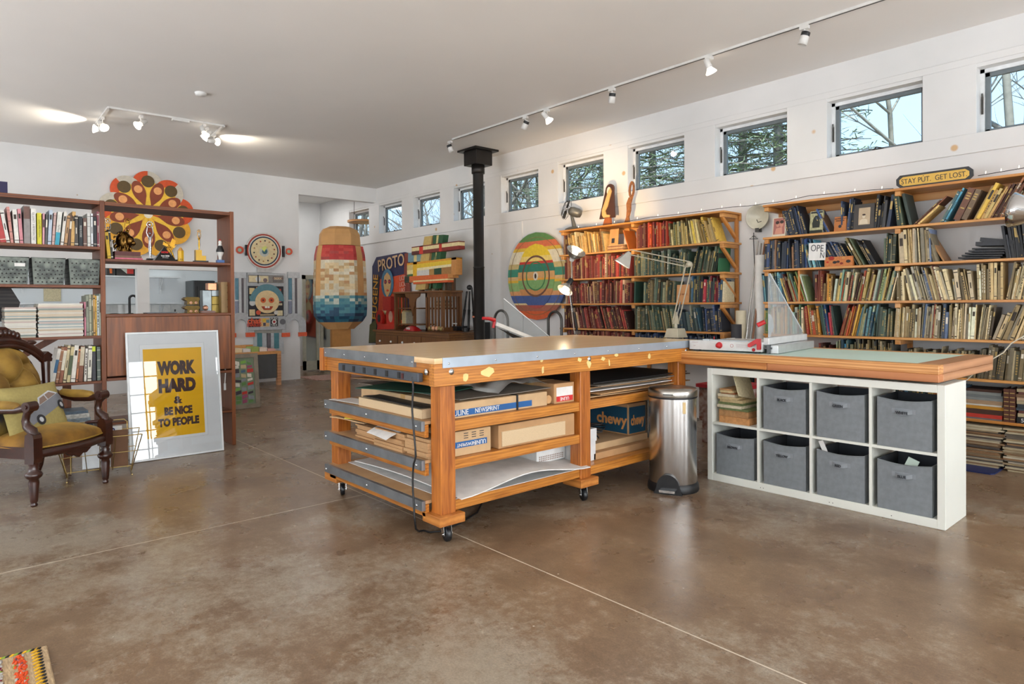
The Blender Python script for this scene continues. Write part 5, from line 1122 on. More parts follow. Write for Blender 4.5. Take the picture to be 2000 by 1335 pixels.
for (px, py, r, c, c2) in ((745, 621, .12, '#c8281c', '#2a2a2e'), (768, 618, .17, '#c8301f', '#d8a890'), (790, 618, .1, '#d8602c', '#222226')):
    part('red_ring', MB().prism(circle(24, r, ry=r*1.25), 0, .05, W(px, py, y-.06)).prism(circle(16, r*.4, ry=r*.6), .05, .056, W(px, py, y-.06), 1), [art_m(c), art_m(c2)], pp)
part('red_block', MB().box(-.14, .14, -.13, .12, 0, .10, 0, W(765, 592, y-.11)), art_m('#a82a20'), pp)
part('red_block', MB().box(-.35, .35, -.13, .12, 0, .09, 0, W(765, 646, y-.10)), art_m('#c23424'), pp)
part('lettering', text_mb('PROTO', .30, frameM(wpt(763, 514, y-.012), (1, 0, .09), (0, 0, 1)), sx_=.92, bold=.004), art_m('#d9b58a'), pp)
for i, wd in enumerate(('LICK', 'LICK', 'LIKE')): part('lettering', text_mb(wd, .12, frameM(wpt(786, 543+i*12, y-.03), (1, 0, .05), (0, 0, 1)), sx_=.8), art_m('#e0b0a0'), pp)
part('lettering', text_mb('EUGENE', .24, frameM(wpt(733, 580, y-.012), (.08, 0, 1), (-1, 0, 0)), sx_=.95, bold=.003), art_m('#e0a23a'), pp)
# ---- old oak desk cabinet
oak = wood('dark_oak', '#7a4f28', '#5a3517', 'Z', 4, .4, .15); oakx = wood('dark_oak_boards', '#80552c', '#5f3a1b', 'X', 4, .4, .15)
hx0, hx1 = onY(789, 600, 5.94).x, onY(884, 600, 5.94).x; hy0, hy1 = 5.75, 6.12
zt = onY(800, 569, 5.75).z; zd = .86
hu = thing('desk_cabinet', 'dark oak writing cabinet with slatted sides below the plaid artwork', 'cabinet', ((hx0+hx1)/2, (hy0+hy1)/2, 0))
part('top_board', MB().box(hx0-.03, hx1+.03, hy0-.02, hy1, zt-.03, zt), oakx, hu, bev=.004)
for xx in (hx0, hx1-.04):
    mb = MB().box(xx, xx+.04, hy0, hy0+.05, zd, zt-.03).box(xx, xx+.04, hy1-.05, hy1, zd, zt-.03).box(xx, xx+.04, hy0+.05, hy1-.05, zt-.09, zt-.03).box(xx, xx+.04, hy0+.05, hy1-.05, zd, zd+.06)
    for k in range(4): yy = hy0+.085+k*.065; mb.box(xx+.01, xx+.03, yy, yy+.03, zd+.06, zt-.09)
    part('slatted_side', mb, oak, hu)
xm = hx0+.55*(hx1-hx0)
part('front_slats', MB().box(hx1-.45, hx1-.04, hy0, hy0+.02, zd, zd+.05).box(hx1-.45, hx1-.04, hy0, hy0+.02, zt-.1, zt-.03).box(hx1-.45, hx1-.41, hy0, hy0+.02, zd, zt-.03), oak, hu)
mb = MB()
for k in range(4): mb.box(hx1-.385+k*.085, hx1-.345+k*.085, hy0+.003, hy0+.017, zd+.05, zt-.1)
part('front_slats', mb, oak, hu)
part('cubby_shelf', MB().box(hx0+.04, xm-.1, hy0+.05, hy1-.02, zd+.34, zd+.36).box(hx0+.04, xm-.1, hy0+.05, hy1-.02, zd+.08, zd+.1), oakx, hu)
part('scroll_bracket', MB().prism([(-.22, .0), (.22, 0), (.2, -.05), (.1, -.09), (.06, -.2), (.03, -.24), (0, -.36), (-.03, -.24), (-.08, -.17), (-.11, -.08), (-.2, -.05)], 0, .02, on_window_wall((xm-.22, hy0+.03, zt-.03))), oak, hu)
part('centre_post', MB().box(xm-.24, xm-.2, hy0+.03, hy0+.07, zd, zt-.03), oak, hu)
part('upper_rack', MB().box(hx1-.36, hx1-.33, 5.95, 5.98, zt, zt+.42).box(hx1-.03, hx1, 5.95, 5.98, zt, zt+.42).box(hx1-.36, hx1, 5.95, 5.98, zt+.25, zt+.28).box(hx1-.2, hx1-.18, 5.95, 5.97, zt, zt+.25), oak, hu)
dx0, dx1 = onY(738, 660, 5.6).x, onY(887, 660, 5.6).x
part('desktop', MB().prism([(dx0, 5.5), (dx1, 5.5), (dx1, 6.15), (dx0, 6.15)], zd-.03, zd-.001), oakx, hu, bev=.004)
part('base', MB().box(dx0+.04, dx1-.04, 5.54, 6.15, .08, zd-.031), oakx, hu)
for i in range(3):
    w3 = (dx1-dx0-.1)/3; x = dx0+.05+i*w3
    for k in range(3):
        dr = part('drawer', MB().box(x+.01, x+w3-.01, 5.525, 5.54, .14+k*.22, .14+k*.22+.2), oak, hu, bev=.002)
        kb = MB()
        for q in (.25, .75): kb.ball((x+w3*q, 5.512, .24+k*.22), .018, 0, 10, 6)
        part('knob', kb, whitep_m, dr)
rr = random.Random(4)
for i in range(4): solo('small_book', MB().box(hx0+.08+i*.035, hx0+.105+i*.035, hy0+.1, hy1-.08, zd+.101, zd+.31+rr.uniform(-.02, .02)), cover(rr.choice(['#d0c090', '#7f94a8', '#b8b09a', '#c9b183'])), 'small pale book in the oak cabinet cubby, %s from the slatted end' % ordinal(i+1), 'book', 'small books in the oak cabinet')
for i in range(5): solo('small_book', MB().box(hx1-.33, hx1-.12, hy0+.08, hy1-.1, zd+.36+i*.026, zd+.384+i*.026), cover(['#e0d8c0', '#a08060', '#ddd0b0', '#8a8a80', '#e6dccc'][i]), 'flat pale book high in the slatted side, %s from the bottom' % ordinal(i+1), 'book', 'flat books in the slatted side')
part('cubby_shelf', MB().box(hx1-.40, hx1-.04, hy0+.03, hy1-.02, zd+.335, zd+.358), oakx, hu)
for i in range(9):
    px = 800+i*7; th_ = rr.uniform(.03, .05); x = onY(px, 566, 5.8).x; c = ['#e2dac0', '#6a3a2c', '#c9d0c4', '#b5a478', '#dcd2b2', '#3f5040', '#cbb98a', '#9a9a88', '#5a4a3a'][i]
    solo('reference_book', MB().box(x, x+th_, 5.95, hy1-.02, zt+.001, zt+rr.uniform(.2, .26)), cover(c), '%s book standing on top of the oak cabinet, %s from the mask' % (cname(c), ordinal(i+1)), 'book', 'books on the oak cabinet')
t = thing('red_machine', 'glossy red rounded desk gadget on the oak desktop', 'gadget', (onY(806, 650, 5.62).x, 5.62, zd))
part('body', MB().grid(lambda u, v: (-.15+.3*u, -.08+.16*v, .001+.085*math.sin(PI*min(1, u*.95+.05))**.5*math.sin(PI*v)**.4), 14, 10), mat('gloss_red', '#a01418', .2), t, True)
part('lettering', text_mb('WISS', .05, frameM((0, -.083, .04), (1, 0, 0), (0, 0, 1))), whitep_m, t, True)
mb = MB()
for k in range(9): mb.ball((onY(843+k*2.4, 650, 5.66).x, 5.66+rr.uniform(-.04, .04), zd+.035+rr.uniform(0, .02)), (.03, .03, .035), k % 2, 8, 6)
solo('trinket_pile', mb, [mat('dull_gold', '#9a8454', .4, .5), mat('peach_ceramic', '#d9a07c', .4)], 'little pile of brass and peach trinkets on the oak desktop', 'trinkets', kind='stuff')
# ---- folded tripod and black cases
t = thing('tripod', 'folded black tripod standing against the wall near the stovepipe', 'tripod', (onY(913, 650, 6.05).x, 6.05, .0)); tx = onY(915, 562, 6.05); tb_ = onY(908, 662, 6.05)
for nm, a, b in (('leg', (911, 575), (903, 640)), ('leg', (917, 575), (915, 640)), ('leg', (922, 570), (928, 655))):
    A = wpt(*a, 6.05); B = wpt(*b, 6.05); A = A+(A-B)*.1; part(nm, MB().tube([A, (A+B)/2, (A+B)/2, B], [.014, .014, .022, .016], 8).tube([B, (B.x+(B.x-A.x)*.4, B.y, .02)], .01, 6), black_m, t)
part('head', MB().ball(tuple(wpt(917, 561, 6.05)), (.05, .04, .04), 0, 10, 6), black_m, t)
part('spreader', MB().tube([wpt(903, 640, 6.05), wpt(910, 655, 6.03), wpt(915, 640, 6.05)], .03, 6).tube([wpt(910, 640, 6.03), wpt(910, 665, 6.03)], .05, 8), black_m, t)
t = thing('black_speaker', 'small black box with pale stripe beside the oak cabinet', 'box', (onY(893, 655, 6.0).x, 6.0, .86)); 
a = wpt(887, 660, 6.0); b = wpt(898, 637, 6.0); part('body', MB().box(a.x, b.x, 5.95, 6.15, .87, b.z), black_m, t); part('stripe', MB().box(a.x, b.x, 5.948, 5.95, .97, .985), paper_m, t)
t = thing('low_cabinet', 'plain low cabinet hidden behind the work table under the tripod things', 'cabinet', ((a.x+b.x)/2, 6.0, 0)); part('body', MB().box(a.x-.05, b.x+.1, 5.85, 6.25, 0, .868), oak, t)
p = wpt(925, 652, 6.0); solo('camera_body', MB().box(p.x-.08, p.x+.08, 6.15, 6.25, .86, 1.0).lathe([(.03, 0), (.03, .05), (.022, .05)], 12, 0, Matrix.Translation((p.x, 6.15, .93)) @ Matrix.Rotation(PI/2, 4, 'X')).box(p.x-.08, p.x+.08, 6.15, 6.25, 0, .86), black_m, 'dark camera-like device low against the wall by the stovepipe', 'camera')
# ---- tubular hoops (backs of two stools) and second guillotine
for i, (p0, p1, pt_) in enumerate(((963, 995, 604), (1068, 1100, 606))):
    a = wpt(p0+3, 650, 5.3); b = wpt(p1-3, 650, 5.3); zt2 = wpt((p0+p1)/2, pt_+2, 5.3).z; r = (b.x-a.x)/2; cxm = (a.x+b.x)/2
    pts = [(a.x, 5.3, .62), (a.x, 5.3, zt2-r)]+[(cxm-r*math.cos(q), 5.3, zt2-r+r*math.sin(q)) for q in [PI*k/12 for k in range(1, 12)]]+[(b.x, 5.3, zt2-r), (b.x, 5.3, .62)]
    t = thing('metal_stool', ('dark tube-backed stool standing between stovepipe and table', 'dark tube-backed stool standing below the oval artwork')[i], 'stool', (cxm, 5.1, 0)); part('backrest', MB().tube(pts, .016, 8), mat('dark_tube', '#4a4744', .4, .5), t)
    part('seat', MB().prism(circle(20, .19, cxm, 5.12), .6, .64), black_m, t)
    for sx in (-.14, .14):
        for sy in (4.98, 5.26): part('leg', MB().tube([(cxm+sx, sy, .6), (cxm+sx*1.2, sy+(.03 if sy > 5.1 else -.03), 0)], .012, 6), mat('dark_tube', '#4a4744', .4, .5), t)
# guillotine arm raised behind the table
g = thing('paper_guillotine', 'paper guillotine with raised white arm and red handle behind the table', 'guillotine', (-4.75, 4.62, 0))
GX = -4.62
h0, h1 = onX(950, 626, GX), onX(968, 632, GX); e1 = onX(1068, 672, GX)
part('arm', MB().bar(h1, e1, .03, .035), whitep_m, g, bev=.003)
part('blade', MB().add([tuple(h1+Vector((.002, .0, -.03))), tuple(e1+Vector((.002, 0, -.03))), tuple(e1+Vector((.002, -.1, -.12))), tuple(h1+Vector((.002, .1, -.075)))], [(0, 1, 2, 3)]), mat('dark_blade', '#4a4846', .3, .8), g)
hd = onX(943, 621, GX); hk = onX(966, 625, GX); hb = onX(963, 640, GX)
part('handle', MB().tube([hd, (hd+hk)/2+Vector((0, 0, .006)), hk], [.014, .017, .02], 10).tube([hk, hb], .014, 8), redk, g)
ga = onX(984, 583, GX-.02); gb = onX(1073, 657, GX-.02)
part('guard', MB().add([tuple(ga), tuple(gb), (gb.x, gb.y, .95), (ga.x, ga.y, .95), (ga.x-.003, ga.y, ga.z), (gb.x-.003, gb.y, gb.z), (gb.x-.003, gb.y, .95), (ga.x-.003, ga.y, .95)], [(0, 1, 2, 3), (7, 6, 5, 4), (0, 4, 5, 1)]), glass('clear_guard', '#f2f5f6', .6, .05), g)
part('guard_edge', MB().bar(ga, gb, .008, .006), mat('frosted_edge', '#dfe4e8', .4), g)
part('table', MB().box(-5.15, -4.5, 3.85, 4.9, .84, .88).box(-5.1, -5.05, 3.9, 3.95, 0, .84).box(-4.6, -4.55, 3.9, 3.95, 0, .84).box(-5.1, -5.05, 4.8, 4.85, 0, .84).box(-4.6, -4.55, 4.8, 4.85, 0, .84), grw, g)
# ---- big cardboard ice-pop sculpture
pcx, pcy = -10.42, 5.42; ctr = ray(664, 540); 
tt = 5.35/ctr.y; pcx, pcy = ctr.x*tt, 5.35
sc_ = (Vector((pcx, pcy, 1.25))).dot(FW)/FPX       # metres per picture pixel here
zz = lambda py: onY(664, py, pcy).z
ip = thing('ice_pop_sculpture', 'giant faceted cardboard ice pop sculpture in red, cream and blue on stick', 'sculpture', (pcx, pcy, 0))
ang = math.atan2(-pcy, -pcx)
def octa(r, sq=.8): return [(r*math.cos(2*PI*(i+.5)/8), r*sq*math.sin(2*PI*(i+.5)/8)) for i in range(8)]
prof = [(443, 20), (449, 33), (458, 38), (480, 39.5), (481, 44), (500, 48), (530, 49.5), (560, 50.5), (600, 51), (616, 50), (628, 42), (638, 30), (642, 26)]
lay = [(zz(py), r*sc_*1.04) for py, r in prof]
Mi = Matrix.Translation((pcx, pcy, 0)) @ Matrix.Rotation(ang+PI/2+.2, 4, 'Z')
cardo = mat('honey_cardboard', '#cb9a62', .75, var=.12, scale=6)
PC = [cardo, art_m('#b8302c'), art_m('#c8483c'), art_m('#a8403a'), art_m('#e0c89a'), art_m('#d8cdb0'), art_m('#c9a878'), art_m('#e6dcc4'), art_m('#b98a5a'), art_m('#8fa8a0'), art_m('#4f8a94'), art_m('#2f6a80'), art_m('#1f4a66'), art_m('#3a7a8c'), art_m('#1a3a54'), art_m('#c9cfc0')]
def poly_ring(z, r): return [Mi @ Vector((x, y, z)) for x, y in octa(r)]
rr = random.Random(8)
body = MB(); top = MB(); bot = MB()
ztop, zred, zblu, zend = zz(481), zz(508), zz(576), zz(628)
def ringat(z):
    for i in range(len(lay)-1):
        if lay[i+1][0] <= z <= lay[i][0]: t_ = (z-lay[i+1][0])/(lay[i][0]-lay[i+1][0]+1e-9); return lay[i+1][1]*(1-t_)+lay[i][1]*t_
    return lay[-1][1]
for i in range(3):
    A = poly_ring(*lay[i]); B = poly_ring(*lay[i+1]); top.add(A+B, [(k, 8+k, 8+(k+1) % 8, (k+1) % 8) for k in range(8)])
top.add(poly_ring(*lay[0]), [tuple(range(8))]); part('bare_top', top, cardo, ip, label='bare cardboard dome')
nz = 26; zs = [ztop-(ztop-zend)*i/nz for i in range(nz+1)]
for i in range(nz):
    A = poly_ring(zs[i], ringat(zs[i]-.001)*(1 if i else 1.0)); B = poly_ring(zs[i+1], ringat(zs[i+1]))
    for k in range(8):
        for j in range(4):
            a, b, c, d = A[k].lerp(A[(k+1) % 8], j/4), A[k].lerp(A[(k+1) % 8], (j+1)/4), B[k].lerp(B[(k+1) % 8], (j+1)/4), B[k].lerp(B[(k+1) % 8], j/4); zc_ = (zs[i]+zs[i+1])/2
            if (k*4+j) % 10 in (5, 6) and zc_ > zblu: mi = 0
            elif zc_ > zred: mi = rr.choice([1, 2, 3, 1])
            elif zc_ > zblu: mi = rr.choice([4, 5, 6, 7, 4, 5, 8])
            elif zc_ > zz(592): mi = rr.choice([9, 10, 15, 13])
            elif zc_ > zz(612): mi = rr.choice([10, 11, 12, 13])
            else: mi = rr.choice([12, 14, 11])
            body.add([a, d, c, b], [(0, 1, 2, 3)], mi)
part('patchwork_body', body, PC, ip)
bot = MB(); ls = [(z, r) for z, r in lay if z <= zend+.001]
for i in range(len(ls)-1):
    A = poly_ring(*ls[i]); B = poly_ring(*ls[i+1]); bot.add(A+B, [(k, 8+k, 8+(k+1) % 8, (k+1) % 8) for k in range(8)])
bot.add(poly_ring(*ls[-1]), [tuple(range(7, -1, -1))]); part('bare_bottom', bot, cardo, ip)
part('stick', MB().box(-.16, .16, -.09, .09, 0, ls[-1][0], 0, Mi), mat('stick_cardboard', '#b07a3c', .7), ip)
mb = MB(); sg = Mi.to_3x3()
# ---- hanging wooden disc behind the header
pd = thing('hanging_board', 'thin round wooden board hanging from two cords beyond the passage header', 'pendant', (-10.35, 5.55, 2.7))
p = onX(709, 433, -11.7); part('disc', MB().prism(circle(28, .30, p.x, p.y), p.z-.015, p.z+.02), wood('birch_ply', '#c98f58', '#b07840', 'X', 3, .5), pd)
for s_ in (-.2, .2): part('cord', MB().tube([(p.x, p.y+s_, p.z+.02), (p.x, p.y+s_*.9, ZC-.002)], .004, 6), black_m, pd)
# ---- passage: tall glazed cabinet doors, rug, wall box
for i, (p0, p1) in enumerate(((590, 622), (624, 655))):
    xx = -12.2; a = onX(p0, 600, xx); b = onX(p1, 600, xx); zt3 = onX(600, 537, xx).z
    t = thing('glazed_door', ('tall cream-framed mirrored door leaning beside the passage wall', 'second tall cream-framed mirrored door behind the ice pop stick')[i], 'mirror', (xx, (a.y+b.y)/2, 0))
    f = MB(); y0, y1 = a.y, b.y-.01
    f.box(xx, xx+.04, y0, y0+.06, .02, zt3).box(xx, xx+.04, y1-.05, y1, .02, zt3).box(xx, xx+.04, y0, y1, zt3-.08, zt3).box(xx, xx+.04, y0, y1, .02, .2)
    part('frame', f, mat('sage_cream_paint', '#cfcfbd', .5), t); part('mirror_glass', MB().box(xx+.015, xx+.02, y0+.06, y1-.05, .2, zt3-.08), mat('dim_mirror', '#b9bdb4', .06, .95, .02), t)
rug_m = mat('striped_wool', '#8a3a34', .9, var=.6, scale=18, stretch=(1, 22, 1), col2='#c9b8a8')
solo('runner_rug', MB().prism([(-11.25, 4.86), (-10.55, 4.86), (-10.30, 5.75), (-11.15, 5.8)], .0006, .012), rug_m, 'red and cream striped woven rug on the floor at the passage', 'rug')
solo('wall_box', MB().box(XF+2.4, XF+2.46, 5.2, 5.32, 1.95, 2.1), whitep_m, 'small white box fixed on the far wall beside the ice pop', 'thermostat')
bpy.data.objects['wall_box'].location = (-12.95, YW-.06, 1.98)
# ---- robot artwork on the end wall
XR_ = XW+.002
def lp(px, py, d=.0): return onX(px, py, XW+d)
def LW(px, py, d=.0): return on_left_wall(lp(px, py, d))
ra = thing('robot_artwork', 'large grey robot-shaped artwork with round dial head on the end wall', 'artwork', (XW+.03, lp(515, 560).y, lp(515, 600).z))
def lbox(name, x0, y0, x1, y1, d0, d1, c, bev=0, metal=False):
    a = lp(x0, y0, d0); b = lp(x1, y1, d0); return part(name, MB().box(XW+d0, XW+d1, a.y, b.y, b.z, a.z), art_m(c), ra, bev=bev)
gry = '#b4b6b8'
def ldisc(name, px, py, rpx, d0, d1, c, n=40, label=None): r = rpx*(lp(px+1, py).y-lp(px, py).y); return part(name, MB().prism(circle(n, r), 0, d1-d0, LW(px, py, d0)), art_m(c), ra, label=label)
ldisc('head_disc', 515.5, 490, 35.5, .02, .06, '#d9d6d0'); ldisc('head_ring', 516, 490, 33, .06, .066, '#a8402f'); ldisc('head_ring', 516, 490, 30, .066, .07, '#e2dcd0'); ldisc('head_ring', 516, 490, 28, .07, .075, '#1f3a50'); ldisc('head_face', 516, 490, 25.5, .075, .08, '#e3cfa0')
ldisc('face_hub', 516, 492, 9, .08, .085, '#c3c4ba'); ldisc('face_hub', 517, 491, 5, .085, .092, '#3f6a74'); 
part('hub_stripes', MB().prism([(-.05, .03), (.02, .07), (.05, .05), (0, -.03)], 0, .005, LW(516, 488, .092)), art_m('#d8dc7a'), ra)
for k in range(14):
    a = 2*PI*k/14+.3; ldisc('face_dot', 516+20*math.cos(a), 490+20*math.sin(a), 1.6, .08, .084, ['#6a4a3c', '#a8503a', '#3a3a3a', '#b98a5a'][k % 4], 10)
for (px, py, r1) in ((468, 488, 7.5), (564, 491, 6.5)):
    ldisc('ear_ring', px, py, r1, .03, .05, '#d8583a', 24); ldisc('ear_centre', px, py, r1*.5, .05, .055, '#9ab8a0', 20)
lbox('ear_bracket', 478, 478, 484, 499, .03, .06, '#2a2a2c'); lbox('ear_bracket', 549, 480, 555, 502, .03, .06, '#2a2a2c'); lbox('ear_arm', 471, 486, 480, 493, .03, .04, '#c8d0d4'); lbox('ear_arm', 555, 487, 561, 494, .03, .04, '#c8d0d4'); lbox('neck', 502, 520, 530, 532, .02, .04, '#c9c5c0')
lbox('torso', 481, 532, 556, 643, .02, .07, gry, .004); lbox('torso_panel', 484, 536, 554, 553, .07, .075, '#8a8580'); lbox('cream_plate', 486, 538, 524, 551, .075, .08, '#e2d2a8'); lbox('tape_deck', 533, 539, 552, 551, .075, .082, '#7a7470'); lbox('tape_window', 535, 541, 550, 546, .082, .085, '#d8c8a8')
ldisc('dial', 504, 545, 5, .08, .086, '#d9d9d6', 20); ldisc('dial', 518, 547, 4, .08, .086, '#7a6a68', 20); part('dial_bar', MB().box(-.01, .01, -.07, .07, 0, .004, 0, LW(504, 545, .087)), art_m('#2a2a2a'), ra)
lbox('chest_panel', 484, 558, 554, 617, .07, .076, '#26262c')
ldisc('chest_face', 522, 588, 20, .076, .082, '#dcb888'); 
part('face_sky', MB().prism([(.285*math.cos(a), .285*math.sin(a)) for a in [PI*i/16 for i in range(17)]], 0, .004, LW(522, 588, .082)), art_m('#5f8a94'), ra)
part('face_head', MB().prism(circle(24, .2, ry=.19), 0, .004, LW(522, 589, .087)), art_m('#e8cc9a'), ra)
for px in (514, 530): ldisc('face_eye', px, 586, 5.2, .091, .096, '#d8602c', 16); ldisc('face_pupil', px, 586, 2, .096, .099, '#7a2a1a', 10)
part('face_mouth', MB().prism([(-.1, .01), (.1, .01), (.06, -.05), (-.06, -.05)], 0, .004, LW(522, 599, .092)), art_m('#a8401f'), ra); part('face_teeth', MB().box(-.04, -.004, -.02, .012, 0, .003, 0, LW(522, 599, .097)).box(.004, .04, -.02, .012, 0, .003, 0, LW(522, 599, .097)), art_m('#f0ece0'), ra)
for (a, b, c, d, col) in ((487, 562, 497, 574, '#e0c890'), (487, 577, 497, 583, '#5f8a80'), (500, 560, 508, 566, '#c98a5a'), (510, 560, 532, 563, '#d8602c'), (541, 564, 549, 590, '#c9553a'), (538, 592, 551, 596, '#c8b896'), (487, 604, 498, 616, '#dcc69a'), (541, 606, 552, 616, '#e2d2a8'), (508, 613, 536, 616, '#b09a7a'), (500, 568, 505, 573, '#e8e0d0')): lbox('chest_tile', a, b, c, d, .076, .081, col)
ldisc('chest_knob', 493, 591, 6, .076, .083, '#cfd0ce', 20); ldisc('chest_knob', 504.5, 610, 4.5, .076, .083, '#d8583a', 18); ldisc('chest_knob', 539, 610, 4, .076, .083, '#d9d4cc', 18)
lbox('word_plate', 485, 622, 508, 638, .07, .076, '#2a2024'); lbox('mosaic', 508, 621, 526, 637, .07, .075, '#d8b07a'); lbox('mosaic_tile', 513, 622, 519, 628, .075, .078, '#e0bb3a'); lbox('mosaic_tile', 520, 624, 526, 630, .075, .078, '#6a8a94'); lbox('mosaic_tile', 514, 630, 519, 636, .075, .078, '#4a4a5a')
lbox('talk_plate', 528, 620, 543, 637, .07, .077, '#1d1d20', .01); ldisc('talk_button', 535.5, 628, 4.5, .078, .083, '#e8e4dc', 18); ldisc('talk_button', 535.5, 628, 2.5, .083, .086, '#a02a2a', 14); ldisc('speaker_disc', 552, 628, 5.5, .07, .076, '#6a6a6e', 22)
part('lettering', text_mb('chat', .13, LW(496.5, 626.5, .077), bold=.004), art_m('#e0603c'), ra); part('lettering', text_mb('ENABLED', .07, LW(496.5, 634.5, .077), sx_=.8, bold=.002), art_m('#c8402c'), ra)
part('lettering', text_mb('PUSH', .05, LW(535.5, 622.3, .079), sx_=.9), art_m('#e8e4dc'), ra); part('lettering', text_mb('TALK', .05, LW(535.5, 634.6, .079), sx_=.9), art_m('#e8e4dc'), ra)
part('lettering', text_mb('GOODS', .05, LW(542.5, 543.5, .086), sx_=1), art_m('#7a3a2c'), ra)
# arms, hands and legs
for (x0, x1, s_) in ((456, 481, 0), (560, 585, 1)):
    lbox('shoulder', x0+1, 531, x1-1, 543, .02, .055, '#c6c8ca'); lbox('arm', x0+(3 if s_ else 3), 543, x0+9, 585, .02, .045, '#5f8a9c'); lbox('arm', x0+9, 543, x0+15, 622, .02, .05, '#c6c8ca'); lbox('arm', x0+15, 543, x0+20, 622, .02, .04, '#6a6468'); lbox('forearm', x0+3, 588, x0+9, 612, .02, .045, '#8a8fa0')
    W_ = LW((x0+x1)/2+1, 634, .03); pl = [(.21*math.cos(a), .2*math.sin(a)) for a in [PI*i/12 for i in range(13)]]; pl2 = [(.09*math.cos(a), .09*math.sin(a)) for a in [PI*i/12 for i in range(12, -1, -1)]]
    part('claw_hand', MB().prism(pl+[(-.21, -.14)]+[(-.09, -.14)]+pl2+[(.09, -.14), (.21, -.14)], 0, .03, W_), art_m('#b9babc'), ra)
    for q in (-.15, .15): part('claw_tip', MB().box(q-.07, q+.07, -.2, -.13, .0, .04, 0, W_), art_m('#e0603c'), ra)
lbox('hip', 487, 642, 553, 649, .02, .05, '#9a9890')
for x0 in (497, 530):
    lbox('leg', x0-2, 649, x0+23, 690, .02, .045, '#b8bcbf'); lbox('leg_window', x0+5, 650, x0+15, 680, .045, .05, '#4a7f88')
lbox('leg', 521, 649, 528, 690, .02, .04, '#6a6468')
# ---- drafting desk and framed collage
dk = thing('drafting_desk', 'small wooden-edged desk with dark grey side panel below the robot artwork', 'desk', (-10.2, 3.9, 0))
dcy0, dcy1 = 2.4, onX(549, 690, -10.35).y; zt4 = onX(549, 685, -10.35).z
part('tabletop', MB().box(-10.75, -10.35, dcy0, dcy1, zt4-.04, zt4), wt_m, dk); part('side_panel', MB().box(-10.38, -10.36, dcy0+.3, dcy1-.07, .12, zt4-.041), mat('charcoal_panel', '#4a4a4a', .7), dk); part('leg', MB().box(-10.42, -10.35, dcy1-.06, dcy1, 0, zt4-.041), wt2, dk); part('leg', MB().box(-10.42, -10.35, dcy0, dcy0+.06, 0, zt4-.041), wt2, dk)
part('back_ledge', MB().box(-10.77, -10.75, dcy0, dcy1-.3, zt4, zt4+.1), wt_m, dk)
rr = random.Random(12); 
for i in range(12):
    yy = 2.6+i*.13; c = rr.choice(['#e8dcd0', '#d8a8a0', '#9ab060', '#e0e0dc', '#c8543c', '#ecd8b0', '#e6c0b4']); solo('paper_cutout', MB().box(-10.74, -10.5, yy, yy+.12, zt4+.0005, zt4+.03+rr.uniform(0, .05)), art_m(c), '%s paper bundle on the small desk, %s from the kitchen end' % (cname(c), ordinal(i+1)), 'paper', 'paper bundles on the small desk')
col_y0, col_y1 = onZ(455, 798, 0).y-.35, onZ(508, 795, 0).y; cX = -8.25
fc = thing('framed_collage', 'grey-framed picture of tumbling coloured boxes leaning behind the walnut shelves', 'picture', (cX, (col_y0+col_y1)/2, 0))
zt5 = onX(500, 690, cX-.1).z; Mc = frameM((cX, 0, .004), (0, 1, 0), (-.12, 0, 1)); H5 = zt5/Mc.to_3x3().col[1].z
fr5 = MB(); fw5 = .05
for (a, b, c, d) in ((col_y0, col_y1, 0, fw5), (col_y0, col_y1, H5-fw5, H5), (col_y0, col_y0+fw5, fw5, H5-fw5), (col_y1-fw5, col_y1, fw5, H5-fw5)): fr5.box(a, b, c, d, 0, .03, 0, Mc)
part('frame', fr5, mat('grey_driftwood', '#8f8474', .7, var=.25, scale=12), fc)
part('backing', MB().box(col_y0+fw5, col_y1-fw5, fw5, H5-fw5, .002, .012, 0, Mc), art_m('#7a8a70'), fc)
mb = MB(); cc = ['#c8342a', '#e0b83a', '#5f8a4a', '#e8e2d4', '#8a8f94', '#3a2f3a', '#d86a3a', '#7fb04a', '#9a4a6a', '#c9b48a', '#4a6a84']; n5 = 0
for i in range(7):
    for j in range(10):
        y = col_y0+fw5+.01+i*(col_y1-col_y0-.12)/7; z = fw5+.01+j*(H5-.13)/10; w5 = (col_y1-col_y0-.12)/7*rr.uniform(.6, 1.0); h5 = (H5-.13)/10*rr.uniform(.5, .95); s5 = rr.uniform(-.02, .02)
        mb.prism([(y, z), (y+w5, z+s5), (y+w5, z+h5+s5), (y, z+h5)], .012, .014+.001*((i+j) % 3), Mc, rr.randrange(len(cc)))
part('coloured_boxes', mb, [art_m(c) for c in cc], fc)
# ---- flower-shaped artwork
fl = thing('flower_wall_art', 'big scalloped orange and yellow flower artwork above the walnut shelves', 'artwork', (XW+.06, 2.424, 2.638)); fR = .60
W0 = on_left_wall((XW+.05, 2.424, 2.638)); NPET = 9
orr, yel, wht, brn, pk, olv = (art_m(c) for c in ('#d9521c', '#f0ae2c', '#d0c8b8', '#8a3a18', '#f0a868', '#5a4418'))
pet = MB()
for k in range(NPET):
    a = 2*PI*k/NPET+PI/2; R_ = W0 @ Matrix.Rotation(a, 4, 'Z')
    up = k in (0, 1, 8); lower = 3 <= k <= 6
    c1 = 1 if lower else 0; c2 = 1 if lower else 2
    half = [(.0, .0)]+[(.42+.215*math.sin(q), .215*math.cos(q)) for q in [-PI/2+PI*i/10*1.0 for i in range(11)]]
    # half petals left and right of the axis
    top_ = [(0, 0), (.36, .20)]+[(.44+.20*math.cos(q), .205*math.sin(q)) for q in [PI/2*(1-i/8) for i in range(9)]]
    bot_ = [(x, -y) for x, y in top_][::-1]
    pet.prism(top_, 0, .03+.001*k, R_, c1 if k % 2 or lower else 0); pet.prism(bot_, 0, .03+.001*k, R_, c2 if up or k == 2 else c1)
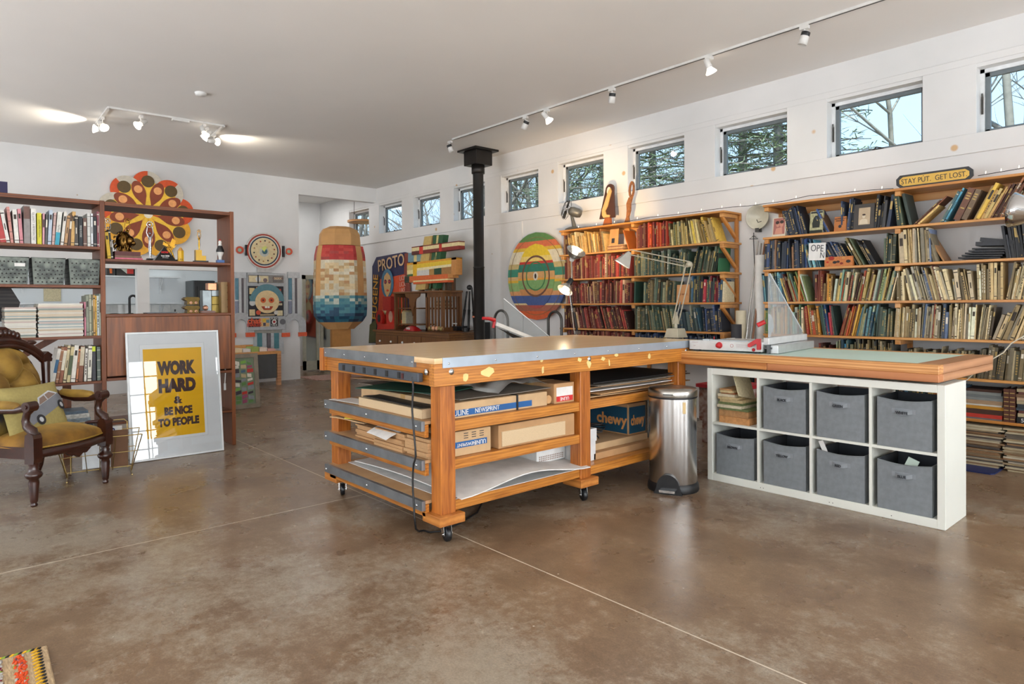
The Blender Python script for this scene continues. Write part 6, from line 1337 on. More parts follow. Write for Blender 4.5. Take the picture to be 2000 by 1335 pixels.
pet_o = part('petals', pet, [orr, yel, wht], fl)
mb = MB(); mb2 = MB(); mb3 = MB(); mb4 = MB()
for k in range(NPET):
    a = 2*PI*k/NPET+PI/2; R_ = W0 @ Matrix.Rotation(a, 4, 'Z'); Rh = W0 @ Matrix.Rotation(a+PI/NPET, 4, 'Z')
    part('dark_circle', MB().prism(circle(24, .088, .485, 0), .04, .044, R_), olv, fl)
    dr = [(.12, 0)]+[(.35+.155*math.cos(q), .088*math.sin(q)) for q in [-2.2+4.4*i/16 for i in range(17)]]
    dp_ = part('brown_drop', MB().prism(dr, .0395, .0425, Rh), brn, fl); part('peach_circle', MB().prism(circle(20, .056, .38, 0), .0425, .0455, Rh), pk, dp_)
    mb4.prism([(.0, 0), (.14, .035), (.30, .075), (.47, .10), (.47, -.10), (.30, -.075), (.14, -.035)], .0385, .0392, R_)
part('light_rays', mb4, art_m('#f8c83c'), fl)
part('centre', MB().prism(circle(18, .06), .04, .046, W0), art_m('#fbf0d8'), fl)
# ---- kitchen seen through the recess
sh_m = mat('white_melamine', '#e8ebec', .4)
for i, (z, y1) in enumerate(((1.765, onX(352, 540, -12.05).y), (1.335, onX(352, 590, -12.05).y))):
    t = thing('kitchen_shelf', ('upper white wall shelf in the kitchen seen through the walnut unit', 'lower white wall shelf in the kitchen seen through the walnut unit')[i], 'shelf', (-12.1, 1.0, z)); part('board', MB().box(-12.24, -11.98, -1.1, y1, z-.02, z), sh_m, t)
    for yb in (1.0, 2.02, y1-.28): part('bracket', MB().box(-12.242, -12.225, yb, yb+.03, z-.28, z-.0205).bar((-12.23, yb+.015, z-.22), (-12.02, yb+.015, z-.03), .012, .02), sh_m, t)
ct = thing('kitchen_counter', 'kitchen counter with sink behind the walnut unit', 'counter', (-12, 1, 0)); part('worktop', MB().box(-12.24, -11.6, -1.15, 3.3, .88, .92), mat('grey_laminate', '#8a8c8e', .4), ct); part('cupboards', MB().box(-12.22, -11.65, -1.15, 3.3, 0, .879), sh_m, ct)
fp = onX(258, 612, -11.75); fa = thing('kitchen_faucet', 'black spring-neck kitchen faucet arching beside the white pillar', 'faucet', (fp.x, fp.y, .92)); yl, yr = onX(253, 600, -11.75).y, onX(267, 600, -11.75).y; zt6 = onX(260, 577, -11.75).z; r6 = (yr-yl)/2
part('neck', MB().tube([(fp.x, yr, .921), (fp.x, yr, zt6-r6)]+[(fp.x, (yl+yr)/2+r6*math.cos(q), zt6-r6+r6*math.sin(q)) for q in [PI*k/10 for k in range(1, 10)]]+[(fp.x, yl, zt6-r6), (fp.x, yl, 1.12)], .018, 8), black_m, fa)
part('base', MB().lathe([(.03, 0), (.03, .02), (.02, .03)], 14, 0, Matrix.Translation((fp.x, yr, .9205))), black_m, fa); part('spray_head', MB().tube([(fp.x, yl, 1.14), (fp.x, yl, 1.04)], .024, 8), black_m, fa)
p0, p1 = onX(360, 560, -11.9), onX(398, 560, -11.9); zf = onX(380, 548, -11.9).z
fg = thing('black_refrigerator', 'tall black and charcoal refrigerator behind the kitchen recess', 'refrigerator', (-11.9, (p0.y+p1.y)/2+.2, 0)); part('body', MB().box(-12.2, -11.75, p0.y+.1, p1.y+.12, 0, zf), mat('fridge_charcoal', '#4a4d50', .4), fg); part('door', MB().box(-11.749, -11.69, p0.y+.1, p1.y+.12, .02, zf-.005), black_m, fg, bev=.005); part('handle', MB().box(-11.685, -11.66, p0.y+.14, p0.y+.16, .8, zf-.1), black_m, fg)
for i, (a, b, zt7, c) in enumerate(((207, 221, 514, '#e0702c'), (226, 262, 512, '#c9ccc0'))):
    q0, q1 = onX(a, 540, -12.1), onX(b, 540, -12.1); t = thing('shelf_letter', ('orange boxed letter block on the upper kitchen shelf', 'large patterned grey letter block on the upper kitchen shelf')[i], 'letter', (-12.1, q0.y, 1.766)); part('box', MB().box(-12.2, -12.02, q0.y, q1.y, 1.7655, 1.99), mat('dark_box', '#3a3533', .7), t)
    part('face', MB().prism([(q0.y+.04+(.1 if i else 0), 1.80), (q1.y-.03, 1.80), (q1.y-.03, 1.99), (q0.y+.03, 1.99), (q0.y+.03, 1.9)], 0, .01, frameM((-12.018, 0, 0), (0, 1, 0), (0, 0, 1))), art_m(c), t)
    if i: part('red_side', MB().box(-12.009, -12.0, q1.y-.12, q1.y-.03, 1.8, 1.99), art_m('#c8342c'), t)
pw = onX(342, 604, -12.1); t = thing('paper_towel', 'roll of white paper towel standing under the lower kitchen shelf', 'paper towel', (-12.1, pw.y, .92)); part('roll', MB().lathe([(.0001, .26), (.055, .26), (.055, .0), (.0001, 0)], 18, 0, Matrix.Translation((-12.1, pw.y, .921))), paper_m, t); part('core', MB().lathe([(.012, .26), (.012, .30), (.0001, .30)], 10, 0, Matrix.Translation((-12.1, pw.y, .921))), hook_m, t)
hx = onX(30, 575, -12.0); t = thing('dark_hexagon_print', 'dark herringbone hexagonal panel standing behind the magazines', 'artwork', (-6.75, .3, 1.2))
mb = MB(); cy_ = .29; mb.prism([(-.34, -.12), (.20, -.12), (.24, .03), (.17, .17), (-.34, .17)], 0, .02, frameM((-6.57, cy_, 1.27), (0, 1, 0), (0, 0, 1))); part('panel', mb, wood('charred_wood', '#3a3230', '#1f1b1a', 'Y', 5, .6), t)
part('slat', MB().bar((-6.548, cy_-.25, 1.2), (-6.548, cy_+.1, 1.42), .003, .04).bar((-6.548, cy_+.14, 1.18), (-6.548, cy_-.12, 1.42), .003, .03), wood('charred_wood', '#3a3230', '#1f1b1a', 'Y', 5, .6), t)
kp = onX(104, 580, -12.23); t = thing('wall_print', 'small kraft print with orange tool drawing on the kitchen wall', 'print', (-12.24, kp.y, 1.4)); part('sheet', MB().box(-12.245, -12.235, kp.y-.12, kp.y+.1, 1.36, 1.70), cream_m, t); part('drawing', MB().prism(circle(12, .06, ry=.05), 0, .004, frameM((-12.234, kp.y, 1.6), (0, 1, 0), (0, 0, 1))), art_m('#b87034'), t)
# ================================================================ things near and on the pine bookcases
zt0 = SZ[0]+.001
# desk fan
fx_, fy_ = -5.70, 6.06
t = thing('desk_fan', 'old grey metal desk fan with wire cage on top of the bookcase', 'fan', (fx_, fy_, zt0)); fgm = mat('hammered_grey', '#6b6a64', .4, .4)
part('base', MB().lathe([(.0001, .045), (.05, .04), (.09, .022), (.1, 0)], 24, 0, Matrix.Diagonal((1.25, 1, 1, 1))), fgm, t, True)
part('neck', MB().tube([(0.02, 0, .03), (.0, 0, .10), (-.03, 0, .19)], [.03, .024, .016], 10), fgm, t, True)
hd_ = Vector((-.72, -.62, .32)).normalized(); ho = Vector((-.02, 0, .24)); MHd = Matrix.Translation(ho) @ hd_.to_track_quat('Z', 'Y').to_matrix().to_4x4()
part('motor', MB().lathe([(.0001, -.13), (.045, -.12), (.06, -.08), (.062, -.01), (.05, .03), (.02, .05)], 20, 0, MHd), fgm, t, True)
bl = MB()
for k in range(4):
    a = PI/2*k; Rb = MHd @ Matrix.Rotation(a, 4, 'Z'); bl.grid(lambda u, v: Rb @ Vector((.02+.095*u, (-.03+.06*v)*(.6+u*.7), .075+(v-.5)*.03)), 5, 4)
part('blades', bl, mat('dark_blade_metal', '#3a3b3a', .4, .5), t, True)
cg = MB()
for k in range(14):
    a = 2*PI*k/14; cg.tube([MHd @ Vector((r*math.cos(a+tw), r*math.sin(a+tw), z)) for r, z, tw in ((.03, .12, 0), (.09, .115, .15), (.125, .085, .3), (.125, .05, .35), (.07, .03, .4))], .0016, 4)
for r, z in ((.03, .12), (.09, .115), (.127, .075)): cg.tube([MHd @ Vector((r*math.cos(q), r*math.sin(q), z)) for q in [2*PI*i/24 for i in range(24)]], .0018, 4, closed=True)
part('cage', cg, mat('cage_wire', '#4a4a46', .4, .7), t, True)
# two carved figures
cx1 = onY(1187, 430, 6.1).x; t = thing('carved_board', 'dark tapered board with pale carved figure standing on the bookcase', 'carving', (cx1, 6.1, zt0))
dkw = mat('dark_stained_wood', '#4a2a1a', .5); plw = mat('pale_carved_wood', '#d8ac6a', .6)
Wc = Matrix.Translation((0, 0, 0)) @ frameM((0, 0, 0), (1, 0, 0), (0, .10, 1))
part('board', MB().prism([(-.125, .10), (.115, .10), (.075, .42)]+[(.01+.065*math.cos(a), .45+.065*math.sin(a)) for a in [PI*i/8 for i in range(9)]]+[(-.06, .42)], 0, .02, Wc), dkw, t, True)
part('carved_figure', MB().prism([(-.075, .14), (-.05, .105), (.04, .105), (.045, .13), (-.01, .14), (-.03, .19), (.0, .24), (.05, .42), (.03, .46), (-.0, .42), (-.05, .28), (-.08, .2)], .02, .034, Wc).prism(circle(16, .03, .005, .43, ry=.045), .02, .03, Wc, 1), [plw, mat('ivory_paint', '#e8dcc4', .5)], t, True)
part('foot', MB().prism([(-.06, .0), (.06, .0), (.045, .10), (-.03, .10)], -.01, .03, Wc), mat('amber_wood', '#a85a28', .5), t, True)
cx2 = onY(1227, 420, 6.1).x; t = thing('carved_figure', 'narrow carved wooden figure with oval hole on the bookcase', 'carving', (cx2, 6.1, zt0))
ol = [(.03+.04*math.cos(a), .40+.10*math.sin(a)) for a in [2*PI*i/20 for i in range(20)]]; il = [(.03+.02*math.cos(a), .40+.07*math.sin(a)) for a in [2*PI*i/20 for i in range(20)]]
mb = MB()
for i in range(20): j = (i+1) % 20; mb.prism([ol[i], ol[j], il[j], il[i]], 0, .02, Wc)
part('head_ring', mb, mat('mid_brown_carving', '#9a6030', .55, var=.4, scale=50), t, True); part('body', MB().prism([(-.05, 0), (.03, 0), (.015, .08), (.035, .16), (.03, .24), (.05, .31), (.0, .31), (-.03, .24), (-.02, .16), (-.02, .08)], 0, .022, Wc), mat('mid_brown_carving', '#9a6030', .55), t, True)
# white tube lamps and bowl lamp
al = mat('brushed_aluminium', '#b9b6b0', .3, .9); white_in = mat('white_enamel_inside', '#f2eee6', .4)
def spot(name, loc, aim, power, col, size=1.2, r=.02, blend=.5):
    l = bpy.data.lights.new(name, 'SPOT'); l.energy = power; l.color = col; l.spot_size = size; l.spot_blend = blend; l.shadow_soft_size = r; o = bpy.data.objects.new(name, l); COL.objects.link(o); o.location = loc; o.rotation_euler = (Vector(aim)-Vector(loc)).to_track_quat('-Z', 'Y').to_euler(); return o
def point(name, loc, power, col, r=.02):
    l = bpy.data.lights.new(name, 'POINT'); l.energy = power; l.color = col; l.shadow_soft_size = r; o = bpy.data.objects.new(name, l); COL.objects.link(o); o.location = loc; return o
WARM = (1, .72, .42)
LXp = -4.2
pA = onX(1128, 655, LXp); pB = onX(1116, 590, LXp); bl1 = onX(1100, 572, LXp)
t = thing('clamp_lamp', 'black jointed clamp lamp with lit bulb at the far edge of the table', 'lamp', (pA.x, pA.y, TZ)); pA.z = TZ+.001
mid = onX(1120, 605, LXp)
part('arm', MB().tube([pA, mid], .011, 8).tube([mid, pB, onX(1112, 552, LXp)], .006, 8), black_m, t); part('clamp', MB().box(pA.x-.02, pA.x+.02, pA.y-.02, pA.y+.02, TZ+.001, TZ+.03).box(mid.x-.012, mid.x+.012, mid.y-.012, mid.y+.012, mid.z-.02, mid.z+.02), chrome_m, t)
hj = onX(1112, 552, LXp); dl = (bl1-hj).normalized(); Ml = Matrix.Translation(hj) @ dl.to_track_quat('Z', 'Y').to_matrix().to_4x4()
part('socket', MB().lathe([(.0001, -.05), (.025, -.04), (.028, .02), (.02, .03)], 16, 0, Ml), black_m, t); part('lamp_shade', MB().lathe([(.022, .02), (.04, .04), (.075, .09)], 24, 0, Ml), al, t)
part('bulb', MB().ball((0, 0, .075), .032, 0, 14, 8, Ml), glow('warm_bulb', '#ffd8a0', 9), t); pt2 = Ml @ Vector((0, 0, .12)); point('clamp_lamp_light', tuple(pt2), 7, (1, .78, .52), .03)
bo = onX(1125, 490, LXp+.0); nb2 = Vector((.6, -.07, .75)).normalized(); Mb2 = Matrix.Translation(bo) @ nb2.to_track_quat('Z', 'Y').to_matrix().to_4x4()
t = thing('bowl_uplighter', 'aluminium bowl lamp tipped up and glowing towards the orange books', 'lamp', (bo.x, bo.y, 1.5))
part('lamp_shade', MB().lathe([(.025, -.075), (.05, -.06), (.075, -.03), (.09, 0), (.094, .003), (.088, .002), (.07, -.028), (.045, -.055), (.0001, -.062)], 32, 0, Mb2), al, t, label='aluminium bowl shade')
part('bulb', MB().ball((0, 0, -.02), .03, 0, 12, 8, Mb2), glow('warm_bulb2', '#fff0d0', 6), t); part('socket', MB().lathe([(.02, -.11), (.028, -.075)], 14, 0, Mb2), grw, t)
part('arm', MB().tube([bo-nb2*.10, onX(1117, 540, LXp), onX(1112, 570, LXp+.01)], .006, 6), chrome_m, t); part('stem', MB().tube([onX(1112, 570, LXp+.01), (LXp+.01, pA.y-.05, TZ+.002)], .005, 6), chrome_m, t)
spot('bowl_uplight', tuple(bo+nb2*.06), tuple(bo+Vector((-1.30, 1.50, .42))), 330, (1, .66, .32), 1.15, .03, .8)
# architect lamp
agm = mat('warm_grey_enamel', '#aba38e', .4)
ab = onZ(1320, 659, TZ); t = thing('architect_lamp', 'warm grey spring-arm architect lamp on a block base on the table end', 'lamp', (ab.x, ab.y, TZ)); AY = ab.y
b0 = onY(1320, 640, AY); e1_ = onY(1346, 516, AY); e2_ = onY(1230, 492, AY)
mb = MB(); s1, s2 = .068, .052; vs = [(ab.x-s1, AY-s1, TZ+.001), (ab.x+s1, AY-s1, TZ+.001), (ab.x+s1, AY+s1, TZ+.001), (ab.x-s1, AY+s1, TZ+.001), (ab.x-s2, AY-s2, TZ+.075), (ab.x+s2, AY-s2, TZ+.075), (ab.x+s2, AY+s2, TZ+.075), (ab.x-s2, AY+s2, TZ+.075)]
mb.add(vs, [(0, 3, 2, 1), (4, 5, 6, 7), (0, 1, 5, 4), (1, 2, 6, 5), (2, 3, 7, 6), (3, 0, 4, 7)]); part('base', mb, agm, t, bev=.003)
part('swivel', MB().tube([(ab.x, AY, TZ+.075), (ab.x, AY, TZ+.115)], .014, 10).prism([(-.03, 0), (.03, 0), (.015, .1), (-.01, .1)], -.005, .005, on_window_wall((ab.x, AY, TZ+.11))), agm, t)
bb = Vector((ab.x, AY, TZ+.13))
for s_ in (-.014, .014): part('lower_arm', MB().bar(bb+Vector((s_*1.4, s_, 0)), e1_+Vector((s_*1.4, s_, 0)), .006, .008), agm, t)
for s_ in (-.014, .014): part('upper_arm', MB().bar(e1_+Vector((0, s_, s_*1.5)), e2_+Vector((0, s_, s_*1.5)), .006, .008), agm, t)
for a, b in ((bb+(e1_-bb)*.1, bb+(e1_-bb)*.35), (e1_+(e2_-e1_)*.08, e1_+(e2_-e1_)*.3)): part('spring', MB().tube([a, b], .006, 6), mat('spring_steel', '#8a8a86', .3, .9), t)
part('elbow', MB().lathe([(.0001, .02), (.02, .018), (.022, -.018), (.0001, -.02)], 14, 0, Matrix.Translation(e1_) @ Matrix.Rotation(PI/2, 4, 'X')), agm, t)
sh1 = onY(1212, 520, AY)
# trapezoid shade, open side down
c4 = [onY(1228, 488, AY-.02), onY(1232, 506, AY-.02), onY(1224, 522, AY-.08), onY(1196, 528, AY-.08)]; 
dn = ((onY(1207, 524, AY)-e2_).normalized()+Vector((.35, -.3, 0))).normalized(); Ms2 = Matrix.Translation(e2_) @ dn.to_track_quat('Z', 'Y').to_matrix().to_4x4()
part('lamp_shade', MB().lathe([(.018, 0), (.03, .02), (.062, .08), (.085, .125), (.08, .124), (.028, .03)], 4, 0, Ms2 @ Matrix.Rotation(.5, 4, 'Z') @ Matrix.Diagonal((1.25, 1, 1, 1)), smooth=False), mat('brushed_shade', '#a8a49a', .35, .4), t)
part('bulb', MB().ball((0, 0, .075), .03, 0, 12, 8, Ms2), glow('cool_bulb', '#f4fff4', 8), t); point('architect_light', tuple(Ms2 @ Vector((0, 0, .13))), 2.5, (1, .95, .85), .03)
# chrome lamp at the edge of the picture
cl = onY(1985, 412, 5.35); t = thing('chrome_lamp', 'shiny chrome reflector lamp entering the view before the brown books', 'lamp', (cl.x, cl.y, 1.6)); dd = Vector((-.85, .1, .18)).normalized(); Mcl = Matrix.Translation(cl+Vector((.03, 0, 0))) @ dd.to_track_quat('Z', 'Y').to_matrix().to_4x4()
part('lamp_shade', MB().lathe([(.03, -.14), (.055, -.1), (.07, -.05), (.095, 0), (.118, .05), (.114, .05), (.09, .0)], 36, 0, Mcl), chrome_m, t); part('socket', MB().lathe([(.0001, -.2), (.028, -.19), (.03, -.13)], 16, 0, Mcl), chrome_m, t); part('stem', MB().tube([Mcl @ Vector((0, 0, -.17)), (cl.x+.35, 5.2, 1.6), (cl.x+.45, 5.2, .95), (cl.x+.45, 5.15, .02)], .008, 8), chrome_m, t); part('foot', MB().lathe([(.0001, .02), (.1, .015), (.11, 0)], 20, 0, Matrix.Translation((cl.x+.45, 5.15, .0005))), black_m, t)
wc = [onY(2010, 650, 5.2), onY(1975, 670, 5.2), onY(1960, 688, 5.2), onY(1920, 712, 5.2), onY(1890, 740, 5.2)]
solo('lamp_cord', MB().tube(wc+[(-1.55, 5.0, .5), (-1.8, 4.9, .006)], .004, 6), mat('cream_cord', '#cfc8b4', .5), 'cream cord swooping down past the cream books to the worktop', 'cord')
# enamel bowl shade, hanger, rods and tubes between the bookcases
en = onY(1481, 424, 6.25); t = thing('enamel_shade', 'round cream enamel lamp shade hung on the wall between the bookcases', 'lamp shade', (en.x, 6.26, en.z)); Me = Matrix.Translation((en.x, 6.285, en.z)) @ Matrix.Rotation(PI/2, 4, 'X')
part('bowl', MB().lathe([(.0001, .0), (.03, .004), (.10, .03), (.118, .06), (.124, .06), (.105, .025), (.03, -.003)], 36, 0, Me), mat('cream_enamel', '#cfcbb9', .3), t); part('bracket', MB().box(en.x-.02, en.x+.02, 6.22, 6.28, en.z-.15, en.z-.11).tube([(en.x+.01, 6.2, en.z-.03), (en.x+.03, 6.19, en.z-.06), (en.x+.06, 6.2, en.z-.05)], .004, 6), hook_m, t)
hp = onY(1472, 460, 6.26); solo('wire_hanger', MB().tube([hp+Vector((0, 0, .03)), hp, hp+Vector((-.045, 0, -.03)), hp+Vector((.045, 0, -.035)), hp], .004, 6).tube([hp+Vector((0, -.005, 0)), hp+Vector((.015, -.005, -.4))], .004, 6), black_m, 'black wire hanger with hanging strap under the enamel shade', 'hanger')
for i, (px, pyt, pxb, r, m_, lb, c) in enumerate(((1481, 470, 1458, .008, chrome_m, 'thin metal rod leaning between the bookcases', 'rod'), (1487, 475, 1466, .008, mat('aluminium_angle', '#a8a8a4', .4, .7), 'flat aluminium length leaning beside the thin rod', 'rod'), (1494, 473, 1471, .010, mat('brown_ruler_wood', '#8a5f44', .6), 'brown wooden ruler leaning behind the white roll', 'ruler'))):
    a = onY(px, pyt, 6.22); b = onY(pxb, 655, 6.0); d = (b-a); b = a+d*(a.z/(a.z-b.z)*.997); solo('leaning_rod', MB().tube([a, b], r, 8), m_, lb, c)
def roll(px, py0, r, y, m_, label, z0=.0, core=None):
    a = onY(px, py0, y); t = solo('paper_roll', MB().lathe([(r*.6, a.z-.002), (r, a.z), (r, z0+.001), (.001, z0+.001)], 24, 0, Matrix.Translation((a.x, y, 0))), m_, label, 'paper roll')
roll(1486, 498, .055, 6.10, paper_m, 'tall white paper roll standing behind the clear guard')
roll(1447, 606, .05, 6.02, mat('beige_vinyl', '#c9bea4', .7), 'beige roll standing at the end of the red-book bookcase')
roll(1438, 633, .05, 5.84, mat('black_rubber_roll', '#33343a', .5), 'short black roll standing in front of the beige roll')
# string lights along the tops
SL = [(1110, 448), (1150, 442), (1180, 438), (1220, 433), (1270, 424), (1300, 421), (1350, 415), (1390, 409), (1430, 404), (1462, 402), (1490, 398), (1530, 393), (1580, 382), (1640, 377), (1700, 371), (1745, 368)]
SL2 = [(1910, 343), (1940, 338), (1970, 333), (2010, 326)]
for j, S_ in enumerate((SL, SL2)):
    t = thing('string_lights', ('dark wire of tiny string lights running along both bookcase tops', 'short run of tiny string lights beyond the yellow sign')[j], 'string lights', (onY(*S_[0], FY+.01).x, FY+.01, SZ[0]))
    P_ = [onY(a, b, FY+.012) for a, b in S_]; 
    for q in P_: q.z = max(q.z, SZ[0]+.004)
    part('wire', MB().tube(P_, .0028, 5), black_m, t)
    for k in range(len(P_)-1):
        for u in (.5,): q = P_[k].lerp(P_[k+1], u)+Vector((0, 0, .006)); part('light', MB().tube([q, q+Vector((.002, 0, .018))], [.0035, .002], 6), glow('fairy_bulb', '#fff2dc', 3), t)
# ================================================================ ceiling track lights
trk = mat('white_track', '#dcdad6', .4)
def spotlamp(t, p, aim, lit, r=.033, L=.11, drop=.09, power=0):
    j = Vector(p)+Vector((0, 0, -drop)); d = (Vector(aim)).normalized(); Mx = Matrix.Translation(j) @ d.to_track_quat('Z', 'Y').to_matrix().to_4x4()
    part('adapter', MB().box(p[0]-.035, p[0]+.035, p[1]-.016, p[1]+.016, p[2]-.028, p[2]), trk, t)
    part('stem', MB().tube([Vector(p)+Vector((0, 0, -.025)), j+Vector((0, 0, .01))], .007, 8), trk, t)
    if lit == 0: part('lamp_head', MB().lathe([(.0001, -.05), (r*.9, -.045), (r, -.0), (r*1.08, .06), (r*1.0, .06), (r*.6, .03)], 20, 0, Mx), trk, t); part('dark_collar', MB().lathe([(r*.98, -.04), (r*1.03, -.038), (r*1.03, -.01), (r*.99, -.008)], 20, 0, Mx), black_m, t)
    else:
        part('lamp_head', MB().lathe([(.0001, -.08), (r*.75, -.075), (r*.8, -.02), (r*.9, 0)], 18, 0, Mx), trk, t)
        part('bulb', MB().lathe([(.012, -.01), (r*.9, .02), (r*1.5, .05), (r*1.45, .058), (.0001, .066)], 20, 0, Mx), glow('lit_reflector_bulb', '#fff3e0', 14 if lit == 2 else 6), t)
        if power: spot('track_spot', tuple(Mx @ Vector((0, 0, .08))), tuple(j+d*3), power, (1, .9, .74), 2.0, .04, .9)
    return Mx
tk = thing('track_light', 'long white ceiling track with six spot heads along the high windows', 'track light', (-4.4, 5.19, ZC))
part('track', MB().box(-7.05, -1.2, 5.175, 5.205, ZC-.022, ZC-.001), trk, tk); part('groove', MB().box(-7.03, -1.2, 5.184, 5.196, ZC-.0235, ZC-.022), black_m, tk)
for px, py, aim, lit in ((889, 280, (.2, .3, -1), 0), (1042, 234, (-.5, -.1, -.9), 0), (1088, 222, (.1, .8, -.7), 1), (1204, 178, (-.25, .1, -1), 0), (1395, 118, (.1, .6, -.9), 1), (1583, 60, (-.3, -.1, -1), 0)):
    q = onZ(px, py-3, ZC-.02); spotlamp(tk, (q.x, 5.19, ZC-.022), aim, lit, power=25 if lit else 0)
ck = thing('corner_track_light', 'U-shaped white ceiling track with five lit spot lamps', 'track light', (-8.4, 2.1, ZC))
c0, c1, c2, c3 = onZ(189, 242, ZC-.02), onZ(213, 211, ZC-.02), onZ(437, 247, ZC-.02), onZ(412, 268, ZC-.02)
for a, b in ((c0, c1), (c1, c2), (c2, c3)): part('track', MB().bar((a.x, a.y, ZC-.012), (b.x, b.y, ZC-.012), .03, .021), trk, ck)
m_ = c1.lerp(c2, .6); part('feed_box', MB().box(m_.x-.03, m_.x+.03, m_.y-.09, m_.y+.09, ZC-.045, ZC-.022), trk, ck)
cz = ZC-.022
for (px, py, aim, lit, pw) in ((193, 238, (-.3, -.9, .12), 2, 80), (200, 229, (.6, .2, -.6), 1, 0), (275, 226, (.2, -.7, -.55), 2, 18), (398, 243, (.3, .2, -.8), 2, 30), (418, 262, (-.35, .9, .10), 2, 80), (404, 250, (-.3, -.5, -.6), 1, 0)):
    q = onZ(px, py, cz); spotlamp(ck, (q.x, q.y, cz), aim, lit, power=pw)
spot('flower_spot', tuple(onZ(300, 240, ZC-.12)), (XW, 2.42, 2.35), 60, (1, .88, .68), .75, .05, .7)
sd = onZ(392, 181, ZC); solo('smoke_detector', MB().lathe([(.0001, -.03), (.05, -.028), (.058, -.0)], 24, 0, Matrix.Translation((sd.x, sd.y, ZC-.001))), whitep_m, 'small round white smoke detector on the ceiling', 'smoke detector')
# ================================================================ walnut room-divider shelves
wal = wood('walnut_upright', '#7e4318', '#56290d', 'Z', 9, .5, 0, dist=2); walh = wood('walnut_boards', '#7a4118', '#54280e', 'Y', 9, .5, 0, dist=2); walp = wood('walnut_panel', '#8f5020', '#63330f', 'Z', 8, .45, .05, dist=3)
WX0, WX1 = -6.52, -6.15          # back and front of the unit
ws = thing('walnut_shelves', 'tall walnut room-divider shelves with a closed drop-front cabinet', 'shelves', ((WX0+WX1)/2, 1.0, 0))
Wt = 2.115
for y in (1.02, 2.03, -.03): part('upright', MB().box(WX0, WX1+.0, y, y+.032, 0, Wt), wal, ws, bev=.002)
part('top_board', MB().box(WX0+.002, WX1-.002, .002, 1.0195, Wt-.035, Wt-.004), walh, ws, bev=.002); part('top_board', MB().box(WX0+.002, WX1-.002, 1.0525, 2.0295, Wt-.037, Wt-.006), walh, ws, bev=.002)
LZ = (1.742, 1.434, 1.03, .668, .30)
for z in LZ: part('shelf', MB().box(WX0+.003, WX1-.003, .002, 1.0195, z-.022, z), walh, ws, bev=.002)
part('shelf', MB().box(WX0+.003, WX1-.003, 1.0525, 2.0295, 1.628, 1.65), walh, ws, bev=.002)
part('desk_top', MB().box(WX0+.003, WX1-.001, 1.0525, 2.0295, 1.178, 1.20), walh, ws, bev=.002)
part('drop_front', MB().box(WX1-.02, WX1-.003, 1.055, 2.027, .695, 1.176), walp, ws, bev=.002)
part('cabinet_floor', MB().box(WX0+.003, WX1+.01, 1.0525, 2.0295, .66, .683), walh, ws, bev=.002); part('cabinet_back', MB().box(WX0+.003, WX0+.012, 1.055, 2.027, .683, 1.177), walp, ws)
part('shelf', MB().box(WX0+.003, WX1-.003, 1.0525, 2.0295, .30, .32), walh, ws, bev=.002)
part('back_brace', MB().bar((WX0-.008, .25, .70), (WX0-.008, .82, 1.05), .012, .05).box(WX0-.01, WX0, .80, .86, 0, .70), wal, ws)
part('power_plug', MB().tube([(WX1-.05, 1.99, .70), (WX1-.045, 1.99, .66), (WX1-.05, 1.985, .56)], .005, 6).tube([(WX1-.05, 1.985, .56), (WX1-.05, 1.985, .50)], .011, 8), whitep_m, ws)
# ---- books of the top left shelf: spine faces +X; (start px, colour, height, lean, title)
def wbook(name, y, z, w_, h_, d_, c, lean, label, title=None, tcol=None, group=None, bandc=None, tsz=None):
    ln = math.radians(lean); M = Matrix.Translation((WX1-.03, y+(0 if lean <= 0 else 0), z+.0008+(w_*math.sin(ln) if ln > 0 else 0))) @ Matrix.Rotation(PI/2, 4, 'Z') @ Matrix.Rotation(ln, 4, 'Y')
    mb = book_mesh(w_, h_, d_, c, 0, rb); o = bpy.data.objects.new(name, mb.mesh(name, [cover(c)])); COL.objects.link(o); o.matrix_world = M; tag(o, label, 'book', group)
    k = min(.0025, w_*.2); pg = bpy.data.objects.new('page_block', MB().box(k+.0002, w_-k-.0002, k+.0002, d_-.003, .003, h_-.004).mesh('page_block', pages_m)); COL.objects.link(pg); pg.parent = o
    if bandc:
        m2 = MB(); m2.box(.0006, w_-.0006, -.0006, 0, h_*bandc[1], h_*bandc[2]); b = bpy.data.objects.new('spine_band', m2.mesh('spine_band', cover(bandc[0]))); COL.objects.link(b); b.parent = o
    if title:
        T = frameM((w_/2, -.0012, h_*.5), (0, 0, -1), (1, 0, 0)); tb2 = text_mb(title, tsz or w_*.62, T, depth=.0003, sx_=.8); b = bpy.data.objects.new('lettering', tb2.mesh('lettering', cover(tcol or '#2a2a2a'))); COL.objects.link(b); b.parent = o
    elif not bandc:
        m2 = MB(); spine_print(m2, w_, h_, random.randint(0, 4), rb, 0); b = bpy.data.objects.new('spine_print', m2.mesh('spine_print', white_ink if lum(c) < 120 else dark_ink)); COL.objects.link(b); b.parent = o
    return o
def ypx(px): return onX(px, 470, WX1-.03).y
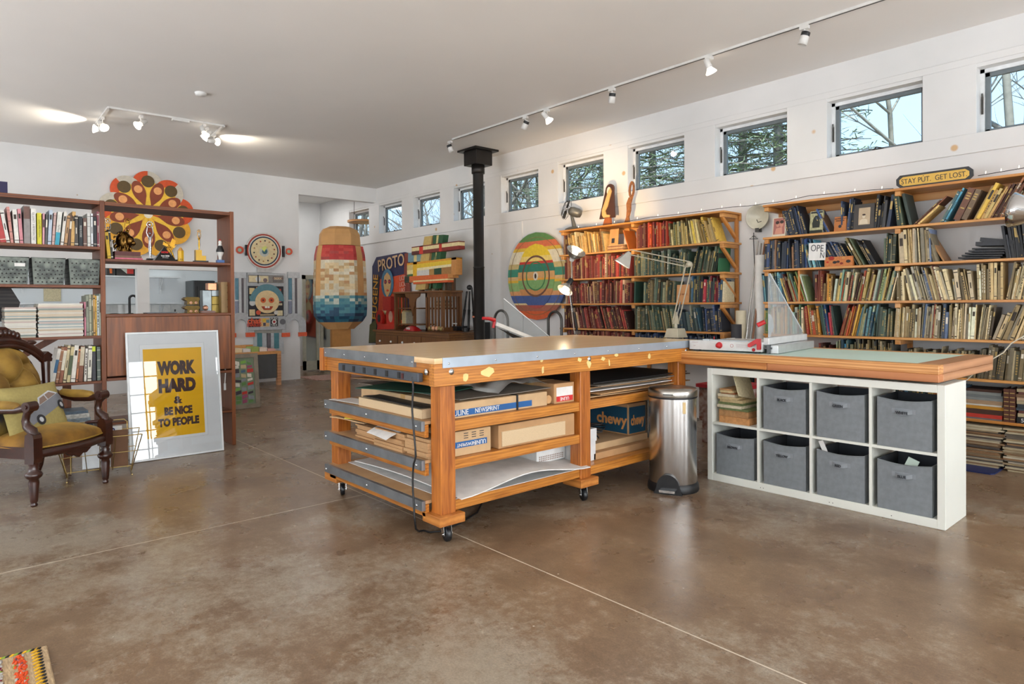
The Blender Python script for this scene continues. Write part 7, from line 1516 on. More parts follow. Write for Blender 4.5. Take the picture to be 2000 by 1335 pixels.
TOPB = [ # px0, px1, top height m, colour, lean, words, title
 (0, 12, .25, '#b03a38', -10, 'red leaning', None), (13, 20, .24, '#e4e0d8', -9, 'white leaning', None), (21, 27, .27, '#c88a80', -5, 'patterned pink', None), (29, 38, .25, '#e2ded6', -3, 'white dotted', None), (39, 46, .26, '#cf8890', -3, 'rose pink', None),
 (47, 60, .29, '#8f8886', 0, 'thick grey portrait', None), (61, 71, .27, '#e6e3dc', 0, 'thick white', 'SOL LEWITT  A RETROSPECTIVE'), (73, 82, .24, '#d8cf2e', 0, 'bright yellow', 'COLD WAR MODERN'), (83, 87, .24, '#cf9aa2', 1, 'thin pink', None), (88, 92, .24, '#5a5a58', 2, 'dark grey thin', None), (93, 100, .27, '#b9c6d4', 3, 'pale blue grey', None),
 (101, 106, .25, '#c9a8a0', 4, 'pinkish', None), (107, 116, .26, '#e0dfd6', 5, 'white and turquoise', 'Paul Rand'), (118, 124, .265, '#ddd8ce', 6, 'white thin', None), (125, 131, .235, '#b98f62', 6, 'tan', None), (132, 137, .24, '#5a4030', 5, 'dark brown', None), (138, 145, .27, '#c9a060', 3, 'golden tan', None), (146, 153, .24, '#4a4440', 0, 'dark mottled', None), (154, 162, .235, '#1d2226', 0, 'black', 'MOVIE POSTERS'), (163, 170, .225, '#6f5248', 0, 'brown', None), (171, 177, .265, '#d2d2cc', 0, 'pale grey', None), (178, 182, .265, '#e4e8e8', 0, 'white', None), (183, 189, .24, '#22262a', 0, 'black second', None), (190, 194.5, .285, '#8f4a54', 0, 'maroon patterned', None), (195, 199, .28, '#d9ddd8', 0, 'outermost white', None)]
y = .0
for i in range(9):      # the part of the shelf outside the picture's edge is left out apart from a few
    pass
for i, (a, b, h_, c, ln, wd, ti) in enumerate(TOPB):
    y0 = max(ypx(a), ypx(0)+.004 if i == 0 else 0); w_ = (ypx(b)-ypx(a))*.95; w_ = min(w_, 1.018-y0-.001)
    sh = .0
    kw = {}
    if 'turquoise' in wd: kw = dict(bandc=('#2f9ab0', 0, .38))
    if wd.startswith('thick grey'): kw = dict(bandc=('#6a4a40', .65, .97))
    if 'dotted' in wd: kw = {}
    wbook('art_book', y0, LZ[0], w_, h_, .22, c, ln, '%s art book, %s along the uppermost walnut shelf' % (wd, ordinal(i+1)), ti, '#6a655c' if c != '#1d2226' and c != '#d8cf2e' else ('#d8d8d0' if c == '#1d2226' else '#3a3a20'), 'art books on the uppermost walnut shelf', **kw)
sp_ = onX(10, 375, -6.3); solo('purple_box', MB().box(-6.42, -6.2, .28, .435, Wt-.003, Wt+.085), mat('deep_purple_card', '#28234a', .7), 'deep purple box standing on top of the walnut shelves', 'box')
# ---- perforated metal baskets
galv = mat('weathered_galvanised', '#62675f', .42, .6, .35, 18, col2='#3a3e3b'); hole_m = mat('basket_hole', '#1e1c1a', .8)
for i, (a, b) in enumerate(((-8, 57), (62, 128), (134, 196))):
    y0, y1 = onX(a, 520, WX1-.03).y, onX(b, 520, WX1-.03).y; z0, z1 = LZ[1]+.0008, LZ[1]+.205; x1 = WX1-.03; x0 = WX0+.03
    t = thing('metal_basket', ('perforated metal basket with paper tag at the purple-box end of the shelf', 'perforated metal basket in the middle of three on the walnut shelf', 'perforated metal basket touching the walnut middle upright')[i], 'basket', ((x0+x1)/2, (y0+y1)/2, z0), 0, 'perforated metal baskets'); tp = .012
    mb = MB()
    def wallq(p): 
        vs = [tuple(v) for v in p]; mb.add(vs, [(0, 1, 2, 3)])
    B_ = [(x0+tp, y0+tp), (x1-tp, y0+tp), (x1-tp, y1-tp), (x0+tp, y1-tp)]; T_ = [(x0, y0), (x1, y0), (x1, y1), (x0, y1)]
    for k in range(4): j = (k+1) % 4; wallq([(*B_[k], z0), (*B_[j], z0), (*T_[j], z1), (*T_[k], z1)])
    wallq([(*p, z0) for p in B_]); part('body', mb, galv, t)
    part('rim', MB().tube([(*p, z1) for p in T_], .004, 6, closed=True), galv, t)
    hb_ = MB(); cols_ = 7; sl = tp/(z1-z0)
    for r in range(6):
        for c in range(cols_):
            if r in (4,) and c in (1, 2, 3): continue
            z = z0+.02+r*.03; yy = y0+tp+.012+(y1-y0-2*tp-.024)*(c+(.0 if r % 2 else .5)*(1 if c < cols_-1 else 0))/(cols_-1); xx = x1-tp+sl*(z-z0)+.0006
            hb_.prism(circle(8, .006), 0, .0006, frameM((xx, yy, z), (0, 1, 0), (sl, 0, 1)))
    for r in range(5):
        for c in range(6):
            z = z0+.03+r*.034; xx = x0+.05+c*.05; yy = y0+tp-sl*(z-z0)-.0006; hb_.prism(circle(8, .0048), 0, .0006, frameM((xx, yy, z), (1, 0, 0), (0, -sl, 1)))
    part('perforations', hb_, hole_m, t)
    if i == 0: part('paper_tag', MB().box(x1+.001, x1+.002, (y0+y1)/2+.01, (y0+y1)/2+.075, z0+.135, z0+.16), paper_m, t)
# ---- magazine stacks on the shelf below, tall journals at their side
rr = random.Random(21)
def magstack(y0, y1, z, zend, seed, where, xo=.03, top=None, cols=None):
    r = random.Random(seed); i = 0; cols = cols or ['#e6e2d8', '#d8d2c2', '#c8b49a', '#e0dcd0', '#a8b4b4', '#d9c8b0', '#ebe7de', '#cdb9b0', '#8f9a94', '#e0d3c0']
    while z < zend-.004:
        th = r.uniform(.008, .0135); c = r.choice(cols)
        if z+th > zend-.004 and top: c = top
        solo('magazine', MB().box(WX0+.06, WX1-xo+r.uniform(-.008, .004), y0+r.uniform(-.004, .004), y1+r.uniform(-.005, .003), z+.0003, z+th), mat('mag_'+c[1:], c, .7, var=.25, scale=90, stretch=(.2, .2, 14)), '%s magazine, %s up in the %s' % (cname(c), ordinal(i+1), where), 'magazine', 'magazines in the '+where); z += th+.0003; i += 1
    return z
magstack(ypx(-10)+.05, onX(71, 630, WX1-.03).y, LZ[2], LZ[2]+.225, 31, 'walnut shelf stack by the hexagon panel')
magstack(onX(74, 630, WX1-.03).y+.003, onX(163, 630, WX1-.03).y, LZ[2], LZ[2]+.262, 32, 'walnut shelf stack with yellow top', top='#d8b83a')
for i, (a, b, h_, c, wd) in enumerate(((165, 168, .27, '#c98090', 'thin pink'), (168.5, 174, .32, '#8a8f7c', 'grey green'), (174.5, 179, .33, '#a8a890', 'pale olive'), (179.5, 182, .33, '#6a6a50', 'thin olive'), (182.5, 186, .325, '#c9a060', 'tan'), (186.5, 189, .32, '#d8a83a', 'yellow'), (189.5, 194, .32, '#c3ccc8', 'pale grey'), (194.5, 198.5, .335, '#b9c4b4', 'pale sage'))):
    q0, q1 = onX(a, 620, WX1-.03).y, onX(b, 620, WX1-.03).y; wbook('journal', q0, LZ[2], max(.006, (q1-q0)*.93), min(h_, .37), .22, c, 0, '%s tall journal, %s beside the yellow-topped magazine stack' % (wd, ordinal(i+1)), None, None, 'tall journals on the walnut shelf')
# ---- used books on the next shelf
LB = [(100, 107, .27, '#d8d4c8', 10, 'white and blue', ('#2a5f86', .3, .68)), (108, 114, .28, '#9a6a48', 9, 'brown', None), (115, 122, .28, '#8a5238', 8, 'brown with white jacket', ('#ddd6c0', .35, .9)), (123, 129, .29, '#cfbf96', 7, 'cream', None), (130, 137, .28, '#c9b98a', 7, 'cream and green', ('#4a5638', .2, .75)), (138, 147, .29, '#e2ddd0', 6, 'thick white', None), (148, 152, .26, '#b8744a', 5, 'orange brown', None), (153, 162, .28, '#7a4a32', 4, 'brown with torn label', ('#ccc0a4', .45, .98)), (164, 169, .26, '#ddd8cc', 3, 'white thin', None), (171, 179, .28, '#e0dccc', 2, 'tall white', None), (180.5, 188, .28, '#3a3a40', 0, 'black and lime', ('#c3d22e', .84, .98)), (190, 197, .27, '#5f6a60', 0, 'mottled grey green', None)]
for i, (a, b, h_, c, ln, wd, bd) in enumerate(LB):
    q0, q1 = onX(a, 740, WX1-.03).y, onX(b, 740, WX1-.03).y; wbook('used_book', q0, LZ[3], (q1-q0)*.93, h_, .2, c, ln, '%s used book, %s from the armchair on the walnut shelf' % (wd, ordinal(i+1)), None, None, 'used books on the walnut shelf', bandc=bd)
q0, q1 = onX(103, 810, WX1-.05).y, onX(181, 810, WX1-.05).y; z = LZ[4]+.0003
for i, (th, c, wd) in enumerate(((.028, '#3a4652', 'slate'), (.02, '#c8ccc8', 'pale'), (.03, '#8a98a0', 'blue-grey'), (.035, '#d4d4cc', 'black and white patterned'), (.022, '#5a6e80', 'steel blue'))):
    solo('catalogue', MB().box(WX0+.08, WX1-.04, q0-.05, q1-.008*i, z, z+th-.0005), mat('cat_'+c[1:], c, .5, var=.45, scale=35), '%s large flat catalogue behind the armchair, %s from the shelf board' % (wd, ordinal(i+1)), 'catalogue', 'flat catalogues behind the armchair'); z += th
# ---- prize shelf
PZ = 1.6508; gold = mat('polished_gold', '#a87c2c', .22, 1, .1); bronze = mat('dark_bronze', '#7a5a2c', .32, 1, .2, 20); silver = mat('polished_silver', '#c8c8cc', .18, 1, .05)
def pp_(px, py=500, x=WX1-.10): return onX(px, py, x).y
def figure(t, M, s=1.0, m=None, ring=True):
    """a slim statuette holding a ring over its head"""
    mb = MB(); mb.tube([M @ Vector(p)*1 for p in ((0, 0, 0), (0, 0, .06*s), (0, 0, .10*s), (0, 0, .125*s), (0, 0, .14*s))], [.005*s, .010*s, .007*s, .011*s, .004*s], 10)
    mb.ball((0, 0, .152*s), .0075*s, 0, 8, 6, M)
    for s_ in (-1, 1): mb.tube([M @ Vector((0, s_*.008*s, .128*s)), M @ Vector((0, s_*.018*s, .155*s)), M @ Vector((0, s_*.014*s, .19*s))], [.004*s, .003*s, .003*s], 6)
    part('figure', mb, m or gold, t)
    if ring: part('ring', MB().tube([M @ Vector((0, .017*s*math.cos(a), .205*s+.017*s*math.sin(a))) for a in [2*PI*i/20 for i in range(20)]], .003*s, 6, closed=True).ball((0, 0, .205*s), (.003*s, .009*s, .009*s), 0, 10, 6, M), m or gold, t)
wbook('yellow_book', pp_(207), PZ, .024, .215, .16, '#d8b020', -5, 'bright yellow book leaning at the upright beside the lion bust'); wbook('black_book', pp_(213)+.004, PZ, .014, .235, .16, '#22221f', -5, 'black and yellow spined book leaning on the bright yellow one')
z = PZ
for i, (th, c, wd) in enumerate(((.014, '#d86a80', 'pink'), (.018, '#7a5a44', 'brown'), (.034, '#5a2420', 'dark red'))):
    solo('flat_book', MB().box(WX0+.1, WX1-.05, pp_(222), pp_(276)-.008*i, z+.0003, z+th), cover(c), '%s flat book under the bronze lion bust' % wd, 'book'); z += th+.0004
t = thing('lion_bust', 'bronze lion bust trophy standing on three flat books', 'bust', (WX1-.2, pp_(243), z)); by_ = pp_(243, x=WX1-.16); bxx = WX1-.17
mb = MB(); mb.ball((bxx, by_+.0, z+.09), (.055, .062, .085), 0, 18, 12); mb.ball((bxx+.035, by_+.035, z+.095), (.045, .036, .045), 0, 14, 10); mb.ball((bxx+.07, by_+.055, z+.075), (.024, .022, .02), 0, 10, 8); mb.tube([(bxx, by_, z), (bxx, by_, z+.03)], [.045, .04], 14)
part('body', mb, bronze, t)
rr = random.Random(4); mb = MB()
for k in range(60):
    a = rr.uniform(0, 2*PI); e = rr.uniform(-.9, 1.3); d = Vector((math.cos(a)*math.cos(e), math.sin(a)*math.cos(e), math.sin(e))); p = Vector((bxx-.005, by_-.005, z+.095))+Vector((d.x*.052, d.y*.062, d.z*.08)); mb.tube([p, p+d*.012+Vector((0, 0, -.01)), p+d*.016+Vector((0, 0, -.026))], [.010, .008, .002], 5)
part('mane', mb, bronze, t)
part('muzzle', MB().ball((bxx+.085, by_+.06, z+.08), (.010, .012, .007), 0, 8, 6), bronze, t)
for k, (px, zb, m_, lb, s) in enumerate(((249, 1.74, gold, 'gold ring-bearer statuette standing behind the lion bust', 1.15), (293, PZ, silver, 'silver ring-bearer statuette behind the black pyramid', 1.45), (211, 1.76, silver, 'silver ring-bearer statuette behind the leaning yellow book', 1.1))):
    t = thing('statuette', lb, 'trophy', (WX0+.1, pp_(px, x=WX0+.12), PZ)); yq = onX(px, 470, WX0+.10).y; M = Matrix.Translation((WX0+.10, yq, (PZ+.11 if k != 1 else PZ+.03)))
    part('plinth', MB().box(WX0+.075, WX0+.125, yq-.028, yq+.028, PZ, M.translation.z), black_m if k else gold, t); figure(t, M, s, m_)
py0, py1 = pp_(298), pp_(341); ym = (py0+py1)/2; xb = WX1-.08; h_ = .125
t = thing('pyramid_award', 'black glossy pyramid award with red and white printing', 'trophy', (xb, ym, PZ)); hw_ = (py1-py0)/2; pts3 = [(xb-.05, py0, PZ), (xb+.045, py0, PZ), (xb+.045, py1, PZ), (xb-.05, py1, PZ), (xb-.0, ym, PZ+h_)]
part('body', MB().add(pts3, [(0, 3, 2, 1), (0, 1, 4), (1, 2, 4), (2, 3, 4), (3, 0, 4)]), mat('black_gloss', '#0c0c0e', .08), t); Mt2 = frameM((xb+.045-.045*.22+.001, ym, PZ+h_*.25), (0, 1, 0), (-.045, 0, h_))
part('lettering', text_mb('HOW', .022, Mt2 @ Matrix.Translation((0, .045, 0)), bold=.001), redp_m, t); part('lettering', text_mb('best 2008', .016, Mt2 @ Matrix.Translation((0, .012, 0)), bold=.0004), paper_m, t); part('lettering', text_mb('the winners', .010, Mt2 @ Matrix.Translation((0, -.004, 0))), paper_m, t)
t = thing('gold_winged_award', 'gold winged statuette tilting on a small dark base', 'trophy', (WX1-.12, pp_(333), PZ)); yb = pp_(341, x=WX1-.14); M = Matrix.Translation((WX1-.14, yb, PZ+.02)) @ Matrix.Rotation(.35, 4, 'X')
part('base', MB().lathe([(.0001, .02), (.022, .02), (.026, 0)], 16, 0, Matrix.Translation((WX1-.14, yb, PZ+.0002))), black_m, t); figure(t, M, .85, gold, False)
Mw = M @ Matrix.Translation((0, 0, .13)); part('wings', MB().prism([(-.0, 0), (.05, .05), (.065, .02), (.04, -.02), (.06, -.015), (.03, -.035)], -.002, .002, Mw @ frameM((0, 0, 0), (0, 1, 0), (0, 0, 1))).prism([(0, 0), (-.03, .045), (-.045, .02), (-.02, -.005)], -.002, .002, Mw @ frameM((0, 0, 0), (0, 1, 0), (0, 0, 1))), gold, t)
yq = pp_(352); t = thing('pencil_award', 'stubby yellow wooden pencil-shaped award with sharpened top', 'trophy', (WX1-.08, yq, PZ)); hx6 = [(.026*math.cos(PI/3*i), .026*math.sin(PI/3*i)) for i in range(6)]; Mq = Matrix.Translation((WX1-.09, yq, 0))
yl = mat('pencil_yellow', '#dfae18', .35)
part('body', MB().prism(hx6, PZ+.0002, PZ+.095, Mq), yl, t); part('sharpened_tip', MB().add([Mq @ Vector((x, y_, PZ+.095)) for x, y_ in hx6]+[Mq @ Vector((x*.25, y_*.25, PZ+.125)) for x, y_ in hx6], [(i, (i+1) % 6, 6+(i+1) % 6, 6+i) for i in range(6)]+[tuple(range(6, 12))]), mat('bare_pencil_wood', '#c98f4a', .6), t)
part('mark', MB().prism(circle(12, .009), 0, .0006, frameM((WX1-.09+.0229, yq, PZ+.02), (0, 1, 0), (0, 0, 1))), mat('dark_print', '#2a2c33', .7), t)
yq = pp_(393); t = thing('gold_award', 'gold statuette raising a ring on a stepped gold block', 'trophy', (WX1-.1, yq, PZ)); part('base', MB().box(WX1-.14, WX1-.06, yq-.06, yq+.05, PZ+.0002, PZ+.015), black_m, t); part('block', MB().box(WX1-.13, WX1-.08, yq-.05, yq-.0, PZ+.0155, PZ+.11).box(WX1-.13, WX1-.08, yq, yq+.035, PZ+.0155, PZ+.06), mat('brushed_gold', '#9a7a34', .35, .9), t); figure(t, Matrix.Translation((WX1-.105, yq-.015, PZ+.11)), .82, gold)
yq = pp_(430); t = thing('pin_trophy', 'white bowling-pin-like figure with red cap on blue block', 'trophy', (WX1-.1, yq, PZ)); Mq = Matrix.Translation((WX1-.1, yq, 0)); part('base', MB().box(WX1-.125, WX1-.075, yq-.03, yq+.03, PZ+.0002, PZ+.028), mat('blue_base', '#2a5a9a', .4), t)
part('body', MB().lathe([(.0001, PZ+.028), (.015, PZ+.03), (.014, PZ+.045), (.016, PZ+.06), (.032, PZ+.095), (.033, PZ+.115), (.02, PZ+.15), (.013, PZ+.175), (.016, PZ+.19), (.010, PZ+.205)], 18, 0, Mq), mat('white_glaze', '#dcdad4', .2), t); part('vest', MB().lathe([(.0335, PZ+.10), (.0342, PZ+.115), (.021, PZ+.15), (.015, PZ+.165)], 18, 0, Mq), black_m, t); part('cap', MB().lathe([(.011, PZ+.2), (.006, PZ+.215), (.0001, PZ+.22)], 12, 0, Mq), redk, t)
# ---- objects on the desk board
DZ = 1.2006
yq = onX(373, 590, WX1-.12).y; brs = mat('aged_brass', '#5f4c24', .45, .8, .25, 25)
for j in range(2):
    t = thing('brass_ornament', ('lower stackable aged brass ornament with pointed ends', 'upper aged brass ornament stacked on its twin')[j], 'ornament', (WX1-.12, yq, DZ+.075*j)); zb = DZ+.075*j+.0005*j
    pl = [(-.07, .048), (-.05, .066), (.05, .066), (.066, .048), (.05, .032), (.055, 0), (-.045, 0), (-.04, .032), (-.05, .034)]
    part('body', MB().prism(pl, -.045, .045, frameM((WX1-.12, yq, zb), (0, 1, 0), (0, 0, 1))), brs, t, bev=.003)
    for q in (-.012, .03): part('rosette', MB().lathe([(.004, .0025), (.008, .004), (.013, 0)], 14, 0, Matrix.Translation((WX1-.075, yq+q, zb+.016)) @ Matrix.Rotation(PI/2, 4, 'Y')), mat('rose_copper', '#b98a70', .35, .7), t)
yq = onX(404, 610, WX1-.09).y; t = thing('brown_ornament', 'flat brown star ornament with a round knob on top', 'ornament', (WX1-.09, yq, DZ)); part('body', MB().prism([(-.07, .006), (-.04, .02), (.05, .02), (.07, .01), (.055, 0), (-.05, 0)], -.04, .04, frameM((WX1-.09, yq, DZ+.0003), (0, 1, 0), (0, 0, 1))), mat('brown_lacquer', '#6a3f2c', .35), t); part('knob', MB().ball((WX1-.09, yq-.012, DZ+.045), .025, 0, 12, 8).lathe([(.006, .004), (.011, .006), (.016, 0)], 12, 0, Matrix.Translation((WX1-.066, yq-.01, DZ+.045)) @ Matrix.Rotation(PI/2, 4, 'Y')), mat('rose_copper', '#b98a70', .35, .7), t)
y0, y1 = onX(393, 580, WX1-.2).y, onX(428, 580, WX1-.2).y; ym = (y0+y1)/2
for i, (a, b, z0, z1, m_, lb) in enumerate(((y0, ym-.001, 0, .205, mat('silver_leaf', '#73797a', .3, .8, .3, 20), 'tall silver cube-patterned tin standing on the walnut desk board'), (ym, y1, 0, .075, mat('gold_tin', '#7f6c34', .35, .8, .3, 20), 'lower gold tin cube beside the silver tin'), (ym, y1, .0755, .15, mat('gold_tin', '#7f6c34', .35, .8, .3, 20), 'upper gold tin cube stacked beside the silver tin'), (ym, y1, .1505, .206, mat('silver_leaf', '#73797a', .3, .8, .3, 20), 'silver tin block stacked on the gold cubes'), (ym-.03, ym+.045, .2068, .27, mat('copper_tin', '#c98a66', .3, .7, .2, 25), 'small copper cube perched on the silver tins'))):
    solo('metal_tin', MB().box(WX1-.24, WX1-.16, a, b, DZ+z0+.0003, DZ+z1), m_, lb, 'tin', bev=.003)
y0, y1 = onX(430, 580, WX1-.12).y, onX(449, 580, WX1-.12).y
o = solo('gilt_book', MB().box(WX0+.08, WX1-.09, y0, y1, DZ+.0003, DZ+.28), mat('bronze_cloth', '#8a6f48', .45, .3), 'tall bronze-coloured book with ribbed spine at the outer upright', 'book'); mm = MB()
for k in range(4): mm.box(WX1-.09, WX1-.088, y1-.035, y1-.004, DZ+.05+k*.065, DZ+.06+k*.065)
part('spine_ribs', mm, mat('dark_gilt', '#4a3620', .5), o)
y0, y1 = onX(285, 611, WX1-.1).y, onX(344, 611, WX1-.1).y; solo('stone_slab', MB().box(WX1-.2, WX1-.06, y0, y1, DZ+.0002, DZ+.009), mat('slate_slab', '#3a3c44', .3), 'thin dark slab lying on the walnut desk board', 'slab', bev=.002)
solo('cloth', MB().grid(lambda u, v: (WX1-.22+.14*u, onX(210, 611, WX1-.1).y+.2*v, DZ+.001+.006*math.sin(u*6)*math.sin(v*5)**2), 8, 8), mat('dark_teal_cloth', '#2f3a38', .8), 'dark folded cloth lying flat near the middle upright', 'cloth')
# ================================================================ framed poster
pb0, pb1 = onZ(254, 905, 0), onZ(437, 879, 0); ptop = onX(246, 657, -6.075)
Pd = (pb1-pb0).normalized(); PW = (pb1-pb0).length; topz = 1.045; lean = Vector((-.135, 0, topz)); PH = lean.length
Mp = frameM((pb0.x, pb0.y, .002), Pd, lean)
po = thing('framed_poster', 'white framed yellow poster reading WORK HARD leaning on the walnut cabinet', 'poster', (pb0.x, (pb0.y+pb1.y)/2, 0))
wf = mat('white_frame_lacquer', '#dfe3e4', .3); fw = .016
part('frame', MB().box(0, PW, 0, fw, -.012, .014, 0, Mp).box(0, PW, PH-fw, PH, -.012, .014, 0, Mp).box(0, fw, fw, PH-fw, -.012, .014, 0, Mp).box(PW-fw, PW, fw, PH-fw, -.012, .014, 0, Mp), wf, po, bev=.002)
part('mat_board', MB().box(fw, PW-fw, fw, PH-fw, -.01, -.002, 0, Mp), mat('mat_board_white', '#f0f3f4', .8, var=.02), po)
gx0, gx1, gy0_, gy1_ = .17*PW+.0, .80*PW, .165*PH, .865*PH
part('print_border', MB().box(gx0-.03*PW, gx1+.03*PW, gy0_-.02*PH, gy1_+.035*PH, -.002, -.0012, 0, Mp), mat('bevel_white', '#f6f8f8', .8, var=.01), po); part('mat_edge', MB().tube([Mp @ Vector((x, y_, -.0012)) for x, y_ in ((gx0-.032*PW, gy0_-.022*PH), (gx1+.032*PW, gy0_-.022*PH), (gx1+.032*PW, gy1_+.037*PH), (gx0-.032*PW, gy1_+.037*PH))], .0008, 4, closed=True), mat('pale_line', '#aab2b6', .8), po)
yp_ = part('yellow_print', MB().box(gx0, gx1, gy0_, gy1_, -.0012, -.0006, 0, Mp), mat('poster_yellow', '#f6bb00', .75, var=.02), po)
ik = mat('poster_ink', '#3e2626', .7); xm = gx0+(gx1-gx0)*.555; W_ = gx1-gx0; H_ = gy1_-gy0_
def line(txt, yc, size, wide, bold):
    mb = text_mb(txt, 1, Matrix.Identity(4), depth=.0002, bold=bold); xs = [v[0] for v in mb.v]; ys = [v[1] for v in mb.v]; sx = wide/(max(xs)-min(xs)); sy = size/(max(ys)-min(ys)); cx_0, cy_0 = (max(xs)+min(xs))/2, (max(ys)+min(ys))/2
    mb.v = [tuple(Mp @ Vector((xm+(x-cx_0)*sx, gy0_+H_*yc+(y_-cy_0)*sy, -.0004+z*.3))) for x, y_, z in mb.v]; part('lettering', mb, ik, yp_)
line('WORK', .775, H_*.165, W_*.66, .075); line('HARD', .575, H_*.16, W_*.64, .075); line('&', .405, H_*.085, W_*.15, .05); line('BE NICE', .285, H_*.095, W_*.48, .065); line('TO PEOPLE', .16, H_*.095, W_*.70, .065)
def pglass():
    m, nt, b, out = newmat('picture_glass'); nt.nodes.remove(b); tr = N(nt, 'ShaderNodeBsdfTransparent'); gl = N(nt, 'ShaderNodeBsdfGlossy'); gl.inputs['Roughness'].default_value = .0; fr = N(nt, 'ShaderNodeFresnel'); fr.inputs[0].default_value = 1.5; ma = N(nt, 'ShaderNodeMath', operation='MULTIPLY'); ma.inputs[1].default_value = 1.6; nt.links.new(fr.outputs[0], ma.inputs[0]); mx = N(nt, 'ShaderNodeMixShader'); nt.links.new(ma.outputs[0], mx.inputs[0]); nt.links.new(tr.outputs[0], mx.inputs[1]); nt.links.new(gl.outputs[0], mx.inputs[2]); nt.links.new(mx.outputs[0], out.inputs[0]); return m
part('glazing', MB().add([Mp @ Vector(p) for p in ((fw, fw, .006), (PW-fw, fw, .006), (PW-fw, PH-fw, .006), (fw, PH-fw, .006))], [(0, 1, 2, 3)]), pglass(), po)
# ================================================================ wire magazine rack
a = onZ(133, 933, 0); b = onZ(182, 915, 0); c = onZ(255, 918, 0); brw = mat('brass_wire', '#a8905c', .3, .9)
rk = thing('magazine_rack', 'brass wire magazine rack with turned handle between armchair and poster', 'magazine rack', (-5.75, .98, 0)); Rk = frameM((-5.74, .93, .004), (c-a).normalized(), (-(c-a).normalized().y, (c-a).normalized().x, 0)); L2 = .27
# local: x along rack, y across, z up
for x in (-L2*.75, L2*.75): part('foot', MB().tube([Rk @ Vector((x, -.15, .004)), Rk @ Vector((x, .15, .004))], .005, 8), brw, rk)
w_ = MB()
for x in (-L2, L2):
    for s_ in (-1, 1): w_.tube([Rk @ Vector((x*.75, s_*.02, .006)), Rk @ Vector((x, s_*.16, .30))], .004, 6)
for s_ in (-1, 1):
    w_.tube([Rk @ Vector((-L2, s_*.16, .30)), Rk @ Vector((L2, s_*.16, .30))], .004, 6); w_.tube([Rk @ Vector((-L2*.9, s_*.10, .17)), Rk @ Vector((L2*.9, s_*.10, .17))], .003, 6)
    for x in (-.1, .0, .1): w_.tube([Rk @ Vector((x*.8, s_*.03, .03)), Rk @ Vector((x, s_*.16, .30))], .003, 6)
for z_ in (.02,): w_.tube([Rk @ Vector((-L2*.75, .0, z_+.02)), Rk @ Vector((L2*.75, .0, z_+.02))], .004, 6)
part('wire_frame', w_, brw, rk)
part('handle', MB().tube([Rk @ Vector((-.18, 0, .03)), Rk @ Vector((-.18, 0, .38)), Rk @ Vector((-.16, 0, .40)), Rk @ Vector((-.07, 0, .40))], .004, 6).tube([Rk @ Vector((.18, 0, .03)), Rk @ Vector((.18, 0, .38)), Rk @ Vector((.16, 0, .40)), Rk @ Vector((.07, 0, .40))], .004, 6), brw, rk)
part('wooden_grip', MB().tube([Rk @ Vector((x, 0, .40)) for x in (-.09, -.07, 0, .07, .09)], [.006, .012, .014, .012, .006], 10), mat('turned_mahogany', '#4a2018', .35), rk)
for i, (s_, c, c2, lb) in enumerate(((.05, '#dfe3e4', 'eye', 'white magazine titled in blue lettering in the wire rack'), (.085, '#e6e6e0', None, 'white framed print slanting in the wire rack'), (-.05, '#7a5a44', None, 'brown folder standing in the wire rack'))):
    M = Rk @ Matrix.Translation((-.0, s_*.3, .05)) @ Matrix.Rotation(-.35 if s_ > 0 else .3, 4, 'X'); t = thing('rack_magazine', lb, 'magazine', (-5.75, .98, .04)); part('cover', MB().box(-.11+.09*i, .12+.03*i, -.004, .004, 0, .30, 0, M), mat('rackcover_%d' % i, c, .5), t)
    if c2: part('lettering', text_mb('eye', .075, M @ frameM((.09, -.0045, .24), (0, 0, -1), (1, 0, 0)), bold=.002), mat('navy_print', '#1d2f6a', .5), t)
# ================================================================ tufted armchair
CF = Vector((.8, .6, 0)); CL = Vector((-.6, .8, 0)); CO = Vector((-5.294, .695, 0))
Mc_ = Matrix((CF, CL, (0, 0, 1))).transposed().to_4x4(); Mc_.translation = CO
ac = thing('armchair', 'antique carved mahogany armchair with tufted olive gold velvet', 'armchair', tuple(CO), math.atan2(.6, .8)); mah = mat('carved_mahogany', '#3a1a10', .3, var=.4, scale=22, coat=.35); 
def velv(name, a, b):
    m = mat(name, a, .75, var=.4, scale=7, col2=b, bump=.25, detail=6); bs = [n for n in m.node_tree.nodes if n.type == 'BSDF_PRINCIPLED'][0]; bs.inputs['Sheen Weight'].default_value = .6; bs.inputs['Sheen Roughness'].default_value = .4; bs.inputs['Sheen Tint'].default_value = lin('#d8b870'); return m
vel = velv('gold_velvet', '#8e6418', '#5f3f0c'); vel2 = velv('olive_velvet', '#96742a', '#694b17')
Lp = dict(local=True)
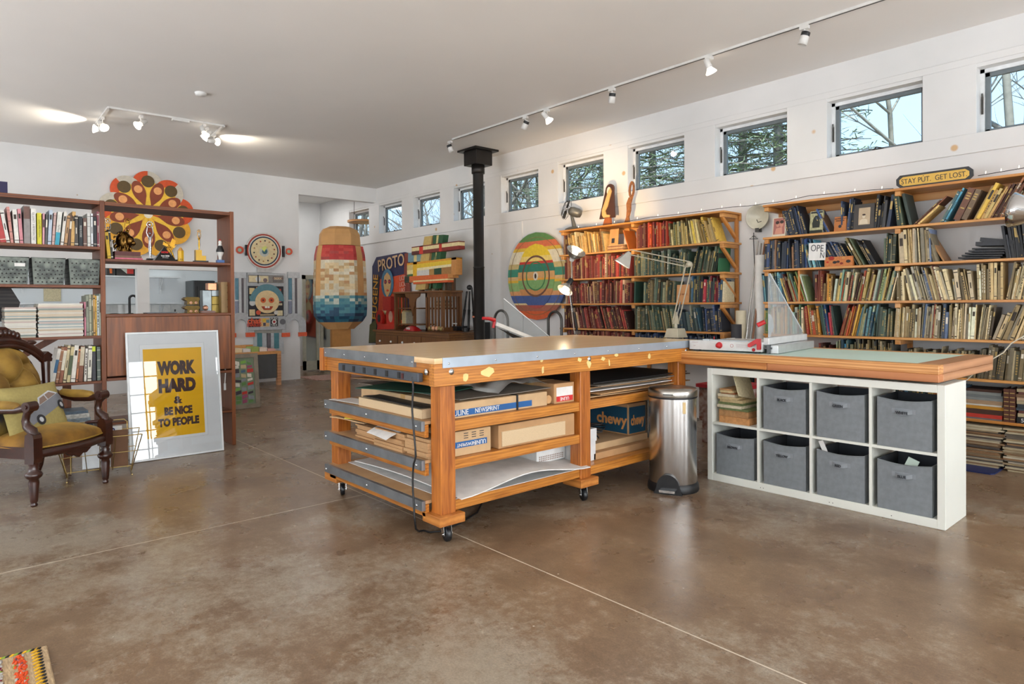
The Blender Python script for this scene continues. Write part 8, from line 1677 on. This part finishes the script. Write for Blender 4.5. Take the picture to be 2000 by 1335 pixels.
# chair frame: x forward, y to its left, z up; front legs at (0, +-.28)
for s_ in (1, -1):
    y = s_*.28
    part('leg', MB().lathe([(.0001, 0), (.018, .0), (.02, .012), (.014, .018), (.021, .03), (.023, .05), (.03, .15), (.026, .17), (.044, .185), (.05, .2), (.042, .215), (.026, .225), (.03, .24), (.024, .25), (.03, .265), (.03, .275)], 20, 0, Matrix.Translation((0, y, 0))), mah, ac, True)
    part('front_block', MB().prism([(-.035, .27), (.033, .27), (.037, .30), (.035, .43), (.028, .455), (.0, .47), (-.03, .45), (-.035, .4)], -.031, .031, Matrix.Translation((0, y, 0)) @ Matrix.Rotation(PI/2, 4, 'X')), mah, ac, True, bev=.006)
    part('arm_support', MB().tube([(.0, y, .45), (-.005, y, .475), (-.045, y, .50), (-.058, y, .54), (-.045, y, .585), (-.02, y, .615)], [.03, .031, .026, .023, .022, .026], 12), mah, ac, True)
    part('arm_scroll', MB().tube([(-.02, y-.034, .63), (-.02, y+.034, .63)], .032, 16).tube([(-.02, y-.042, .63), (-.02, y+.042, .63)], .014, 12), mah, ac, True)
    part('arm_rail', MB().tube([(-.02, y, .625), (-.12, y*1.02, .605), (-.26, y*1.04, .60), (-.40, y*1.05, .625), (-.49, y*1.05, .66)], [.026, .024, .024, .024, .024], 10), mah, ac, True)
    part('arm_pad', MB().tube([(-.085, y*1.015, .618), (-.12, y*1.02, .628), (-.2, y*1.03, .632), (-.3, y*1.04, .632), (-.37, y*1.05, .64), (-.40, y*1.05, .64)], [.008, .026, .031, .031, .026, .008], 14), vel2, ac, True)
    part('rear_leg', MB().tube([(-.50, s_*.25, .42), (-.50, s_*.25, .28), (-.53, s_*.25, .12), (-.58, s_*.25, .0)], [.028, .026, .022, .018], 10), mah, ac, True)
    part('back_post', MB().tube([(-.50, s_*.26, .38), (-.50, s_*.285, .52), (-.52, s_*.30, .68), (-.54, s_*.315, .86)], [.026, .024, .024, .03], 10).prism([(-.03, 0), (.03, 0), (.036, .02), (.028, .03), (.036, .05), (0, .075), (-.036, .05)], -.025, .025, frameM((-.54, s_*.315, .86), (0, 1, 0), (0, 0, 1))), mah, ac, True)
part('seat_rail', MB().tube([(.0+.045*math.sin(PI*i/16)*1.2, -.25+.5*i/16, .325+.0*i) for i in range(17)], .03, 8).prism([(-.1, 0), (.1, 0), (.06, -.03), (.03, -.028), (0, -.05), (-.03, -.028), (-.06, -.03)], -.012, .012, frameM((.05, 0, .30), (0, 1, 0), (0, 0, 1))), mah, ac, True)
for s_ in (1, -1): part('side_rail', MB().bar((-.02, s_*.28, .335), (-.50, s_*.26, .335), .04, .075), mah, ac, True)
part('back_rail', MB().bar((-.5, -.25, .35), (-.5, .25, .35), .04, .06), mah, ac, True)
def seatp(u, v):
    y = -.295+.59*v; x = -.47+u*(.47+.05*math.sin(PI*v)); e = (max(0, math.sin(PI*min(1, max(0, u)))))**.35*(max(0, math.sin(PI*v)))**.3
    return Vector((x, y, .36+.105*e))
part('seat', MB().grid(seatp, 26, 26), vel, ac, True)
part('trim_braid', MB().tube([(.048*math.sin(PI*i/20)+.006, -.25+.5*i/20, .362) for i in range(21)], .006, 6), mat('gold_braid', '#b08a30', .7, var=.5, scale=200), ac, True)
# back: oval tufted pad in a moulded frame, crest on top
def bk(u, v):       # u across -1..1, v 0..1
    z = .43+.55*v; top = .98-.19*abs(u)**2.6; zz = .43+(top-.43)*v; y = u*(.235+.02*math.sin(PI*v)); 
    tx = 0
    for (bu, bv) in TUF: d2 = ((u-bu)*.235)**2+((v-bv)*.52)**2; tx -= .06*math.exp(-d2/.0011)
    fold = 0
    cu, cv = u/.5, v/.27; f1 = abs(math.sin(PI*(cu+cv)/2)); f2 = abs(math.sin(PI*(cu-cv)/2)); fold = .06*(min(f1, f2))**.5
    edge = (1-abs(u)**4)**.5*(max(0, math.sin(PI*v)))**.3
    return Vector((-.50-.06*v+(.055+fold)*edge+tx*.8, y, zz))
TUF = [(a, b) for j, b in enumerate((.27, .54, .81)) for a in ((-.5, .5) if j % 2 else (-1+.0, 0, 1-.0))] 
TUF = [(-.5, .27), (.5, .27), (0, .54), (-1, .54), (1, .54), (-.5, .81), (.5, .81)]
part('tufted_back', MB().grid(lambda u, v: bk(-1+2*u, v), 60, 56), vel2, ac, True)
bt = MB()
for (bu, bv) in TUF:
    if abs(bu) < .9: p = bk(bu, bv); bt.ball(tuple(p+Vector((.004, 0, 0))), .010, 0, 8, 6)
part('button', bt, vel2, ac, True)
part('outer_back', MB().grid(lambda u, v: Vector((-.545-.05*v, (.29-.58*u), .40+(.60-.2*abs(1-2*u)**2.6)*v)), 16, 10), mah, ac, True)
top = [(-.54-.012, y_, .875+.155*(1-abs(y_/.315)**2.2)) for y_ in [-.315+.63*i/20 for i in range(21)]]
part('top_rail', MB().tube(top, .03, 10).tube([(x+.012, y_, z-.035) for x, y_, z in top], .016, 8), mah, ac, True)
cr_ = MB(); cr_.prism([(-.13, 0), (-.11, .035), (-.07, .045), (-.045, .085), (0, .11), (.045, .085), (.07, .045), (.11, .035), (.13, 0), (0, .02)], -.02, .022, frameM((-.55, 0, 1.015), (0, 1, 0), (0, 0, 1)))
for a in range(7): q = -.09+.03*a; cr_.ball((-.535, q, 1.05+.035*math.cos(q*14)), (.022, .02, .026), 0, 10, 8)
for q in (-.2, .2): cr_.ball((-.54, q, 1.005), (.02, .045, .018), 0, 10, 6)
part('carved_crest', cr_, mah, ac, True)
# ---- cushion with a car picture
def pil(side):
    def f(u, v):
        x, z = -.5+u, -.5+v; k = (1-(2*x)**4)*(1-(2*z)**4); k = max(0, k)**.6; pinch = 1-.10*((2*z)**2)*(1-(2*x)**2)*0
        wv_ = 1-.06*math.cos(PI*x)*abs(2*z)**3
        return Vector((side*(.055*k), x*.44*(1-.05*math.cos(PI*z)), z*.36*wv_))
    return f
pm = thing('car_cushion', 'square lime green cushion with a grey classic car picture on the armchair', 'cushion', (0, 0, 0)); base = Mc_ @ Vector((-.27, -.03, .565))
pm.location = base; pm.rotation_euler = (0, -.38, math.atan2(.6, .8)-.02); pm['_w'] = [0, 0, 0]
gr_c = mat('lime_cushion_cloth', '#a3945a', .9, var=.12, scale=60, bump=.1)
part('cover', MB().grid(pil(1), 20, 20).grid(lambda u, v: pil(-1)(1-u, v), 20, 20), gr_c, pm, True)
def onp(y, z, e=.002): 
    u, v = y/.44+.5, z/.36+.5; p = pil(1)(u, v); return Vector((p.x+e, y, z))
def appl(name, pts, m, e=.003, sub=5):
    """flat piece following the swell of the cushion"""
    c = Vector((sum(p[0] for p in pts)/len(pts), sum(p[1] for p in pts)/len(pts))); mb = MB(); n = len(pts)
    rings = []
    for k in range(sub+1): rings.append([onp(*(c.lerp(Vector(p), k/sub)), e) for p in pts])
    vs = [q for r in rings for q in r]; mb.add(vs, [(k*n+i, k*n+(i+1) % n, (k+1)*n+(i+1) % n, (k+1)*n+i) for k in range(sub) for i in range(n)]); return part(name, mb, m, pm, True)
def rot2(p, a=.42, o=(.055, -.005)): return (o[0]+p[0]*math.cos(a)-p[1]*math.sin(a), o[1]+p[0]*math.sin(a)+p[1]*math.cos(a))
def dense(pts, k=5): return [tuple(Vector(pts[i]).lerp(Vector(pts[(i+1) % len(pts)]), j/k)) for i in range(len(pts)) for j in range(k)]
carg = mat('printed_car_grey', '#7f828a', .7); carl = mat('printed_car_pale', '#c9ccd0', .7); card_ = mat('printed_car_dark', '#2d2c30', .7)
appl('car_body', [rot2(p) for p in dense([(-.17, -.045), (-.175, -.01), (-.15, .02), (-.06, .035), (.14, .035), (.155, .0), (.15, -.04)])], carg)
appl('car_roof', [rot2(p) for p in dense([(-.06, .035), (-.02, .085), (.085, .085), (.14, .035)])], carl, .0035); appl('car_window', [rot2(p) for p in dense([(-.045, .038), (-.012, .075), (.03, .075), (.03, .038)])], mat('printed_window', '#8a7468', .7), .0045); appl('car_window', [rot2(p) for p in dense([(.038, .038), (.038, .075), (.08, .075), (.118, .038)])], mat('printed_window', '#8a7468', .7), .0045)
for q in (-.10, .105): appl('car_wheel', [rot2(p) for p in circle(16, .032, q, -.045, ry=.036)], card_, .005, 3); appl('wheel_hub', [rot2(p) for p in circle(12, .015, q, -.045, ry=.018)], carl, .006, 2)
pk2 = thing('dark_cushion', 'dark blue and gold cushion tucked behind the lime one', 'cushion', (0, 0, 0)); pk2.location = Mc_ @ Vector((-.33, -.18, .52)); pk2.rotation_euler = (0, -.2, math.atan2(.6, .8)); part('cover', MB().grid(lambda u, v: pil(1)(u, v)*.62, 14, 14).grid(lambda u, v: pil(-1)(1-u, v)*.62, 14, 14), mat('midnight_cloth', '#14161f', .8, var=.5, scale=10, col2='#6a5518'), pk2, True)
# ================================================================ woven rug at the near edge
Q = [onZ(0, 1283, .012), onZ(92, 1258, .012), onZ(150, 1335, .012)]
c0 = Q[1]; e1 = (Q[0]-Q[1]).normalized(); e2 = (Q[2]-Q[1]).normalized(); e2 = (e2-e1*e2.dot(e1)).normalized(); Mr_ = frameM((c0.x, c0.y, 0), e1, e2)
if Mr_.to_3x3().col[2].z < 0: pass
rgs = thing('woven_rug', 'colourful hand-woven jute rug corner with yellow and black stitched border', 'rug', (c0.x, c0.y, 0))
jute = mat('jute_weave', '#c2a680', .9, var=.35, scale=160, bump=.5, stretch=(.25, 1, 1)); RW, RH = .9, 1.1
zs_ = 1 if Mr_.to_3x3().col[2].z > 0 else -1
part('base', MB().box(0, RW, 0, RH, 0 if zs_ > 0 else -.011, .011 if zs_ > 0 else 0, 0, Mr_), jute, rgs, bev=.004)
fr_ = random.Random(17); stc = [mat('yarn_'+c[1:], c, .9, var=.2, scale=150) for c in ('#d8a520', '#23201e', '#e0501c', '#8a1f4a', '#d89a3a', '#b9b4ac', '#7a2a30', '#88a53a', '#c87a80', '#4a4450')]
ST_ = {}
def stitch(x, y, l, w_, a, ci):
    m = ST_.setdefault(ci, MB()); dx, dy = math.cos(a)*l/2, math.sin(a)*l/2; p = [Mr_ @ Vector((x-dx, y-dy, zs_*.0112)), Mr_ @ Vector((x, y, zs_*.0135)), Mr_ @ Vector((x+dx, y+dy, zs_*.0112))]; m.tube(p, [w_*.6, w_, w_*.6], 5)
k = 0; y = .02
while y < RH-.02: stitch(.032+(.006 if k % 2 else -.004), y, .026, .0052, .35 if k % 2 else .9, 0 if k % 2 else 1); y += .0125; k += 1
x = .03; k = 0
while x < RW-.02: stitch(x, .014, .020, .004, .3, (0, 1, 7)[k % 3]); x += .012; k += 1
for xs_, ci, wd in ((.085, 2, .022), (.145, 5, .014), (.20, 3, .022), (.26, 6, .016), (.32, 4, .02), (.40, 2, .02), (.47, 7, .016), (.55, 3, .02), (.63, 4, .02)):
    y = .04
    while y < RH-.03:
        for j in range(4): stitch(xs_+fr_.uniform(-wd, wd)*.7, y+fr_.uniform(-.004, .004), fr_.uniform(.012, .024), fr_.uniform(.0035, .0055), 1.2+fr_.uniform(-.4, .4), ci if fr_.random() < .72 else fr_.randrange(2, 10))
        y += .011
for ci, m in ST_.items(): part('yarn_stitches', m, stc[ci], rgs, kind='stuff')
